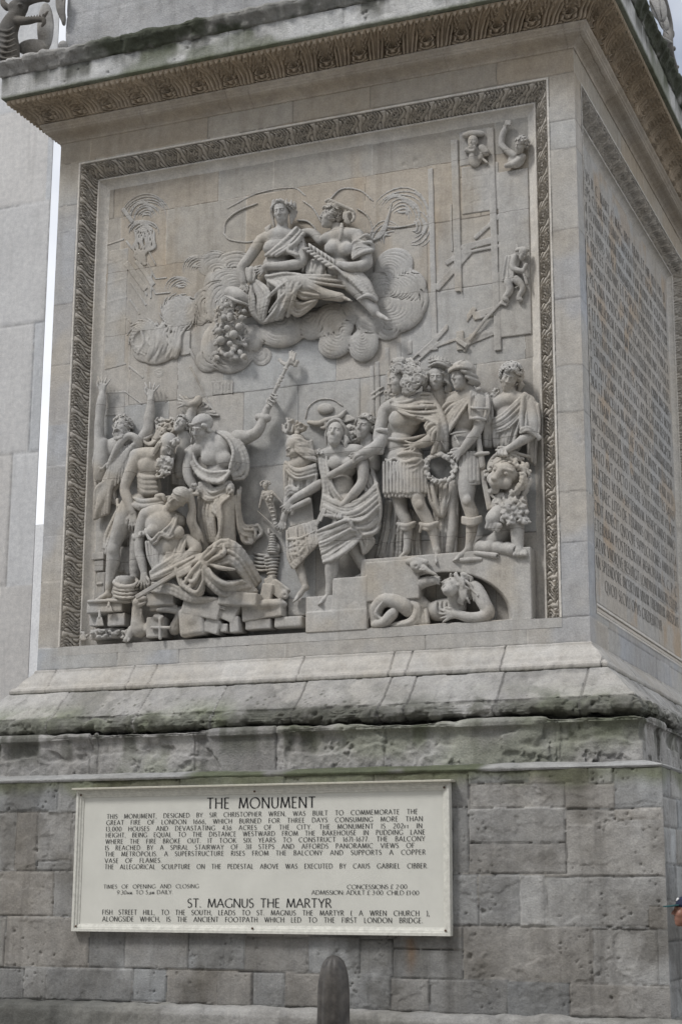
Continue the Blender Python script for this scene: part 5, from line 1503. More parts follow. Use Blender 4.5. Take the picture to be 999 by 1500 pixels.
for i in range(17):
    y0 = 330 + i * 7; p = [(175 + i * 3 + q * 38, y0 + 8 * math.sin(q * 1.7 + i) + q * (10 + i * .6), 195 - abs(q - 2) * 14 + rg.uniform(-8, 8), 13 - .5 * q) for q in range(6)]
    s.tube(p, 4)
for i in range(12): s.tube([(330 + rg.uniform(-40, 50), 400 + rg.uniform(-40, 30), 140 + rg.uniform(-10, 30), 15), (345 + rg.uniform(-40, 50), 450, 130, 14), (340 + rg.uniform(-20, 20), 470, 130, 9)], 4)
s.build("hair", m)
s = Sculpt(VE, seed=32)
for i in range(34):
    a = rg.uniform(0, 6.3); x0, y0 = 220 + 85 * math.cos(a) * rg.uniform(.3, 1), 255 + 48 * math.sin(a) * rg.uniform(.3, 1)
    s.tube([(x0, y0 + 18, 110 + rg.uniform(-20, 50), 13), (x0 + rg.uniform(-18, 18), y0 - 28, 120 + rg.uniform(-20, 40), 10)], 5)
s.ell(225, 275, 90, 90, 50, 60); s.ell(285, 262, 140, 50, 34, 40, 0, 6); s.tube([(240, 245, 172, 9), (285, 230, 178, 9), (335, 250, 160, 9)], 3); s.cut([(285, 245, 180, 20)], 4)
s.build("head_ornament", m)
s = Sculpt(VE, seed=33)
s.cloth([(160, 540, 150), (260, 600, 170), (400, 560, 160)], [(150, 590, 140), (250, 670, 165), (410, 640, 150)], 4, 13, k=4)
s.cloth([(150, 600, 135), (155, 760, 130)], [(410, 640, 150), (400, 760, 130)], 7, 12, k=4)
s.cloth([(160, 770, 145), (190, 740, 160), (250, 760, 160)], [(165, 830, 140), (200, 790, 160), (255, 800, 160)], 2, 13)
s.cloth([(175, 1100, 130), (180, 1290, 135), (215, 1390, 132)], [(400, 1020, 130), (430, 1150, 140), (425, 1200, 140)], 8, 13, k=4, depth=14)
s.folds([[(180, 1260, 135), (260, 1240, 150), (320, 1180, 145)], [(190, 1290, 135), (270, 1280, 150), (350, 1180, 145)], [(190, 1230, 135), (250, 1200, 150), (290, 1150, 145)]], 14, 6)
s.box(312, 1290, 140, 145, 27, 10, -42, 4, 2)
for i in range(9):
    t = (i + .5) / 9; cx, cy = 215 + 200 * t, 1378 - 180 * t
    s.tube([(cx - 9, cy - 12, 152, 3.6), (cx + 9, cy + 10, 152, 3.6)], 1); 
    if i % 2: s.tube([(cx - 9, cy + 6, 152, 3.6), (cx + 7, cy - 9, 152, 3.6)], 1)
s.build("robe", m)
s = Sculpt(VE, seed=34)
s.tube([(160, 935, 150, 17), (260, 890, 165, 24), (345, 850, 165, 24)], 3, sm=False)
s.box(285, 960, 105, 105, 85, 8, -8, 3, 2); s.box(262, 1110, 132, 82, 62, 10, -12, 6, 3); s.tube([(180, 1165, 140, 12), (270, 1160, 150, 14), (390, 1105, 140, 12)], 3)
s.build("scroll_and_plan", m)
# --- little many-breasted statue and beehives
s = Sculpt(V2, seed=35, h=0.0075)
s.head(172, 738, 62, 46, yaw=-20, roll=-8); s.ell(185, 790, 50, 30, 34, 28, -10)
for x_, y_ in ((170, 790), (186, 800), (202, 795), (178, 810), (196, 812), (205, 780), (165, 778)): s.ell(x_, y_, 76, 8, 8, 9, 0, 2)
s.tube([(160, 770, 55, 9), (150, 810, 50, 7), (140, 850, 45, 5)], 3); s.tube([(205, 770, 55, 9), (235, 800, 50, 7), (262, 830, 45, 5)], 3)
s.tube([(190, 815, 50, 24), (210, 870, 45, 20), (232, 955, 40, 13)], 3, sm=False)
for i in range(6): s.tube([(180 + i * 7, 835 + i * 20, 70 - i * 3, 3), (212 + i * 4, 828 + i * 20, 70 - i * 3, 3)], 1)
s.tube([(132, 868, 30, 3.5), (190, 920, 30, 3.5), (235, 960, 35, 3.5)], 1, sm=False); s.tube([(270, 820, 30, 3.5), (250, 880, 32, 3.5), (235, 960, 35, 3.5)], 1, sm=False)
for q in range(9): a = q / 8 * math.pi * 1.2; s.tube([(170 + 24 * math.cos(a), 728 - 16 * math.sin(a), 55, 6)], 2)
s.build("small_statue", rel, "little many-breasted statue tapering to a point beside the stooping woman")
s = Sculpt(V2, seed=36, h=0.0075)
for i in range(8): s.ell(210, 990 + i * 13, 22, 16 + 2.2 * i, 8.5, 22 + i * 1.5, 4, 1.5)
s.tube([(188, 960, 14, 7), (190, 980, 20, 8)], 3)
for i in range(7): s.ell(205, 1100 + i * 17, 14, 46 - 3 * i, 9, 20, -4, 2)
for i in range(5): s.tube([(115, 1085 + i * 20, 6, 6), (150, 1092 + i * 20, 14, 7), (180, 1095 + i * 18, 12, 6)], 3)
s.ell(215, 1060, 14, 40, 34, 20)
s.build("beehive", rel, "low carved beehive of stacked straw coils between the seated and stooping women")

# --- youth with the set square striding up the steps
s = Sculpt(VE, seed=37)
s.head(567, 312, 165, 222, yaw=-14, pitch=-12, roll=4)
s.tube([(570, 400, 135, 58), (590, 460, 120, 66)], 14)
s.ell(620, 555, 105, 145, 145, 84); s.ell(610, 740, 105, 118, 140, 78); s.ell(640, 900, 110, 145, 120, 84)
s.tube([(480, 480, 120, 62), (610, 455, 130, 62), (750, 455, 125, 66)], 18)
s.ell(555, 545, 175, 70, 52, 34, 0, 24); s.ell(690, 545, 175, 70, 52, 34, 0, 24)
s.tube([(765, 490, 140, 60), (788, 600, 165, 52), (778, 700, 185, 43), (720, 785, 200, 44), (650, 860, 205, 31), (620, 890, 205, 29)], 10)
s.hand(622, 888, 205, 246, 120, thumb=1, spread=.05, curl=1.2)
s.folds([[(545, 960, 225), (560, 985, 238), (570, 950, 236)], [(568, 965, 228), (585, 990, 240), (590, 950, 236)], [(592, 968, 228), (606, 990, 236), (610, 955, 232)]], 13, 3)
s.tube([(620, 1040, 135, 100), (565, 1240, 145, 70), (538, 1330, 165, 58), (534, 1420, 148, 60), (522, 1530, 140, 38), (508, 1600, 140, 30)], 12)
s.foot(510, 1600, 145, 215, 120, .3)
s.tube([(700, 1150, 90, 90), (740, 1280, 85, 56), (795, 1400, 80, 36), (812, 1430, 80, 34)], 14)
s.foot(815, 1430, 85, 195, 165, .25)
m = s.build("striding_youth", rel, "bare-chested youth with wrapped hips stepping up the blocks with a set square")
s = Sculpt(VE, seed=38); s.head(567, 312, 165, 222, yaw=-14, pitch=-12, roll=4); s.ops.clear(); rg = np.random.default_rng(38)
s.well(s.hp((0, .18, -.12)), np.array([.35, .37, .40]) * s.hd[2], s.hd[1], .02)
for q in (-1, 1):
    for i in range(11):
        a = i / 10; s.strand([(q * .04, .50 - .05 * a, .2 - .3 * a), (q * (.22 + .06 * a), .40 - .15 * a, .24 - .4 * a), (q * .36, .10, .06 - .2 * a), (q * .37, -.15 - .2 * a, -.06 - .1 * a)], .055, .02, 10)
for i in range(10): s.strand([(.36, -.1 - .03 * i, 0), (.40 + rg.uniform(0, .1), -.25, .05), (.38, -.42 - .02 * i, .05)], .06, .04, 7)
s.build("hair", m)
s = Sculpt(VE, seed=39)
s.cloth([(430, 440, 150), (440, 560, 165), (470, 740, 170), (450, 930, 150)], [(490, 470, 155), (500, 600, 180), (540, 740, 190), (620, 850, 190)], 4, 13, k=4)
for i in range(16): s.tube([(440 + rg.uniform(-28, 28), 470 + rg.uniform(-32, 32), 170 + rg.uniform(-8, 14), 10)], 3)
s.cloth([(470, 810, 180), (560, 860, 200), (700, 880, 205), (900, 720, 150)], [(480, 960, 185), (640, 1010, 220), (800, 980, 200), (920, 870, 140)], 6, 15, k=4)
s.cloth([(640, 1000, 225), (780, 1010, 205), (915, 890, 145)], [(800, 1130, 190), (880, 1110, 150), (915, 1060, 110)], 4, 15, k=4)
s.cloth([(420, 1100, 165), (520, 1060, 230), (660, 1010, 245), (700, 1060, 240)], [(470, 1350, 195), (540, 1320, 225), (660, 1230, 220), (760, 1150, 180)], 7, 13, k=4)
s.cloth([(690, 1070, 220), (760, 1170, 180), (790, 1280, 140)], [(760, 1070, 200), (870, 1170, 130), (820, 1260, 120)], 3, 13, k=4)
s.folds([[(470, 1352, 200), (560, 1320, 240), (690, 1230, 225), (770, 1150, 185)], [(900, 730, 160), (925, 860, 150), (920, 1000, 130), (880, 1110, 130)], [(850, 620, 110), (890, 730, 140), (800, 830, 190), (700, 860, 215)]], 15, 6)
s.cloth([(840, 560, 90), (900, 700, 100)], [(790, 740, 150), (830, 800, 150)], 3, 13)
s.build("wrapped_cloth", m)
s = Sculpt(VE, seed=40, h=0.0075)
s.box(437, 985, 195, 15, 78, 7, 27, 2, 1); s.box(560, 975, 222, 100, 12, 8, 8, 2, 1); s.box(470, 960, 200, 8, 66, 5, 26, 2, 1)
s.tube([(500, 965, 215, 7), (545, 968, 218, 7)], 1)
s.build("set_square", m)
# --- curly head behind
s = Sculpt(VE, seed=41)
s.head(800, 262, 95, 205, yaw=-28, pitch=-4, roll=8); s.tube([(820, 340, 70, 56), (840, 420, 60, 75), (860, 560, 50, 80)], 14)
m = s.build("listening_youth", rel, "youth with loose curls peering between the striding youth and the king")
s = Sculpt(VE, seed=42); s.head(800, 262, 95, 205, yaw=-28, pitch=-4, roll=8); s.ops.clear(); s.curls(95, .045, .085, .12, -.5, 17, .03)
rg = np.random.default_rng(43)
for i in range(26):
    x0, y0 = 690 + rg.uniform(-40, 30), 310 + rg.uniform(-60, 60); a = rg.uniform(0, 6)
    s.tube([(x0 + 18 * math.cos(a + q), y0 + 15 * math.sin(a + q), 70 + rg.uniform(0, 40), 10) for q in range(4)], 3, sm=False)
for i in range(8): s.tube([(720 - i * 10, 190 + i * 3, 22, 9), (660 - i * 8, 160 + i * 8, 18, 8), (610 + i * 4, 190 + i * 9, 12, 6)], 3)
s.build("hair", m)
# --- broad hat and halo behind
s = Sculpt(VE, seed=44)
s.ell(482, 105, 10, 74, 48, 30, 8); s.tube([(345, 215, 22, 16), (430, 225, 48, 24), (500, 195, 60, 26), (590, 175, 44, 22), (645, 120, 16, 12)], 6)
s.tube([(320, 180, 4, 7), (345, 90, 4, 7), (430, 30, 4, 7), (540, 30, 4, 7), (620, 80, 4, 7)], 3); s.tube([(480, 190, 60, 16), (490, 250, 60, 16), (450, 260, 50, 12)], 5)
s.build("winged_hat", rel, "low carved hat with a curved brim above the striding youth's head")

# --- blocks and steps
s = Sculpt(V2, seed=45)
s.slab(396, 1386, 720, 1490, 112); s.slab(400, 1312, 552, 1392, 104); s.slab(535, 1218, 716, 1386, 110); s.slab(702, 1134, 980, 1330, 106)
s.slab(405, 1318, 540, 1384, 103, 60)
s.build("stone_steps", rel, "plain stone steps under the striding youth")
s = Sculpt(V5, seed=46)
s.slab(10, 52, 830, 392, 92, -20)
s.ell(366, 378, 110, 352, 244, 130, -3, 1, True); s.ell(366, 378, 55, 352, 244, 90, -3, 1, True); s.ell(366, 378, 15, 348, 240, 60, -3, 1, True)
s.slab(-10, 386, 830, 400, 92, -30)
s.build("arched_block", rel, "stone block with a dark arched hollow under the king's feet")
# --- Envy in the hollow
s = Sculpt(V5, seed=47); s.flat = .85
s.head(440, 205, 100, 122, yaw=-42, pitch=-52, roll=-30, mouth=.5)
s.tube([(450, 250, 80, 36), (470, 300, 60, 46)], 10); s.ell(400, 310, 40, 110, 55, 50, -6)
s.tube([(240, 255, 60, 34), (225, 240, 70, 32), (285, 185, 90, 28), (335, 170, 100, 22), (352, 168, 102, 19)], 8); s.hand(335, 170, 105, 2, 66, thumb=1, spread=.07, curl=1.1)
s.tube([(300, 300, 50, 45), (250, 262, 60, 40), (232, 245, 66, 36)], 12)
s.tube([(560, 215, 80, 38), (590, 270, 90, 34), (615, 330, 95, 30), (540, 350, 105, 26), (455, 330, 110, 20)], 10)
s.hand(465, 332, 110, 186, 100, thumb=-1, spread=.08, curl=.5)
s.tube([(545, 205, 70, 42), (480, 250, 60, 46)], 12)
s.tube([(70, 380, 70, 34), (75, 300, 90, 36), (120, 262, 100, 36), (200, 285, 95, 42), (235, 320, 80, 34)], 8); s.tube([(150, 330, 110, 30), (110, 370, 110, 26), (60, 385, 100, 18)], 8)
for q in range(5): s.tube([(365 + q * 22, 268 + q * 2, 84 - q * 2, 4), (360 + q * 22, 300, 92, 5), (372 + q * 20, 330, 84, 4)], 6)
m = s.build("crouching_crone", rel, "gaunt open-mouthed figure lying in the arched hollow, biting at its hand")
s = Sculpt(V5, seed=48); s.flat = .85; rg = np.random.default_rng(49)
for i in range(26):
    x0, y0 = 470 + rg.uniform(-40, 60), 150 + rg.uniform(-20, 30); p = [(x0, y0, 115 + rg.uniform(-20, 15), 7)]
    for q in range(4): x0 += rg.uniform(-6, 26); y0 += rg.uniform(4, 34); p.append((x0, y0, p[-1][2] + rg.uniform(-14, 6), 7 - q))
    s.tube(p, 2)
for i in range(6): s.tube([(465 + i * 6, 200, 118, 8), (480 + i * 5, 240, 122, 8), (470 + i * 4, 270, 118, 6), (490, 285 - i * 3, 112, 5)], 2)
s.build("snaky_hair", m)
s = Sculpt(V5, seed=50); s.flat = .85
s.cloth([(50, 270, 85), (45, 330, 90), (90, 390, 90)], [(110, 260, 130), (70, 330, 125), (130, 380, 110)], 2, 9)
s.cloth([(230, 270, 105), (262, 300, 115), (235, 360, 110), (150, 385, 105)], [(262, 275, 100), (278, 300, 110), (270, 370, 100), (180, 395, 100)], 2, 9)
s.cloth([(275, 300, 95), (285, 380, 95)], [(310, 310, 80), (320, 375, 95)], 2, 9)
s.build("drapery", m)
s = Sculpt(V5, seed=51)
s.ell(272, 95, 108, 40, 34, 34, 20); s.tube([(225, 75, 100, 16), (262, 72, 112, 20), (310, 80, 112, 18)], 5); s.tube([(300, 105, 120, 14), (330, 125, 118, 9), (365, 140, 114, 5)], 4)
s.ell(262, 98, 140, 10, 9, 8, 0, 2, True); s.ell(292, 92, 140, 10, 9, 8, 0, 2, True); s.tube([(285, 115, 136, 7), (300, 118, 132, 6)], 2)
s.build("carved_skull", rel, "small goggle-eyed carved head on the ledge above the hollow")
# ------------------------------------------------------------------ right group
def pteruges(s, x0, x1, y0, y1, d, n, w, bow=0):
    for i in range(n):
        t = (i + .5) / n; x = x0 + (x1 - x0) * t; z = d + bow * math.sin(math.pi * t)
        s.tube([(x, y0, z - 3, w), (x + 1, (y0 + y1) / 2, z + 2, w * 1.02), (x + 2, y1 - w + 3 * math.sin(i * 2.1), z + 2, w * 1.02)], 1.5, sm=False)
        s.cut([(x + w, y0 + 10, z + w, 1.6), (x + w + 2, y1, z + w, 1.6)], 1, sm=False)
# --- king
s = Sculpt(VG, seed=60)
s.head(262, 372, 250, 285, yaw=-66, pitch=2, roll=-4); s.tube([(290, 470, 210, 78), (320, 580, 190, 100)], 16)
king = s
s.ell(330, 800, 165, 205, 230, 112, 4, 10); s.ell(280, 1080, 160, 172, 170, 104); s.tube([(120, 690, 170, 90), (330, 620, 190, 110), (600, 640, 150, 100)], 24)
s.ell(260, 790, 262, 130, 100, 50, 0, 40); s.ell(450, 780, 240, 110, 95, 50, 0, 40)
s.tube([(650, 700, 190, 95), (690, 860, 240, 82), (660, 990, 270, 76), (560, 1060, 290, 62), (470, 1090, 292, 44)], 14)
s.hand(480, 1085, 292, 192, 185, thumb=1, spread=.13, curl=.15)
s.tube([(100, 720, 170, 85), (60, 880, 200, 75), (30, 1020, 220, 66)], 14)
s.ops_v = None
s.ox, s.oy, s.sc = V3
s.tube([(180, 620, 62, 60), (175, 700, 50, 62)], 12)
s.tube([(235, 700, 60, 46), (240, 790, 86, 40), (255, 855, 92, 34), (285, 910, 78, 33), (318, 980, 70, 27), (335, 1060, 72, 17), (340, 1085, 74, 17)], 8)
s.ell(253, 850, 120, 20, 22, 12, 0, 8); s.foot(338, 1078, 78, 268, 60, .45)
s.tube([(145, 720, 55, 48), (155, 830, 52, 38), (168, 890, 50, 32), (195, 950, 45, 30), (192, 1050, 42, 19), (188, 1085, 42, 18)], 8); s.foot(188, 1075, 46, 215, 62, .4)
s.ox, s.oy, s.sc = VE
s.tube([(960, 330, 150, 60), (900, 410, 180, 54), (820, 450, 195, 44), (745, 485, 200, 30)], 10); s.hand(755, 480, 202, 205, 105, thumb=-1, spread=.06, curl=.7)
s.tube([(755, 480, 222, 13), (720, 500, 232, 12), (712, 545, 226, 11)], 3)
king = s.build("king", rel, "bewigged king in a Roman cuirass, hand on hip, leading the right-hand group")
s = Sculpt(VG, seed=61); s.head(262, 372, 250, 285, yaw=-66, pitch=2, roll=-4); s.ops.clear(); rg = np.random.default_rng(62)
s.ell(430, 330, 190, 120, 160, 120)
for i in range(190):
    t = rg.uniform(0, 1); a = rg.uniform(0, 6.3)
    if t < .75: x0, y0 = 385 + 165 * math.cos(a) * rg.uniform(.2, 1), 300 + 165 * math.sin(a) * rg.uniform(.2, 1)
    elif t < .9: x0, y0 = 380 + rg.uniform(-60, 60), 500 + rg.uniform(-70, 60)
    else: x0, y0 = 160 + rg.uniform(-70, 40), 540 + rg.uniform(-60, 60)
    if x0 < 318 - .1 * (y0 - 250) and 240 < y0 < 500: continue
    d0 = 255 + 85 * math.sqrt(max(0, 1 - ((x0 - 385) / 190) ** 2 - ((y0 - 310) / 200) ** 2)) + rg.uniform(-15, 25) - (60 if t > .9 else 0)
    b = rg.uniform(0, 6.3); s.tube([(x0 + 25 * math.cos(b + q * 1.05), y0 + 22 * math.sin(b + q * 1.05), d0 + q * 4, 14 - q) for q in range(6)], 3, sm=False)
for i in range(70):
    x0, y0 = rg.uniform(175, 330), rg.uniform(120, 262); b = rg.uniform(0, 6.3)
    if ((x0 - 262) / 95) ** 2 + ((y0 - 250) / 140) ** 2 > 1: continue
    d0 = 250 + 110 * math.sqrt(max(0, 1 - ((x0 - 262) / 105) ** 2)) + rg.uniform(-8, 14); s.tube([(x0 + 20 * math.cos(b + q * 1.05), y0 + 18 * math.sin(b + q * 1.05), d0 + q * 3, 12 - q) for q in range(6)], 3, sm=False)
for i in range(16): y0 = 230 + i * 22; s.tube([(165 - 8 * math.sin(i), y0, 215, 16), (150 + 8 * math.sin(i * 2), y0 + 16, 210, 14), (166, y0 + 26, 206, 9)], 3)
for i in range(9): s.tube([(180 + i * 30, 150 - 22 * math.sin(i / 2.6) + i * 4, 290, 15), (200 + i * 32, 120 + i * 6, 310, 9), (222 + i * 33, 128 + i * 9, 300, 5)], 3)
s.build("curled_wig", king)
s = Sculpt(VG, seed=63)
s.cloth([(190, 610, 260), (330, 600, 270), (480, 520, 250), (600, 520, 200)], [(210, 690, 270), (380, 760, 310), (560, 810, 320), (740, 810, 260)], 6, 20, k=5, depth=25)
s.cloth([(620, 530, 200), (700, 650, 230), (760, 760, 250), (800, 900, 250), (800, 1150, 220)], [(560, 790, 320), (640, 830, 330), (700, 870, 330), (690, 1000, 310), (640, 1180, 280)], 4, 20, k=5)
s.cloth([(175, 610, 240), (130, 720, 200), (20, 870, 150), (-40, 930, 120)], [(170, 680, 230), (100, 790, 190), (10, 910, 150)], 3, 17, k=4)
s.folds([[(230, 620, 290), (380, 600, 300), (490, 540, 270)], [(230, 690, 290), (330, 740, 330), (440, 770, 345)], [(440, 620, 300), (480, 670, 330), (540, 610, 290)], [(560, 690, 320), (640, 640, 280)], [(700, 1060, 320), (660, 1170, 290)], [(740, 1050, 300), (790, 1140, 250)]], 18, 8)
s.tube([(180, 600, 275, 26), (215, 610, 275, 16)], 6)
s.cloth([(560, 880, 320), (600, 830, 330), (700, 830, 310)], [(640, 1050, 330), (650, 960, 340), (720, 880, 310)], 4, 17, k=4)
s.cloth([(20, 910, 240), (10, 1180, 230)], [(130, 920, 240), (70, 1180, 240)], 4, 17, k=4)
s.tube([(10, 930, 250, 22), (70, 920, 285, 24), (130, 950, 260, 20)], 6)
s.build("cape", king)
s = Sculpt(V3, seed=64)
s.tube([(80, 515, 95, 9), (150, 525, 120, 9), (220, 520, 118, 9), (290, 500, 95, 8)], 3)
pteruges(s, 68, 292, 640, 796, 92, 13, 9.0, 34); pteruges(s, 76, 284, 700, 816, 84, 12, 9.0, 34)
s.ell(180, 610, 72, 106, 60, 50); s.cloth([(150, 600, 120), (200, 590, 130), (260, 600, 110)], [(190, 690, 128), (230, 680, 125), (265, 640, 105)], 3, 8)
for i in range(22): s.tube([(85 + i * 9.5, 625 + 6 * math.sin(i), 100 + 22 * math.sin(i / 7), 7)], 2)
s.build("tunic_skirt", king)
for x_, y_, d_ in ((188, 945, 78), (300, 945, 100)):
    s = Sculpt(V3, seed=641)
    s.tube([(x_ - 42, y_, d_ - 22, 10), (x_, y_ + 10, d_, 12), (x_ + 42, y_ - 5, d_ - 22, 10)], 3); s.tube([(x_ - 38, y_ + 18, d_ - 26, 8), (x_ - 4, y_ + 26, d_ - 4, 10), (x_ + 38, y_ + 10, d_ - 26, 8)], 3)
    s.tube([(x_ - 35, y_ + 8, d_ - 8, 9), (x_ - 44, y_ + 40, d_ - 16, 7)], 3)
    s.build("boot_cuff", king)
s = Sculpt(VE, seed=65); s.tube([(512, 652, 205, 34), (620, 592, 215, 35), (740, 520, 205, 34), (850, 465, 180, 32)], 2, sm=False); s.cut([(500, 660, 205, 22), (530, 642, 205, 20)], 2); s.build("scroll", king)

# --- crowned woman behind
s = Sculpt(VG, seed=66)
s.head(685, 350, 130, 275, yaw=-8, pitch=4, roll=0); s.tube([(690, 450, 100, 72), (700, 560, 80, 110), (740, 800, 60, 120)], 16)
m = s.build("crowned_woman", rel, "crowned woman facing forward between the king and the helmeted soldier")
s = Sculpt(VG, seed=67); s.head(685, 350, 130, 275, yaw=-8, pitch=4, roll=0); s.ops.clear(); s.curls(60, .045, .08, .14, -.5, 21, .02, .18)
for q in (-1, 1):
    for i in range(12): s.strand([(q * .30, .22, .18 - .02 * i), (q * (.36 + .01 * i), .0, .1), (q * (.42 + .012 * i), -.22 - .03 * i, .06), (q * .36, -.42 - .01 * i, .04)], .055, .04, 9)
s.build("hair", m)
s = Sculpt(VG, seed=68)
s.tube([(600, 205, 190, 16), (690, 165, 235, 16), (780, 190, 215, 16), (845, 230, 160, 14)], 3); s.tube([(600, 160, 185, 14), (690, 135, 235, 14), (790, 165, 212, 14), (850, 200, 160, 12)], 3); s.ell(715, 190, 110, 118, 75, 105)
for i in range(8):
    t = i / 7; x_ = 605 + 245 * t; y_ = 140 - 42 * math.sin(math.pi * (t * .9 + .1)) + 42 * t; d_ = 190 + 48 * math.sin(math.pi * t) - 25 * t
    s.tube([(x_, y_, d_, 15), (x_ + 3, y_ - 24, d_, 11)], 3); s.tube([(x_ + 16, y_ + 2, d_, 9), (x_ - 12, y_ - 10, d_, 8)], 3)
s.build("crown", m)
s = Sculpt(VG, seed=69)
s.cloth([(640, 560, 120), (760, 800, 110)], [(900, 500, 110), (860, 800, 120)], 6, 15, k=4)
s.build("bodice", m)
s = Sculpt(V3, seed=691)
s.cloth([(310, 740, 62), (330, 900, 50), (340, 1090, 30)], [(440, 740, 60), (440, 880, 45), (430, 1090, 25)], 6, 9, k=3)
s.cloth([(290, 740, 100), (310, 830, 95), (350, 900, 80)], [(420, 740, 70), (400, 820, 75), (370, 905, 70)], 3, 9, k=3)
s.build("skirt", m)
s = Sculpt(V3, seed=692)
s.cloth([(90, 830, 20), (70, 980, 14), (40, 1110, 10)], [(260, 900, 22), (250, 1000, 16), (260, 1110, 10)], 6, 8, k=3)
s.build("trailing_cloak", king)

# --- helmeted soldier
s = Sculpt(VH, seed=70)
s.head(228, 262, 215, 245, yaw=-50, pitch=0, roll=2); s.tube([(275, 350, 180, 62), (300, 440, 165, 84)], 14)
s.ell(260, 600, 140, 155, 190, 98, 6); s.ell(240, 850, 125, 125, 160, 94); s.tube([(140, 500, 140, 75), (270, 460, 165, 85), (385, 470, 160, 80)], 18)
s.tube([(390, 480, 180, 76), (385, 600, 200, 66), (375, 735, 215, 50), (300, 845, 230, 47), (225, 940, 240, 32)], 10)
s.hand(235, 930, 240, 218, 165, thumb=-1, spread=.10, curl=.5)
s.ox, s.oy, s.sc = V3
s.tube([(490, 660, 75, 55), (490, 760, 85, 48), (492, 835, 90, 34), (515, 900, 78, 35), (512, 980, 72, 28), (500, 1050, 72, 18), (498, 1075, 74, 18)], 8); s.ell(490, 828, 118, 22, 24, 12, 0, 8)
s.foot(495, 1068, 76, 205, 92, .3)
s.tube([(430, 760, 50, 40), (415, 860, 45, 30), (420, 960, 40, 28), (400, 1080, 36, 20)], 8)
m = s.build("helmeted_soldier", rel, "soldier in a plumeless helmet and short tunic holding out a wreath")
s = Sculpt(VH, seed=71); s.head(228, 262, 215, 245, yaw=-50, pitch=0, roll=2); s.ops.clear()
c_, R_, H_ = s.hd
s.well(s.hp((0, .24, -.10)), np.array([.39, .36, .46]) * H_, R_, .01); s.wrap(8, 15, 2, .04, -72, 72, .13, 0, .03); s.wrap(14, 18, 2, .035, -115, 115, .05); s.wrap(58, 58, 1, .018, -170, 170, .02)
for q in (-.16, .0, .16): s.strand([(q, .42, .28), (q * .9, .60, .0), (q, .48, -.36)], .03, .0, 8)
for i in range(34):
    a = i / 33; s.strand([(.30, .12 - .1 * a, .22 - .5 * a), (.40, -.05 - .1 * a, .12 - .5 * a), (.38, -.28 - .08 * a, .04 - .45 * a)], .06, .06, 8)
s.build("helmet_and_hair", m)
s = Sculpt(VH, seed=72)
s.cloth([(360, 380, 215), (280, 470, 240), (180, 600, 235), (110, 740, 200)], [(300, 420, 225), (200, 470, 220), (100, 500, 190), (60, 540, 160)], 5, 15, k=4)
s.cloth([(330, 430, 240), (240, 560, 250), (150, 700, 225), (105, 770, 195)], [(290, 500, 235), (210, 600, 240), (150, 680, 230), (110, 720, 200)], 2, 13)
s.cloth([(310, 400, 240), (300, 540, 262), (310, 640, 262)], [(465, 440, 190), (470, 560, 205), (440, 650, 225)], 5, 14, k=4)
s.tube([(305, 645, 268, 15), (370, 640, 295, 15), (440, 655, 250, 13)], 4); s.tube([(305, 545, 262, 12), (380, 550, 290, 12), (465, 555, 230, 11)], 4); s.ell(378, 378, 225, 30, 22, 22)
s.cloth([(450, 420, 150), (500, 520, 130), (495, 900, 90)], [(430, 700, 150), (440, 900, 120)], 4, 14)
s.folds([[(120, 790, 215), (180, 775, 238), (270, 770, 232)], [(160, 800, 235), (200, 880, 245), (215, 900, 240)]], 12, 5)
s.build("cape", m)
s = Sculpt(V3, seed=721)
pteruges(s, 430, 552, 590, 740, 92, 7, 10, 22); s.tube([(432, 742, 92, 7), (490, 750, 116, 7), (552, 742, 92, 7)], 2)
s.build("tunic_skirt", m)
s = Sculpt(V3, seed=722)
for q in range(3): s.tube([(470, 915 + q * 12, 88, 9), (512, 925 + q * 12, 112, 10), (558, 912 + q * 11, 84, 9)], 3)
for q in range(4): s.cut([(480, 975 + q * 22, 96, 3), (512, 985 + q * 22, 102, 3), (540, 975 + q * 22, 92, 3)], 1)
s.build("boot", m)
s = Sculpt(V3, seed=73); rg = np.random.default_rng(74)
for i in range(90):
    a = i / 90 * 2 * math.pi; r_ = 72 + rg.uniform(-11, 11); x_, y_ = 355 + r_ * math.cos(a), 667 + r_ * .92 * math.sin(a); b = a + rg.uniform(-.9, .9) + 1.57
    s.tube([(x_, y_, 112 + rg.uniform(-4, 14), 8), (x_ + 13 * math.cos(b), y_ + 13 * math.sin(b), 118 + rg.uniform(-6, 12), 5)], 2)
s.build("wreath", m, "round leafy wreath hanging from the soldier's hand")
s = Sculpt(V3, seed=75, h=0.0075)
s.ell(545, 507, 112, 16, 15, 14); s.tube([(547, 520, 108, 13), (556, 590, 104, 17)], 2, sm=False); s.tube([(513, 603, 104, 8), (555, 596, 112, 10), (596, 592, 104, 8)], 2)
s.box(578, 735, 86, 14, 140, 9, -10, 3, 2); s.tube([(560, 605, 100, 18), (568, 660, 96, 17)], 2)
for q in range(6): s.cut([(544, 612 + q * 9, 116, 2.4), (580, 608 + q * 9, 114, 2.4)], 1)
s.build("sword", m)

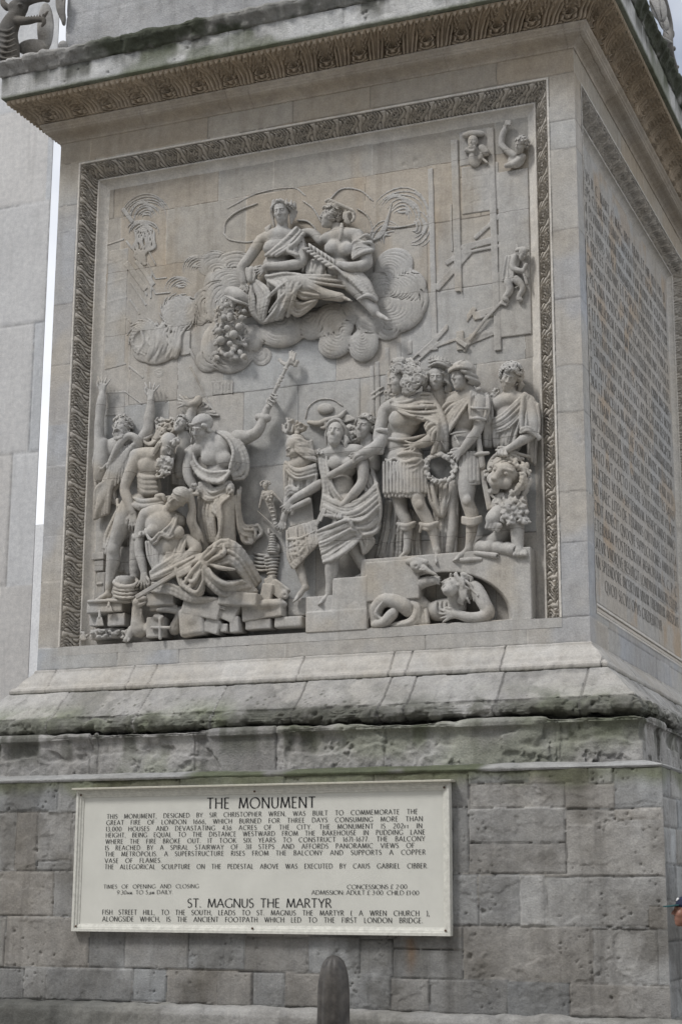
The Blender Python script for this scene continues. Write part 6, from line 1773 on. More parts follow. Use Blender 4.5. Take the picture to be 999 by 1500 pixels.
# --- curly youth with the lion
s = Sculpt(VH, seed=76)
s.head(668, 268, 160, 235, yaw=-6, pitch=18, roll=20); s.tube([(660, 370, 125, 64), (670, 460, 110, 84)], 14)
s.ell(680, 620, 90, 155, 190, 90); s.ell(660, 830, 70, 145, 160, 80); s.tube([(560, 510, 105, 75), (680, 470, 120, 80), (830, 490, 115, 74)], 18)
s.tube([(845, 510, 130, 72), (870, 640, 150, 66), (878, 765, 165, 52), (800, 828, 195, 50), (690, 900, 220, 34), (640, 930, 225, 32)], 10)
s.hand(650, 925, 225, 205, 150, thumb=-1, spread=.06, curl=1.1)
s.folds([[(560, 930, 250), (568, 965, 268), (585, 990, 258)], [(590, 935, 254), (600, 972, 270), (612, 995, 258)], [(622, 940, 252), (632, 975, 264), (640, 990, 254)]], 15, 3)
m = s.build("curly_youth", rel, "curly-haired youth with tilted head, his hand resting on the lion")
s = Sculpt(VH, seed=77); s.head(668, 268, 160, 235, yaw=-6, pitch=18, roll=20); s.ops.clear(); s.curls(120, .05, .085, .14, -.32, 23, .04)
for i in range(22): s.strand([(.32, .1 - .02 * i, .05 - .02 * i), (.46, .0 - .02 * i, 0), (.52 - .01 * i, -.16 - .012 * i, .04)], .06, .06, 7)
rg = np.random.default_rng(78)
for i in range(16):
    x0, y0 = 530 + rg.uniform(-25, 25), 430 + rg.uniform(-60, 60); a = rg.uniform(0, 6); s.tube([(x0 + 16 * math.cos(a + q), y0 + 16 * math.sin(a + q), 90 + rg.uniform(0, 30), 10) for q in range(4)], 3, sm=False)
s.build("hair", m)
s = Sculpt(VH, seed=79)
s.cloth([(800, 420, 190), (700, 520, 205), (600, 610, 190), (515, 660, 150)], [(860, 470, 170), (760, 620, 190), (650, 730, 180), (520, 780, 140)], 5, 16, k=4)
s.cloth([(520, 770, 145), (530, 900, 120)], [(770, 600, 185), (700, 880, 160)], 5, 14, k=4)
s.cloth([(790, 440, 195), (770, 600, 205), (770, 740, 220)], [(920, 520, 150), (930, 680, 150), (920, 800, 170)], 5, 15, k=4)
s.folds([[(755, 770, 228), (790, 735, 245), (850, 735, 235), (930, 810, 180)], [(760, 780, 230), (830, 755, 245), (930, 830, 180)], [(920, 790, 190), (940, 820, 180), (920, 840, 180)]], 16, 5)
s.cloth([(830, 800, 100), (840, 1020, 80)], [(900, 830, 90), (890, 1060, 70)], 3, 14)
s.build("tunic", m)
# --- lion
s = Sculpt(V3, seed=80); rg = np.random.default_rng(81)
R_ = s.face_R(-8, 12, 26); c_ = s.P(676, 712, 92); H_ = s.u(172); s.hd = (c_, R_, H_)
def LE(p, r, k=.06, sub=False): s.well(s.hp(p), np.array(r) * H_, R_, k * H_, sub)
def LT(a, ra, b, rb, k=.05, sub=False): s._seg(s.hp(a), ra * H_, s.hp(b), rb * H_, k * H_, sub)
LE((0, .14, -.05), (.42, .34, .38)); LE((0, -.20, .34), (.20, .16, .20), .1); LE((0, -.40, .26), (.13, .10, .13), .08)
LT((0, .20, .30), .10, (0, -.06, .48), .085, .08); LE((0, -.085, .545), (.095, .06, .06), .03)
for q in (-1, 1):
    LE((q * .21, -.13, .20), (.17, .17, .16), .08); LT((q * .09, .235, .33), .045, (q * .29, .25, .20), .035, .04)
    LE((q * .175, .14, .385), (.085, .06, .09), .03, True); LE((q * .175, .135, .30), (.06, .05, .055), .015)
    LE((q * .36, .34, -.02), (.10, .12, .07), .04); LE((q * .36, .33, .05), (.05, .07, .04), .02, True)
    LT((0, -.17, .58), .014, (q * .06, -.28, .55), .018, .01, True); LT((q * .06, -.28, .55), .02, (q * .19, -.27, .38), .02, .01, True)
    LT((q * .045, -.085, .61), .018, (q * .05, -.09, .60), .018, .01, True)
s.ell(720, 850, 60, 76, 120, 62); s.ell(690, 850, 80, 70, 66, 52)
s.tube([(730, 880, 80, 46), (740, 980, 80, 36), (742, 1060, 82, 28), (748, 1090, 90, 26)], 10)
for q in range(4): s.tube([(730 + q * 16, 1085, 98, 11), (728 + q * 18, 1098, 108, 10)], 3)
s.tube([(680, 860, 90, 44), (640, 900, 110, 42), (618, 925, 118, 38)], 10)
for q in range(4): s.tube([(600 + q * 17, 940 + q * 5, 130, 15), (590 + q * 17, 962 + q * 4, 126, 12)], 3)
s.tube([(690, 960, 40, 40), (640, 1030, 34, 44), (560, 1050, 24, 34)], 12)
m = s.build("lion", rel, "lion with a curly mane sitting under the youth's hand")
s = Sculpt(V3, seed=82)
for i in range(330):
    a = rg.uniform(-3.1, 2.5); r_ = rg.uniform(70, 118) * (.86 if math.cos(a) < -.2 else 1)
    x_, y_ = 684 + r_ * math.cos(a), 712 + r_ * math.sin(a)
    d_ = 130 - (r_ - 70) * 1.0
    if i > 200:
        x_, y_ = 705 + rg.uniform(-90, 90), 868 + rg.uniform(-60, 60); d_ = 136 - abs(x_ - 690) * .35 + rg.uniform(-6, 6); a = 1.5
    if ((x_ - 668) / 66) ** 2 + ((y_ - 718) / 74) ** 2 < 1: continue
    b = a + rg.uniform(-.5, .5); q = rg.choice((-1, 1))
    s.tube([(x_, y_, d_, 6), (x_ + 11 * math.cos(b), y_ + 11 * math.sin(b) + 4, d_ + 6, 6.5), (x_ + 15 * math.cos(b + .9 * q), y_ + 17 * math.sin(b + .9 * q) + 9, d_ + 3, 5), (x_ + 8 * math.cos(b + 1.6 * q), y_ + 22 * math.sin(b + 1.0 * q) + 12, d_ - 2, 3)], 1.5)
s.build("mane", m)
s = Sculpt(V3, seed=83); s.tube([(598, 690, 80, 9), (605, 640, 95, 10), (650, 595, 108, 10), (720, 605, 100, 10), (775, 660, 80, 9), (785, 740, 70, 8), (750, 800, 80, 8)], 3); s.tube([(650, 590, 112, 8), (700, 580, 105, 8), (760, 600, 88, 8), (800, 610, 70, 7)], 3); s.build("strap", m)
# --- cannon and baton
s = Sculpt(V3, seed=84, h=0.0065); s.slim = 0
s.tube([(560, 1062, 70, 32), (700, 1074, 86, 28)], 3, sm=False)
for x_ in (600, 645, 690): s.tube([(x_, 1058 + (x_ - 560) * .09, 78, 33), (x_ + 7, 1059 + (x_ - 560) * .09, 78, 33)], 2)
s.tube([(712, 1075, 88, 31), (722, 1076, 89, 31)], 2); s.cut([(695, 1074, 88, 20), (760, 1080, 104, 20)], 1)
s.build("cannon", rel, "short cannon barrel with a dark muzzle at the lion's feet")
s = Sculpt(V3, seed=85, h=0.0075); s.tube([(535, 1092, 90, 12), (600, 1100, 98, 13), (636, 1105, 100, 14)], 2); s.cut([(632, 1105, 104, 7), (650, 1107, 108, 7)], 1)
s.tube([(395, 1132, 78, 9), (480, 1126, 96, 12), (560, 1122, 92, 10)], 3); s.build("baton", rel, "thin tube lying between the soldier's foot and the cannon")
# ------------------------------------------------------------------ clouds, goddesses, smoke, scaffolding
s = Sculpt(V4, seed=90, h=0.0085); s.flat = 0.48; s.slim = 0
for p in [(355, 590, 20, 105, 70, 48, -.1, -.55, 7), (120, 640, 12, 95, 105, 40, .45, -.3, 6), (540, 555, 28, 78, 78, 44, .3, .3, 6), (555, 640, 22, 72, 60, 42, .1, -.6, 6), (665, 645, 20, 62, 68, 42, -.1, -.5, 7),
          (620, 520, 20, 60, 50, 36, .2, -.3, 4), (800, 515, 14, 105, 88, 40, -.5, -.35, 8), (815, 425, 12, 95, 76, 34, -.5, .1, 8), (780, 340, 8, 80, 74, 26, -.3, .5, 7), (720, 420, 12, 70, 60, 34, .4, .3, 6), (885, 470, 6, 30, 60, 18, -.7, 0, 3),
          (760, 590, 8, 50, 40, 24, 0, -.5, 3), (130, 400, 4, 95, 70, 20, .5, .4, 7), (110, 480, 6, 80, 90, 22, .5, .1, 6), (40, 500, 2, 45, 80, 12, .5, 0, 4), (230, 620, 16, 60, 60, 36, -.4, -.5, 4), (470, 570, 22, 60, 60, 40, -.3, -.5, 4), (275, 690, 2, 42, 40, 10, -.4, -.5, 3), (690, 560, 20, 60, 50, 36, .2, -.5, 4), (70, 700, 6, 60, 55, 24, .4, -.5, 4),
          (160, 690, 10, 90, 70, 30, .1, -.6, 6), (590, 580, 30, 40, 36, 30, 0, .4, 3)]: s.puff(*p, g=3.0, k=9)
for p in [(90, 330, -1, 80, 60, 9, .2, .5, 5), (170, 320, -1, 70, 44, 8, 0, .6, 4)]: s.puff(*p, g=3.2, k=4)
s.arcs(810, 150, -1.5, 18, 110, 9, 190, 380, 3.6); s.arcs(850, 190, -1.5, 20, 80, 6, -60, 90, 3.4); s.arcs(760, 240, -1.5, 20, 70, 5, 150, 300, 3.4)
s.build("clouds", rel, "bank of billowing carved clouds ringed with curved grooves under the two goddesses")
# --- crowned goddess
s = Sculpt(V4, seed=91, h=0.0075)
s.head(350, 135, 72, 98, yaw=-16, pitch=10, roll=-4); s.tube([(352, 180, 58, 26), (350, 215, 54, 34)], 8)
s.ell(340, 265, 50, 72, 62, 42, -4); s.ell(330, 340, 46, 66, 60, 42); s.tube([(275, 240, 52, 28), (345, 220, 60, 32), (415, 240, 50, 28)], 10); s.ell(305, 270, 80, 34, 28, 22, 0, 12); s.ell(370, 275, 78, 32, 28, 22, 0, 12)
s.tube([(268, 245, 56, 27), (225, 310, 62, 24), (195, 350, 66, 21), (200, 385, 66, 17), (205, 405, 66, 14)], 6); s.hand(204, 400, 66, -98, 58, thumb=1, spread=.09, curl=.3)
s.tube([(425, 265, 56, 26), (425, 325, 70, 25), (370, 340, 84, 22), (305, 342, 90, 16), (285, 346, 90, 14)], 6); s.hand(290, 345, 90, 212, 54, thumb=-1, spread=.08, curl=.35)
s.tube([(330, 400, 56, 46), (430, 410, 80, 42), (500, 445, 76, 27), (555, 458, 72, 19), (580, 462, 72, 16)], 8); s.foot(578, 455, 74, -8, 48, .3)
s.tube([(330, 420, 44, 44), (390, 465, 46, 34), (330, 520, 26, 26)], 10)
m = s.build("crowned_goddess", rel, "crowned goddess reclining on the clouds with fruit below her hand")
s = Sculpt(V4, seed=92, h=0.0075); s.head(350, 135, 72, 98, yaw=-16, pitch=10, roll=-4); s.ops.clear()
s.well(s.hp((0, .19, -.11)), np.array([.35, .35, .40]) * s.hd[2], s.hd[1], .02)
for q in (-1, 1):
    for i in range(9): s.strand([(q * .06, .46, .22), (q * .30, .28, .20 - .04 * i), (q * (.38 + .02 * i), .0, .06 - .03 * i), (q * .36, -.30 - .03 * i, 0)], .06, .04, 9)
for i in range(7): s.tube([(306 - i * 3, 185 + i * 2, 74, 6), (296, 215, 76, 6), (300 + i, 240, 78, 4)], 2)
s.build("hair", m)
s = Sculpt(V4, seed=93, h=0.0075)
for i in range(8):
    t = i / 7; a = math.pi * t; x_ = 358 - 44 * math.cos(a); y_ = 100 - 12 * math.sin(a) + 10 * t; d_ = 70 + 28 * math.sin(a)
    s.tube([(x_, y_ + 8, d_, 6), (x_ + .5, y_ - 10, d_, 3.4)], 2)
s.tube([(314, 108, 74, 5), (335, 100, 92, 5), (360, 97, 98, 5), (385, 102, 90, 5), (402, 114, 74, 5)], 2); s.build("crown", m)
s = Sculpt(V4, seed=94, h=0.0075)
s.cloth([(405, 195, 78), (360, 240, 92), (290, 300, 92)], [(435, 220, 64), (400, 260, 92), (330, 300, 98)], 3, 6.5, k=2)
s.cloth([(430, 240, 66), (440, 300, 66), (430, 360, 60)], [(380, 260, 96), (375, 285, 100), (410, 300, 100)], 4, 6.5, k=2)
s.cloth([(250, 395, 66), (300, 440, 92), (290, 500, 82), (280, 558, 44)], [(230, 420, 62), (225, 470, 58), (235, 520, 48), (270, 556, 40)], 4, 7, k=2)
s.cloth([(300, 400, 92), (340, 430, 104), (330, 500, 86), (285, 556, 46)], [(430, 390, 106), (410, 420, 112), (390, 480, 98), (375, 530, 64)], 5, 7.5, k=2, depth=8, wob=.4)
s.cloth([(400, 390, 104), (450, 410, 104), (500, 440, 96)], [(370, 490, 96), (410, 530, 70), (470, 490, 76)], 5, 7.5, k=2.5, depth=6)
s.cloth([(290, 380, 86), (420, 380, 96), (560, 380, 66)], [(300, 400, 86), (420, 400, 106), (590, 420, 74)], 2, 7, k=2.5)
s.folds([[(300, 380, 98), (370, 370, 106), (440, 385, 104)], [(290, 470, 92), (320, 440, 106), (370, 400, 116)], [(300, 520, 76), (340, 470, 104), (380, 430, 116)], [(350, 500, 92), (390, 450, 112), (430, 410, 114)], [(420, 385, 108), (520, 395, 92), (600, 400, 74)]], 7, 3)
s.cloth([(215, 350, 66), (225, 400, 66)], [(260, 345, 80), (240, 400, 70)], 2, 6)
s.build("robe", m)
s = Sculpt(V4, seed=95, h=0.0075)      # horn of plenty
rg = np.random.default_rng(96)
s.tube([(150, 440, 40, 26), (185, 455, 52, 34), (215, 470, 44, 26)], 5); s.folds([[(130, 455, 56), (175, 475, 82), (220, 490, 62)]], 6, 2)
for x_, y_, r_ in ((138, 492, 13), (118, 505, 10), (185, 575, 15), (165, 605, 18), (115, 628, 18), (195, 540, 12), (108, 590, 14), (140, 580, 13), (150, 640, 12), (205, 515, 10), (128, 540, 14)): s.ell(x_, y_, 62 + rg.uniform(-4, 8), r_, r_, r_, 0, 2)
s.head(150, 538, 66, 40, yaw=0)
for i in range(26):
    x_, y_ = 150 + rg.uniform(-60, 65), 665 + rg.uniform(-50, 35); s.ell(x_, y_, 42 + rg.uniform(-8, 8), 15, 10, 7, rg.uniform(-60, 60), 2)
for i in range(60):
    x_ = 155 + rg.uniform(-58, 58); y_ = 470 + rg.uniform(0, 150) ; s.tube([(x_, y_, 46 + rg.uniform(-6, 12), 5), (x_ + rg.uniform(-10, 10), y_ + rg.uniform(4, 14), 50, 4)], 2)
for i in range(8): s.tube([(100 + rg.uniform(-14, 6), 500 + i * 13, 46, 7), (95 + rg.uniform(-10, 6), 512 + i * 13, 46, 5)], 2)
s.build("fruit_and_flowers", m, "bunch of carved fruit, flowers and leaves spilling from a horn")
# --- goddess in profile with the branch
s = Sculpt(V4, seed=97, h=0.0075)
s.head(540, 152, 66, 96, yaw=-72, pitch=-6, roll=6); s.tube([(560, 190, 56, 26), (575, 225, 54, 36)], 8)
s.ell(575, 270, 52, 66, 62, 42, 4); s.ell(570, 350, 44, 60, 60, 40); s.tube([(520, 235, 52, 26), (580, 225, 60, 34), (640, 225, 52, 32)], 10); s.ell(540, 270, 82, 32, 28, 20, 0, 12); s.ell(600, 275, 82, 32, 28, 20, 0, 12)
s.tube([(645, 240, 58, 33), (670, 300, 68, 27), (672, 335, 76, 25), (620, 345, 90, 22), (565, 335, 96, 15)], 6); s.hand(575, 338, 96, 178, 50, thumb=1, spread=.06, curl=1.0)
s.tube([(500, 245, 46, 22), (470, 215, 40, 18), (435, 210, 38, 16)], 6)
s.tube([(600, 390, 48, 44), (650, 440, 58, 34), (690, 490, 62, 24), (710, 520, 62, 17)], 8); s.foot(712, 518, 62, -14, 66, .25)
m = s.build("laurelled_goddess", rel, "laurelled goddess in profile holding out a leafy branch from the clouds")
s = Sculpt(V4, seed=98, h=0.0075); s.head(540, 152, 66, 96, yaw=-72, pitch=-6, roll=6); s.ops.clear(); s.curls(60, .05, .09, .16, -.2, 27, .03)
for i in range(9): s.tube([(520 + i * 10, 92 + i * 3.5, 82, 6), (532 + i * 11, 84 + i * 5, 88, 5), (545 + i * 11, 92 + i * 6, 84, 2.5)], 2)
s.ell(612, 150, 60, 26, 30, 24); rg = np.random.default_rng(99)
for i in range(20): a = rg.uniform(0, 6); s.tube([(608 + 20 * math.cos(a), 150 + 26 * math.sin(a), 78, 6), (614 + 14 * math.cos(a + 1), 152 + 18 * math.sin(a + 1), 84, 5)], 2)
s.tube([(580, 180, 84, 6), (578, 210, 90, 9), (572, 240, 92, 4)], 2); s.build("laurelled_hair", m)
s = Sculpt(V4, seed=100, h=0.0075)
s.tube([(600, 385, 100, 6), (555, 345, 106, 5), (500, 310, 96, 4), (455, 275, 80, 3)], 2)
for i in range(15):
    t = i / 14; x_, y_ = 560 - 105 * t, 345 - 72 * t; q = 1 if i % 2 else -1; a = math.atan2(-72, -105) + q * .8
    ln = 34 - 8 * t; s.tube([(x_, y_, 104 - 18 * t, 4), (x_ + ln * .5 * math.cos(a), y_ + ln * .5 * math.sin(a), 108 - 18 * t, 6.5), (x_ + ln * math.cos(a - .2 * q), y_ + ln * math.sin(a - .2 * q), 102 - 18 * t, 2)], 1.5)
s.build("leafy_branch", m)
s = Sculpt(V4, seed=101, h=0.0075)
s.cloth([(620, 260, 84), (640, 245, 94), (700, 260, 74)], [(625, 310, 90), (660, 290, 104), (700, 280, 84)], 4, 6.5, k=2)
s.folds([[(640, 240, 96), (675, 222, 92), (700, 240, 76)], [(640, 255, 98), (690, 250, 92), (702, 275, 80)]], 7, 3)
s.cloth([(580, 360, 90), (610, 390, 96), (660, 440, 92), (710, 475, 76)], [(640, 355, 80), (680, 400, 76), (700, 440, 74), (712, 465, 70)], 4, 7, k=2.5)
s.cloth([(520, 300, 74), (500, 380, 70)], [(450, 330, 50), (450, 380, 60)], 3, 7)
s.folds([[(640, 470, 86), (680, 455, 92), (714, 472, 78)]], 8, 3)
s.build("robe", m)
# --- wings and fluttering cloth cut behind the goddesses
s = Sculpt(V4, seed=102, h=0.0075); s.flat = 0.44; s.slim = 0
for c in ([(130, 210, 2), (135, 170, 6), (180, 130, 12), (255, 100, 6)], [(125, 215, 2), (150, 240, 4), (210, 250, 3), (245, 245, 2)], [(410, 165, 14), (450, 170, 12), (480, 205, 6), (450, 225, 12), (420, 220, 20)], [(530, 90, 8), (580, 45, 5), (650, 50, 3), (700, 90, 2)], [(640, 120, 12), (680, 150, 6), (700, 210, 3), (690, 260, 4)], [(430, 90, 4), (470, 120, 6), (500, 170, 8)], [(140, 120, 1), (260, 60, 1), (390, 40, 1), (440, 70, 1)], [(740, 190, 2), (800, 192, 3), (870, 178, 2)]):
    s.tube([(p[0], p[1], p[2] - 2, 3.6) for p in c], 4)
for i in range(7): s.tube([(690 + i * 5, 250 - i * 3, 3, 4), (740 + i * 3, 220 - i * 12, 4, 4), (760 + i * 2, 160 - i * 10, 2, 3)], 2)
s.build("wing_outlines", rel, "faint wings and fluttering cloth edges behind the two goddesses")

# --- burning houses and smoke at the left
s = Sculpt(V8, seed=103, h=0.0085); s.flat = 0.44; s.slim = 0
s.ell(490, 980, 10, 125, 118, 34, -8, 6); s.swirl(475, 930, 36, 110, .8, 12, 8, .6, 1, 1, 1, -14); s.ell(680, 790, 2, 112, 105, 20, 0, 6); s.swirl(680, 780, 18, 115, .95, 13, 7, .2, 1.05, 1, -1, 6); s.ell(560, 1050, 14, 110, 52, 30, -6, 6)
s.ell(440, 940, 44, 56, 46, 22, -50, 4, True)
rg = np.random.default_rng(104)
for i in range(26):
    x_ = 420 + rg.uniform(0, 250); y_ = 1080 - rg.uniform(0, 60); s.tube([(x_, y_, 22, 12), (x_ + 20 + rg.uniform(-8, 20), y_ - 60, 40 + rg.uniform(-6, 8), 13), (x_ + 10 + rg.uniform(-20, 30), y_ - 125, 34, 10), (x_ + 40 + rg.uniform(-20, 30), y_ - 185, 18, 6)], 3)
s.arcs(480, 205, -2, 24, 150, 10, 165, 350, 5.5, 1, .95); s.arcs(455, 300, 2, 16, 90, 7, 190, 355, 6, 1.1, .9)
for i in range(22): x_ = 405 + i * 5.5; s.tube([(x_ + rg.uniform(-10, 10), 290 + rg.uniform(-26, 20), 3, 3), (x_ + rg.uniform(-22, 14), 340, 8, 6), (x_ + rg.uniform(-16, 22), 390, 9, 6), (440 + rg.uniform(-34, 34), 430, 8, 6), (455 + rg.uniform(-20, 24), 470 + rg.uniform(0, 30), 3, 3)], 2)
s.arcs(800, 520, -2, 20, 100, 7, 170, 340, 5, 1, .9); s.arcs(690, 640, -2, 20, 95, 6, 180, 330, 5, 1, .8); s.puff(555, 1150, -3, 42, 36, 12, 0, -.4, 3, g=4)
s.build("smoke_and_flames", rel, "curling smoke and flames rising from the burning houses at the left")
s = Sculpt(V8, seed=105, h=0.0085); s.flat = 0.44; s.slim = 0
s.slab(222, 345, 372, 1160, 4, -20, 2)
for (x0, y0, x1, y1, x2, y2) in ((232, 370, 352, 350, 398, 410), (230, 490, 350, 470, 500, 710), (228, 608, 368, 588, 490, 765), (225, 724, 372, 704, 446, 812), (222, 850, 370, 832, 388, 858), (212, 1130, 365, 1110, 470, 1200)):
    
    for a_, b_ in (((x0, y0), (x1, y1)), ((x1, y1), (x2, y2))):
        L_ = math.hypot(b_[0] - a_[0], b_[1] - a_[1]); g_ = math.degrees(math.atan2(b_[1] - a_[1], b_[0] - a_[0]))
        s.box((a_[0] + b_[0]) / 2, (a_[1] + b_[1]) / 2 - 9, -1, L_ / 2 + 4, 8, 8, g_, 2, 1)
s.box(415, 560, 4, 20, 130, 10, -36, 2, 2); s.box(470, 540, 2, 16, 120, 10, -36, 2, 2); s.box(365, 190, 6, 14, 70, 14, -36, 2, 2); s.box(718, 970, 6, 34, 80, 18, 0, 3, 2); s.box(507, 610, 4, 7, 100, 8, 0, 2, 1)
s.tube([(480, 380, 2, 6), (535, 490, 2, 6)], 1); s.tube([(485, 480, 0, 6), (535, 578, 0, 6), (600, 570, 0, 6)], 1, sm=False); s.tube([(480, 570, 0, 6), (535, 670, 0, 6), (620, 660, 0, 6)], 1, sm=False); s.tube([(745, 1010, 6, 10), (770, 1060, 6, 10), (800, 1120, 3, 8)], 3)
s.build("house_fronts", rel, "shallow carved gables and floor lines of burning houses along the left edge")
s = Sculpt(V1, seed=106); s.slab(160, 150, 275, 290, 2, -12, 1); s.tube([(350, 220, -2, 4), (480, 210, -4, 4), (605, 25, -2, 4)], 1, sm=False)
s.tube([(170, 163, 0, 5), (265, 158, 0, 5), (350, 220, 0, 5)], 1, sm=False); s.tube([(165, 280, 0, 5), (265, 276, 0, 5)], 1, sm=False); s.tube([(605, 25, 0, 6), (690, 190, 0, 6), (720, 245, 0, 6)], 1, sm=False)
s.tube([(645, 205, 4, 8), (700, 230, 4, 6), (750, 280, 3, 5)], 2)
s.build("floor_lines", rel, "thin carved roof and floor lines between the raised hands")
s = Sculpt(V1, seed=107); s.box(775, 135, -6, 64, 40, 8, 0, 2, 1)
for q in range(7): s.tube([(718 + q * 18, 105 + (q % 2) * 12, 2, 4), (722 + q * 17, 165 - (q % 3) * 12, 2, 4)], 1)
s.build("distant_gable", rel, "faint ribbed gable cut below the clouds")

# --- scaffolding and the half-built house at the right
s = Sculpt(V7, seed=110, h=0.0085); s.flat = 0.44; s.slim = 0
s.slab(545, 350, 735, 1400, 22); s.slab(315, 330, 548, 640, 12); s.slab(300, 120, 500, 345, 8)
for x0, y0, y1, w, d in ((515, 70, 1500, 21, 40), (290, 140, 1500, 23, 34), (140, 320, 1500, 17, 22), (255, 570, 880, 7, 8)):
    s.box(x0, (y0 + y1) / 2, d * .32, w, (y1 - y0) / 2, d * .32 + 6, -1.0, 2, 2)
for a, b, w, d in (((310, 820), (735, 770), 22, 24), ((330, 850), (735, 825), 10, 30), ((215, 935), (380, 850), 16, 26), ((155, 1090), (370, 880), 22, 24), ((390, 780), (580, 635), 14, 30), ((315, 1320), (400, 1215), 16, 26), ((380, 1240), (735, 1180), 20, 26), ((390, 1262), (735, 1222), 8, 32), ((310, 1410), (735, 1290), 26, 20), ((360, 1360), (735, 1350), 10, 28), ((60, 1500), (240, 1330), 16, 24), ((150, 1440), (330, 1400), 10, 20), ((330, 1480), (380, 1385), 10, 26), ((380, 1385), (500, 1370), 9, 26)):
    L = math.hypot(b[0] - a[0], b[1] - a[1]); s.box((a[0] + b[0]) / 2, (a[1] + b[1]) / 2, d * .3, L / 2, w, d * .3 + 4, math.degrees(math.atan2(b[1] - a[1], b[0] - a[0])), 2, 1)
for y_ in range(5):
    yy = 415 + y_ * 75
    s.cut([(365, yy + 12, 14, 3.4), (395, yy - 4, 14, 3.4), (470, yy - 12, 14, 3.4)], 1, sm=False); s.cut([(430, yy, 14, 3), (430, yy + 70, 14, 3)], 1)
s.box(290, 1150, 12, 60, 70, 20, 0, 50, 2, True); s.box(290, 1250, 12, 60, 110, 20, 0, 2, 2, True)
s.ox, s.oy, s.sc = V3
for x_, y0, y1 in ((18, 150, 420), (45, 130, 420), (95, 60, 300), (150, 40, 120), (205, 30, 100)): s.box(x_, (y0 + y1) / 2, 1, 12, (y1 - y0) / 2, 10, -1, 2, 1)
for a, b in (((15, 300), (70, 262)), ((20, 320), (70, 285)), ((220, 120), (330, 20)), ((250, 130), (350, 40))): s.tube([(*a, 6, 6), (*b, 6, 6)], 1)
s.build("scaffolding", rel, "half-built house with scaffold poles, sloping beams and an arched doorway at the right")
s = Sculpt(V7, seed=111, h=0.0075); s.flat = 0.5; s.slim = 0      # hammer among the beams and the raised tool
s.box(420, 1335, 40, 10, 95, 9, 40, 3, 2) ; s.box(315, 1425, 44, 44, 14, 14, 40, 3, 2); s.box(580, 1180, 40, 22, 20, 14, 30, 3, 2)
s.box(515, 1225, 40, 78, 9, 8, -43, 2, 2)
s.build("mallet", rel, "carved mallet leaning among the beams above the crowned woman")
# --- three workmen
s = Sculpt(V7, seed=112, h=0.0075); s.flat = 0.66
s.head(385, 205, 42, 95, yaw=-20, pitch=0, roll=0); s.ell(400, 300, 22, 50, 62, 32); s.tube([(350, 250, 26, 22), (440, 260, 30, 24), (430, 300, 36, 18)], 8)
m = s.build("bearded_labourer", rel, "labourer's bust with a load on his head, upper left of the scaffold")
s = Sculpt(V7, seed=113, h=0.0075); s.flat = 0.66; s.head(385, 205, 42, 95, yaw=-20, pitch=0, roll=0); s.ops.clear()
s.tube([(335, 160, 36, 20), (380, 150, 50, 24), (440, 150, 36, 20)], 6); s.tube([(440, 240, 44, 30), (465, 265, 44, 28)], 6)
for i in range(12): s.strand([(-.2 + .036 * i, -.34, .28), (-.18 + .034 * i, -.55, .28), (-.12 + .02 * i, -.7, .22)], .06, .03, 6)
s.tube([(430, 290, 40, 8), (470, 325, 40, 8)], 2); s.build("load_and_beard", m)
s = Sculpt(V7, seed=114, h=0.0075); s.flat = 0.66
s.head(680, 220, 52, 100, yaw=-38, pitch=26, roll=28); s.ell(650, 310, 26, 60, 55, 34); s.tube([(640, 285, 40, 26), (590, 250, 40, 20), (560, 215, 40, 20), (565, 160, 42, 17), (580, 120, 42, 13)], 8); s.hand(578, 125, 44, 75, 44, thumb=1, spread=.05, curl=1)
s.tube([(690, 290, 40, 24), (640, 330, 46, 20), (590, 345, 46, 15)], 8)
m = s.build("hammering_workman", rel, "workman's bust raising a hammer in the top right corner")
s = Sculpt(V7, seed=115, h=0.0075); s.flat = 0.66; s.head(680, 220, 52, 100, yaw=-38, pitch=26, roll=28); s.ops.clear(); s.curls(46, .055, .08, .1, -.3, 33); s.build("hair", m)
s = Sculpt(V7, seed=116, h=0.0075); s.flat = 0.66; s.box(600, 85, 56, 20, 16, 14, 18, 3, 2); s.tube([(578, 130, 54, 6), (592, 85, 56, 6)], 1); s.build("hammer", m)
s = Sculpt(V7, seed=117, h=0.0075); s.flat = 0.66
s.head(690, 880, 54, 78, yaw=30, pitch=30, roll=10); s.ell(625, 940, 40, 52, 62, 30, 20); s.ell(608, 1020, 36, 46, 46, 28, 10)
s.tube([(640, 900, 62, 22), (630, 970, 68, 18), (690, 990, 70, 13)], 6); s.tube([(690, 990, 70, 13), (710, 950, 66, 12)], 4)
s.tube([(600, 1050, 40, 30), (610, 1110, 42, 24), (580, 1150, 42, 15), (590, 1165, 44, 13)], 6); s.tube([(650, 1040, 44, 30), (690, 1090, 44, 20), (665, 1150, 40, 14), (680, 1165, 42, 12)], 6)
s.tube([(695, 1000, 68, 8), (715, 1065, 66, 10)], 2)
m = s.build("walking_workman", rel, "small workman in a coat walking along the middle floor of the scaffold")
s = Sculpt(V7, seed=118, h=0.0075); s.flat = 0.66; s.tube([(650, 862, 60, 10), (690, 850, 70, 12), (725, 862, 58, 9)], 3); s.tube([(652, 830, 54, 8), (660, 855, 58, 8)], 2)
s.cloth([(590, 900, 62), (575, 980, 60), (568, 1050, 50)], [(640, 900, 72), (630, 980, 72), (630, 1050, 64)], 4, 7, k=2); s.folds([[(600, 1080, 62), (625, 1090, 66)], [(640, 1090, 60), (690, 1070, 64)], [(650, 1120, 56), (680, 1110, 60)]], 6, 2)
s.build("coat_and_hat", m)
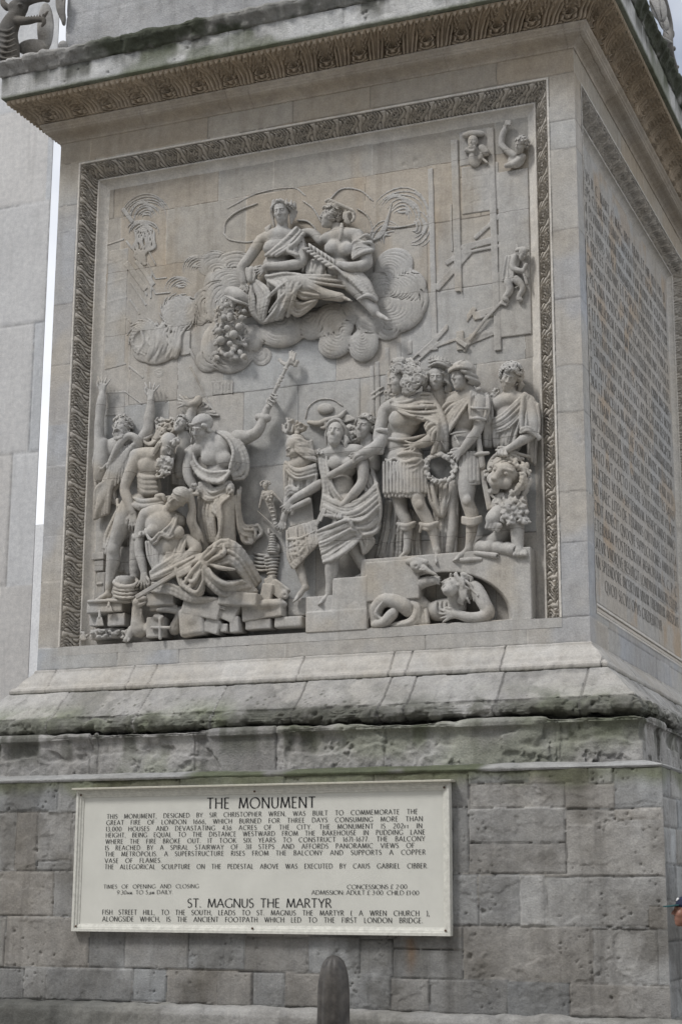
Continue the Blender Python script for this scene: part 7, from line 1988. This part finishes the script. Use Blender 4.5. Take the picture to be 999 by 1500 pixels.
# ------------------------------------------------------------------ relief ground, rubble at the foot, dragon and basket
nu_, nv_ = 560, 600
a_ = np.linspace(FX0 + 0.28, FX1 - 0.28, nu_)[:, None] + np.zeros((1, nv_)); z_ = np.linspace(FZ0 - 0.002, FZ1 - 0.28, nv_)[None] + np.zeros((nu_, 1))
P_ = np.stack([a_, 0 * a_ + BED, z_], -1)
rr_ = np.random.default_rng(77)
h_, t_ = ashlar(a_, z_, P_, coursed(-6.5, 0.2, [4.4] + list(JOINTS) + [10.6], rr_, 0.55, 1.6), rr_, 0.003, 0.009, 0.002, 0.05, 0.55)
warm = sstep(7.6, 9.2, z_ + (fbm(P_, 0.9, 3, 501) - .5) * 2.2)
t_ = mixt(t_, t_ * np.array([0.96, 0.91, 0.84]), warm)
t_ = mixt(t_, t_ * np.array([0.97, 0.89, 0.79]), sstep(0.6, 0.72, fbm(P_ * np.array([1.6, 1, .6]), 1.2, 4, 503)) * 0.7)
P_[..., 1] -= h_ + (fbm(P_, 6, 4, 505) - .5) * 0.006 - 0.01 * pits(P_, 7, 507, 0.05, 0.3)
mesh_obj("relief_ground", P_.reshape(-1, 3), grid_faces(nu_, nv_), M['relief'], rel, t_.reshape(-1, 3))
sl_ = MB(); sl_.box((FX0, -0.002, FZ0 - 0.10), (FX1, BED + 0.05, FZ0 - 0.001)); sl_.build("sill", M['relief'], rel)

s = Sculpt(V6, seed=120)      # flat stones and broken blocks
s.slab(36, 176, 212, 236, 88, -20, 4, 2); s.tube([(30, 180, 92, 7), (120, 176, 96, 7), (210, 178, 92, 8)], 2)
s.slab(50, 236, 90, 292, 60, -20); s.slab(130, 236, 215, 292, 80, -20)
m = s.build("stone_ledge", rel, "flat stone slab with hanging tassels under the winged man's foot")
s = Sculpt(V6, seed=121, h=0.0075)
for x_, y0, y1 in ((78, 220, 282), (118, 182, 222)): s.tube([(x_, y0, 98, 5), (x_, (y0 + y1) / 2 - 4, 100, 8)], 2); [s.tube([(x_ + q * 4, (y0 + y1) / 2, 100, 4), (x_ + q * 7, y1, 100, 4.5)], 2) for q in (-2, -1, 0, 1, 2)]
s.build("tassel", m)
s = Sculpt(V6, seed=122); rg = np.random.default_rng(123)
for i in range(40): s.ell(45 + rg.uniform(0, 165), 320 + rg.uniform(-18, 18), 60 + rg.uniform(-10, 20), 12, 7, 9, rg.uniform(-40, 40), 4)
s.slab(40, 300, 210, 345, 56, -20, 8)
for i in range(12): s.ell(10 + rg.uniform(-14, 20), 330 + rg.uniform(-20, 14), 40, 9, 7, 7, rg.uniform(-60, 60), 3)
s.build("rubble", rel, "heap of small broken pieces at the bottom left of the relief")
s = Sculpt(V6, seed=124)
s.slab(300, 150, 432, 206, 104, -20, 3); s.cut([(300, 208, 108, 4), (430, 210, 108, 4)], 1); s.slab(310, 206, 445, 224, 88, -20)
for q in (352, 388): s.cut([(q - 16, 152, 106, 2.5), (q - 15, 185, 106, 2.5), (q, 196, 106, 2.5), (q + 15, 185, 106, 2.5), (q + 16, 152, 106, 2.5)], 1)
s.build("carved_block", rel, "fallen cornice block with shield-like scallops beside the dragon")
s = Sculpt(V6, seed=125)
s.slab(705, 188, 888, 262, 92, -20, 4, 2, -5); s.ell(800, 196, 70, 90, 26, 40)
for q in (740, 785, 830): s.cut([(q - 20, 215, 96, 2.5), (q - 16, 236, 96, 2.5), (q, 244, 96, 2.5), (q + 18, 234, 96, 2.5), (q + 21, 212, 96, 2.5)], 1)
s.build("carved_block", rel, "fallen cornice block with leaf scallops at the foot of the steps")
s = Sculpt(V6, seed=126)
s.box(535, 210, 70, 90, 42, 50, 14, 4, 2); s.box(640, 225, 60, 52, 40, 46, 24, 4, 2); s.box(490, 270, 72, 60, 62, 46, -6, 16, 2); s.ell(485, 262, 90, 48, 40, 36, 10); s.box(578, 292, 62, 36, 30, 46, 16, 5, 2); s.box(628, 298, 58, 18, 18, 40, 4, 4, 2); s.box(675, 285, 58, 22, 34, 46, -4, 5, 2); s.box(690, 175, 80, 90, 28, 50, 6, 6, 3)
for q in (520, 565): s.cut([(q - 16, 196, 122, 2.5), (q - 14, 224, 122, 2.5), (q, 234, 122, 2.5), (q + 16, 226, 122, 2.5)], 1)
s.folds([[(575, 182, 112), (620, 196, 118)], [(578, 192, 112), (618, 206, 118)], [(582, 203, 112), (616, 214, 116)]], 6, 2)
s.build("broken_stones", rel, "tumbled broken stones under the seated woman's robe")
s = Sculpt(V6, seed=127)
s.slab(722, 262, 838, 306, 86, -20, 4); s.slab(842, 250, 972, 298, 80, -20, 10); s.slab(895, 170, 985, 245, 40, -20, 3)
s.build("broken_stones", rel, "rough squared stones below the scalloped block near the steps")
s = Sculpt(V6, seed=128, h=0.0075)
s.slab(298, 252, 380, 342, 100, -10, 6, 3); s.tube([(338, 256, 110, 7), (338, 338, 110, 7)], 2); s.tube([(302, 292, 110, 7), (378, 292, 110, 7)], 2)
s.ell(330, 250, 95, 24, 16, 18); s.ell(318, 244, 105, 10, 9, 9); s.ell(346, 246, 105, 9, 8, 8)
s.build("cross_shield", rel, "small shield with a raised cross lying among the rubble")
s = Sculpt(V6, seed=129)
s.tube([(440, 222, 60, 22), (380, 216, 84, 14), (330, 216, 88, 10)], 6); s.tube([(440, 222, 60, 30), (420, 260, 50, 26), (400, 300, 50, 30)], 8); s.ell(405, 290, 84, 16, 20, 14, 0, 3, True)
s.build("broken_arch", rel, "piece of broken arch behind the cross shield")
# dragon
s = Sculpt(V6, seed=130, h=0.0075)
s.ell(252, 300, 70, 46, 38, 42); s.tube([(245, 290, 74, 40), (240, 240, 84, 27), (238, 205, 92, 21), (245, 185, 98, 19)], 6); s.ell(240, 182, 100, 24, 19, 20)
s.tube([(246, 172, 104, 13), (264, 168, 108, 10), (276, 165, 108, 6)], 3); s.tube([(248, 194, 104, 10), (264, 188, 106, 7), (274, 182, 106, 5)], 3); s.cut([(254, 181, 112, 6), (276, 174, 114, 6)], 1)
s.tube([(222, 176, 104, 7), (212, 162, 100, 4)], 2); s.tube([(238, 166, 106, 6), (236, 154, 102, 3)], 2); s.ell(246, 176, 119, 4, 4, 4, 0, 1, True)
for i in range(16): s.tube([(226 + 4 * math.sin(i), 215 + i * 7, 100 - i, 3.4), (258, 212 + i * 7, 100 - i, 3.4)], 1)
s.tube([(215, 300, 84, 20), (200, 335, 92, 13), (190, 345, 98, 11)], 4)
for q in range(3): s.tube([(186 + q * 9, 342, 100, 6), (180 + q * 10, 350, 104, 4)], 2)
s.tube([(285, 300, 80, 22), (295, 270, 76, 20)], 6)
s.build("small_dragon", rel, "little open-mouthed dragon crouching under the sword's tip")
# basket and wall behind
s = Sculpt(V6, seed=131)
s.tube([(190, 150, 72, 48), (190, 92, 76, 55)], 4, sm=False); s.ell(190, 66, 78, 42, 34, 40, 0, 3, True); s.tube([(140, 98, 90, 8), (160, 112, 118, 9), (190, 116, 128, 9), (222, 112, 118, 9), (243, 98, 90, 8)], 4); s.tube([(140, 96, 84, 8), (155, 80, 50, 8), (190, 72, 30, 8), (226, 80, 50, 8), (243, 96, 84, 8)], 4)
for q in range(4): s.tube([(140, 108 + q * 16, 92, 5), (165, 114 + q * 16, 118, 6), (190, 116 + q * 16, 126, 6), (215, 114 + q * 16, 118, 6), (240, 108 + q * 16, 92, 5)], 3)
for q in range(11): x_ = 142 + q * 9.6; s.cut([(x_, 100, 128 - abs(q - 5) * 5, 2.4), (x_, 170, 128 - abs(q - 5) * 5, 2.4)], 1)
s.build("basket", rel, "round woven basket between the winged man's leg and the seated woman")
s = Sculpt(V1, seed=132)
s.slab(92, 1000, 170, 1040, 26, -20, 3); s.slab(105, 1040, 165, 1100, 20, -20, 3); s.slab(118, 1100, 170, 1240, 14, -20, 3); s.slab(118, 1160, 160, 1172, 22)
s.box(240, 1030, 20, 60, 70, 30, 20, 20, 4); s.box(300, 1040, 20, 50, 80, 30, -16, 16, 4)
s.build("wall_fragment", rel, "stepped wall fragment behind the winged man's shin")
s = Sculpt(V2, seed=133)
s.box(190, 1290, 50, 30, 46, 40, 12, 5, 3); s.box(240, 1270, 56, 50, 34, 20, 40, 5, 2); s.ell(268, 1295, 70, 22, 24, 14); s.cut([(268, 1295, 84, 8)], 2); s.box(205, 1245, 46, 26, 40, 26, -20, 6, 3); s.tube([(230, 1225, 72, 7), (290, 1270, 72, 7)], 2)
s.build("tool_bundle", rel, "bundle of workmen's tools and pulley beside the beehive")
# ------------------------------------------------------------------ beasts on the cornice
dark_stone = stone("sooty_stone", (0.17, 0.165, 0.155), (0.29, 0.28, 0.27), grime=(0.05, 0.05, 0.045), grime_amt=0.6, streak=0.5, bump=0.006)
VX = (0, 0, 6.244)
dr = empty("dragon_statue", tuple(at_y(60 / 6.244, 85, -0.1)), "sooty stone dragon with gaping jaws crouched on the left corner of the cornice", "statue", "dragon statues on the cornice")
s = Sculpt(VX, seed=140, h=0.011)
s.tube([(70, 600, 430, 140), (70, 450, 440, 140), (70, 310, 445, 118), (120, 190, 448, 95), (180, 120, 450, 76)], 20)
s.ell(170, 70, 455, 130, 95, 85, 12, 24); s.tube([(70, 450, 420, 130), (20, 420, 300, 120), (40, 430, 180, 80)], 30); s.tube([(60, 470, 410, 80), (60, 520, 430, 60), (120, 535, 460, 30)], 14)
s.tube([(150, 190, 470, 58), (260, 190, 480, 44), (340, 178, 480, 33), (405, 182, 480, 24)], 10); s.tube([(400, 178, 480, 22), (408, 205, 480, 20), (388, 240, 478, 11)], 6); s.tube([(395, 165, 480, 18), (430, 120, 480, 13), (462, 60, 478, 5)], 5)
s.tube([(190, 20, 465, 78), (300, -10, 475, 54), (400, -16, 478, 36), (445, 5, 478, 20)], 14)
s.cut([(235, 118, 500, 24), (330, 84, 505, 34), (440, 60, 505, 40)], 5)
for i in range(6): s.tube([(265 + i * 26, 155 - i * 3, 506 - i * 2, 8), (268 + i * 26, 132 - i * 3, 508, 3)], 2)
s.tube([(70, 70, 470, 40), (30, 20, 470, 30), (40, -60, 460, 12)], 12); s.cut([(190, 55, 548, 18)], 6); s.ell(190, 40, 530, 34, 16, 20, 10, 6)
for i in range(7): s.tube([(-30, 560 - 48 * i, 560, 10), (70, 585 - 50 * i, 585 - i * 6, 13), (170 - 6 * i, 560 - 52 * i, 560 - i * 8, 8)], 8)
s.build("body", dr, mat=dark_stone, keep_back=True, tone=0.62)
s = Sculpt(VX, seed=141, h=0.014)
s.ell(420, 250, 235, 112, 300, 30, -4, 6); s.ell(290, 430, 270, 190, 90, 60, 8, 10); s.ell(580, 420, 260, 60, 60, 50, 0, 10)
s.build("wing", dr, mat=M['weather'], keep_back=True)
s = Sculpt(VX, seed=142, h=0.014)
s.tube([(555, -120, 230, 66), (560, -10, 240, 58), (565, 90, 240, 44), (585, 170, 236, 30), (588, 222, 234, 18)], 8)
for i in range(4): s.tube([(520 + i * 26, -60, 285, 14), (530 + i * 20, 80, 280, 14), (572 + i * 8, 200, 256, 8)], 4)
s.build("tail", dr, mat=dark_stone, keep_back=True)

class SideSculpt(Sculpt):
    def P(s, x, y, d): return at_x(s.ox + x / s.sc, s.oy + y / s.sc, 0.25 + s.u(d))
s = SideSculpt((900, 0, 10.09), seed=143, h=0.014)
base_ = at_x(975, 60, 0.3)
dr2 = empty("dragon_statue", tuple(base_), "pale ribbed wing of a stone dragon hanging over the right cornice against the sky", "statue", "dragon statues on the cornice")
s.ell(640, 100, 60, 150, 330, 60, -14, 10); s.ell(720, 300, 70, 80, 220, 50, -16, 10); s.tube([(520, 20, 110, 22), (600, 180, 120, 18), (690, 400, 110, 16), (810, 520, 90, 10)], 6); s.tube([(650, -60, 120, 20), (680, 200, 130, 16), (740, 460, 110, 12)], 6); s.tube([(650, 520, 90, 20), (740, 570, 90, 22), (850, 630, 80, 16)], 8)
s.build("wing", dr2, mat=M['weather'], keep_back=True)
s = SideSculpt((900, 0, 10.09), seed=144, h=0.016)
s.tube([(700, -80, -20, 70), (760, 200, -10, 90), (790, 430, -10, 100), (780, 640, -10, 110), (830, 820, -10, 70), (880, 980, -10, 60), (900, 1100, -10, 60)], 20); s.ell(868, 720, -10, 44, 50, 50, 0, 16); s.ell(930, 990, -10, 26, 40, 30, 0, 12); s.ell(850, 500, 0, 40, 90, 50, 0, 16)
s.build("body", dr2, mat=dark_stone, keep_back=True)

# ------------------------------------------------------------------ passer-by at the right edge
skin = plain("skin", (0.24, 0.12, 0.085), 0.5, var=0.1, scale=30)
navy = plain("navy_cotton", (0.012, 0.018, 0.045), 0.85, var=0.15, scale=40)
teal = plain("teal_cotton", (0.012, 0.06, 0.065), 0.8, var=0.1, scale=40)
coat = plain("dark_grey_jacket", (0.035, 0.036, 0.042), 0.85, var=0.15, scale=25)
denim = plain("dark_denim", (0.03, 0.04, 0.07), 0.9, var=0.2, scale=40)
leather = plain("brown_leather", (0.05, 0.03, 0.02), 0.5, var=0.2)
white_ = plain("white_thread", (0.7, 0.7, 0.7), 0.8, var=0.05)
HC = CAM + ray(1004.5, 1336) * 14.2
FD = np.array([-0.925, -0.38, 0.0]); SD = np.array([0.38, -0.925, 0.0])      # forward, and towards the camera
FT = HC - FD * 0.13; FT = np.array([FT[0], FT[1], 0.0])
class Man(Sculpt):
    def u(s, r): return r
    def P(s, f, c, z): return FT + FD * f + SD * c + np.array([0, 0, z])
hz = HC[2]
man = empty("person", tuple(FT), "passer-by in a navy baseball cap walking left at the right edge", "person")
s = Man((0, 0, 1), h=0.008, seed=150)
s.head(0.13, 0, hz, 0.245, yaw=-88, pitch=-11, k=.05)
s.tube([(0.115, 0, hz - .06, .058), (0.05, 0, hz - .17, .062), (0.0, 0, hz - .24, .08)], .03)
s.ell  # torso under the jacket
s.tube([(0.0, -.13, hz - .30, .075), (0.0, .13, hz - .30, .075)], .06); s.tube([(0.01, 0, hz - .34, .13), (0.0, 0, hz - .58, .12), (0.0, 0, hz - .76, .13)], .06)
for q, f_ in ((1, .16), (-1, -.18)):
    s.tube([(0, q * .09, .90, .085), (f_ * .7, q * .09, .50, .055), (f_ * 1.1, q * .09, .09, .042)], .03)
    s.tube([(f_ * 1.1, q * .09, .06, .045), (f_ * 1.1 + .15, q * .09, .045, .035)], .02)
    a_ = -abs(f_) * .6
    s.tube([(0, q * .18, hz - .31, .055), (a_ * .35 - .02, q * .23, hz - .60, .042), (a_ * .9 + .06, q * .22, hz - .83, .03)], .03)
    s.tube([(a_ * .9 + .06, q * .22, hz - .83, .030), (a_ * .9 + .09, q * .22, hz - .91, .036)], .02)
    for j in range(4): s.tube([(a_ * .9 + .075 + .018 * j, q * .22, hz - .91, .010), (a_ * .9 + .085 + .02 * j, q * .215, hz - .955, .009), (a_ * .9 + .08 + .018 * j, q * .20, hz - .985 + .006 * abs(j - 1), .008)], .004, sm=False)
    s.tube([(a_ * .9 + .10, q * .21, hz - .87, .012), (a_ * .9 + .14, q * .20, hz - .91, .010), (a_ * .9 + .145, q * .195, hz - .945, .008)], .006)
body = s.build("body", man, mat=skin, keep_back=True)
s = Man((0, 0, 1), h=0.008, seed=151); s.head(0.13, 0, hz, 0.245, yaw=-88, pitch=-11); s.ops.clear()
c_, R_, H_ = s.hd
s.well(s.hp((0, .26, -.06)), np.array([.37, .31, .43]) * H_, R_, .01); s.wrap(10, 16, 2, .035, -170, 170, .02)
cap = s.build("cap", body, mat=navy, keep_back=True)
s = Man((0, 0, 1), h=0.006, seed=152); s.hd = (c_, R_, H_)
for q in np.linspace(-.24, .24, 9): s._seg(s.hp((q, .20, .32)), .03 * H_, s.hp((q * .8, .10, .80 - 1.6 * q * q)), .022 * H_, .03 * H_)
s.build("cap_peak", body, mat=teal, keep_back=True)
s = Man((0, 0, 1), h=0.004, seed=153); s.hd = (c_, R_, H_)
for a_, b_ in (((-.12, .36, .34), (-.04, .42, .33)), ((-.04, .42, .33), (-.02, .34, .36)), ((-.02, .34, .36), (.03, .44, .32)), ((.03, .44, .32), (.08, .36, .35)), ((.08, .36, .35), (.14, .42, .31))): s._seg(s.hp(a_), .02 * H_, s.hp(b_), .02 * H_, .01 * H_)
for q in (): s._seg(s.hp((.345 - .01 * q, .30 + .05 * (q % 2), .14 - .06 * q)), .016 * H_, s.hp((.35 - .01 * q, .38 - .03 * (q % 2), .10 - .06 * q)), .016 * H_, .01 * H_)
s.build("cap_badge", body, mat=white_, keep_back=True)
s = Man((0, 0, 1), h=0.008, seed=154); s.hd = (c_, R_, H_)
s.strand([(-.3, .0, -.3), (0, .02, -.46), (.3, .0, -.3)], .05, .005, 8)
for i in range(40):
    a_ = i / 39.0
    for q in (-1, 1): s.strand([(q * .33, .10 - .1 * a_, -.08 - .34 * a_), (q * (.34 - .14 * a_), -.12 - .08 * a_, -.12 - .32 * a_)], .035, .01, 5)
s.build("hair", body, mat=plain("grey_hair", (0.10, 0.09, 0.08), 0.7, var=0.2), keep_back=True)
s = Man((0, 0, 1), h=0.010, seed=155)
s.tube([(0.0, -.14, hz - .31, .095), (0.0, .14, hz - .31, .095)], .06); s.tube([(0.01, 0, hz - .36, .155), (0.0, 0, hz - .60, .145), (0.0, 0, hz - .80, .155)], .06); s.tube([(0.03, -.05, hz - .235, .05), (.03, .05, hz - .235, .05)], .03)
for q, f_ in ((1, .16), (-1, -.18)):
    a_ = -abs(f_) * .6; s.tube([(0, q * .18, hz - .31, .078), (a_ * .35 - .02, q * .235, hz - .60, .064), (a_ * .9 + .05, q * .225, hz - .81, .05)], .04)
s.build("jacket", body, mat=coat, keep_back=True)
s = Man((0, 0, 1), h=0.010, seed=156)
s.tube([(0, -.07, .92, .125), (0, .07, .92, .125)], .05)
for q, f_ in ((1, .16), (-1, -.18)): s.tube([(0, q * .09, .90, .11), (f_ * .7, q * .09, .50, .08), (f_ * 1.1, q * .09, .10, .068)], .03)
s.build("trousers", body, mat=denim, keep_back=True)
for q, f_ in ((1, .16), (-1, -.18)):
    s = Man((0, 0, 1), h=0.008, seed=157); s.tube([(f_ * 1.1 - .05, q * .09, .055, .055), (f_ * 1.1 + .08, q * .09, .052, .052), (f_ * 1.1 + .19, q * .09, .04, .04)], .03)
    s.build("shoe", body, mat=leather, keep_back=True)
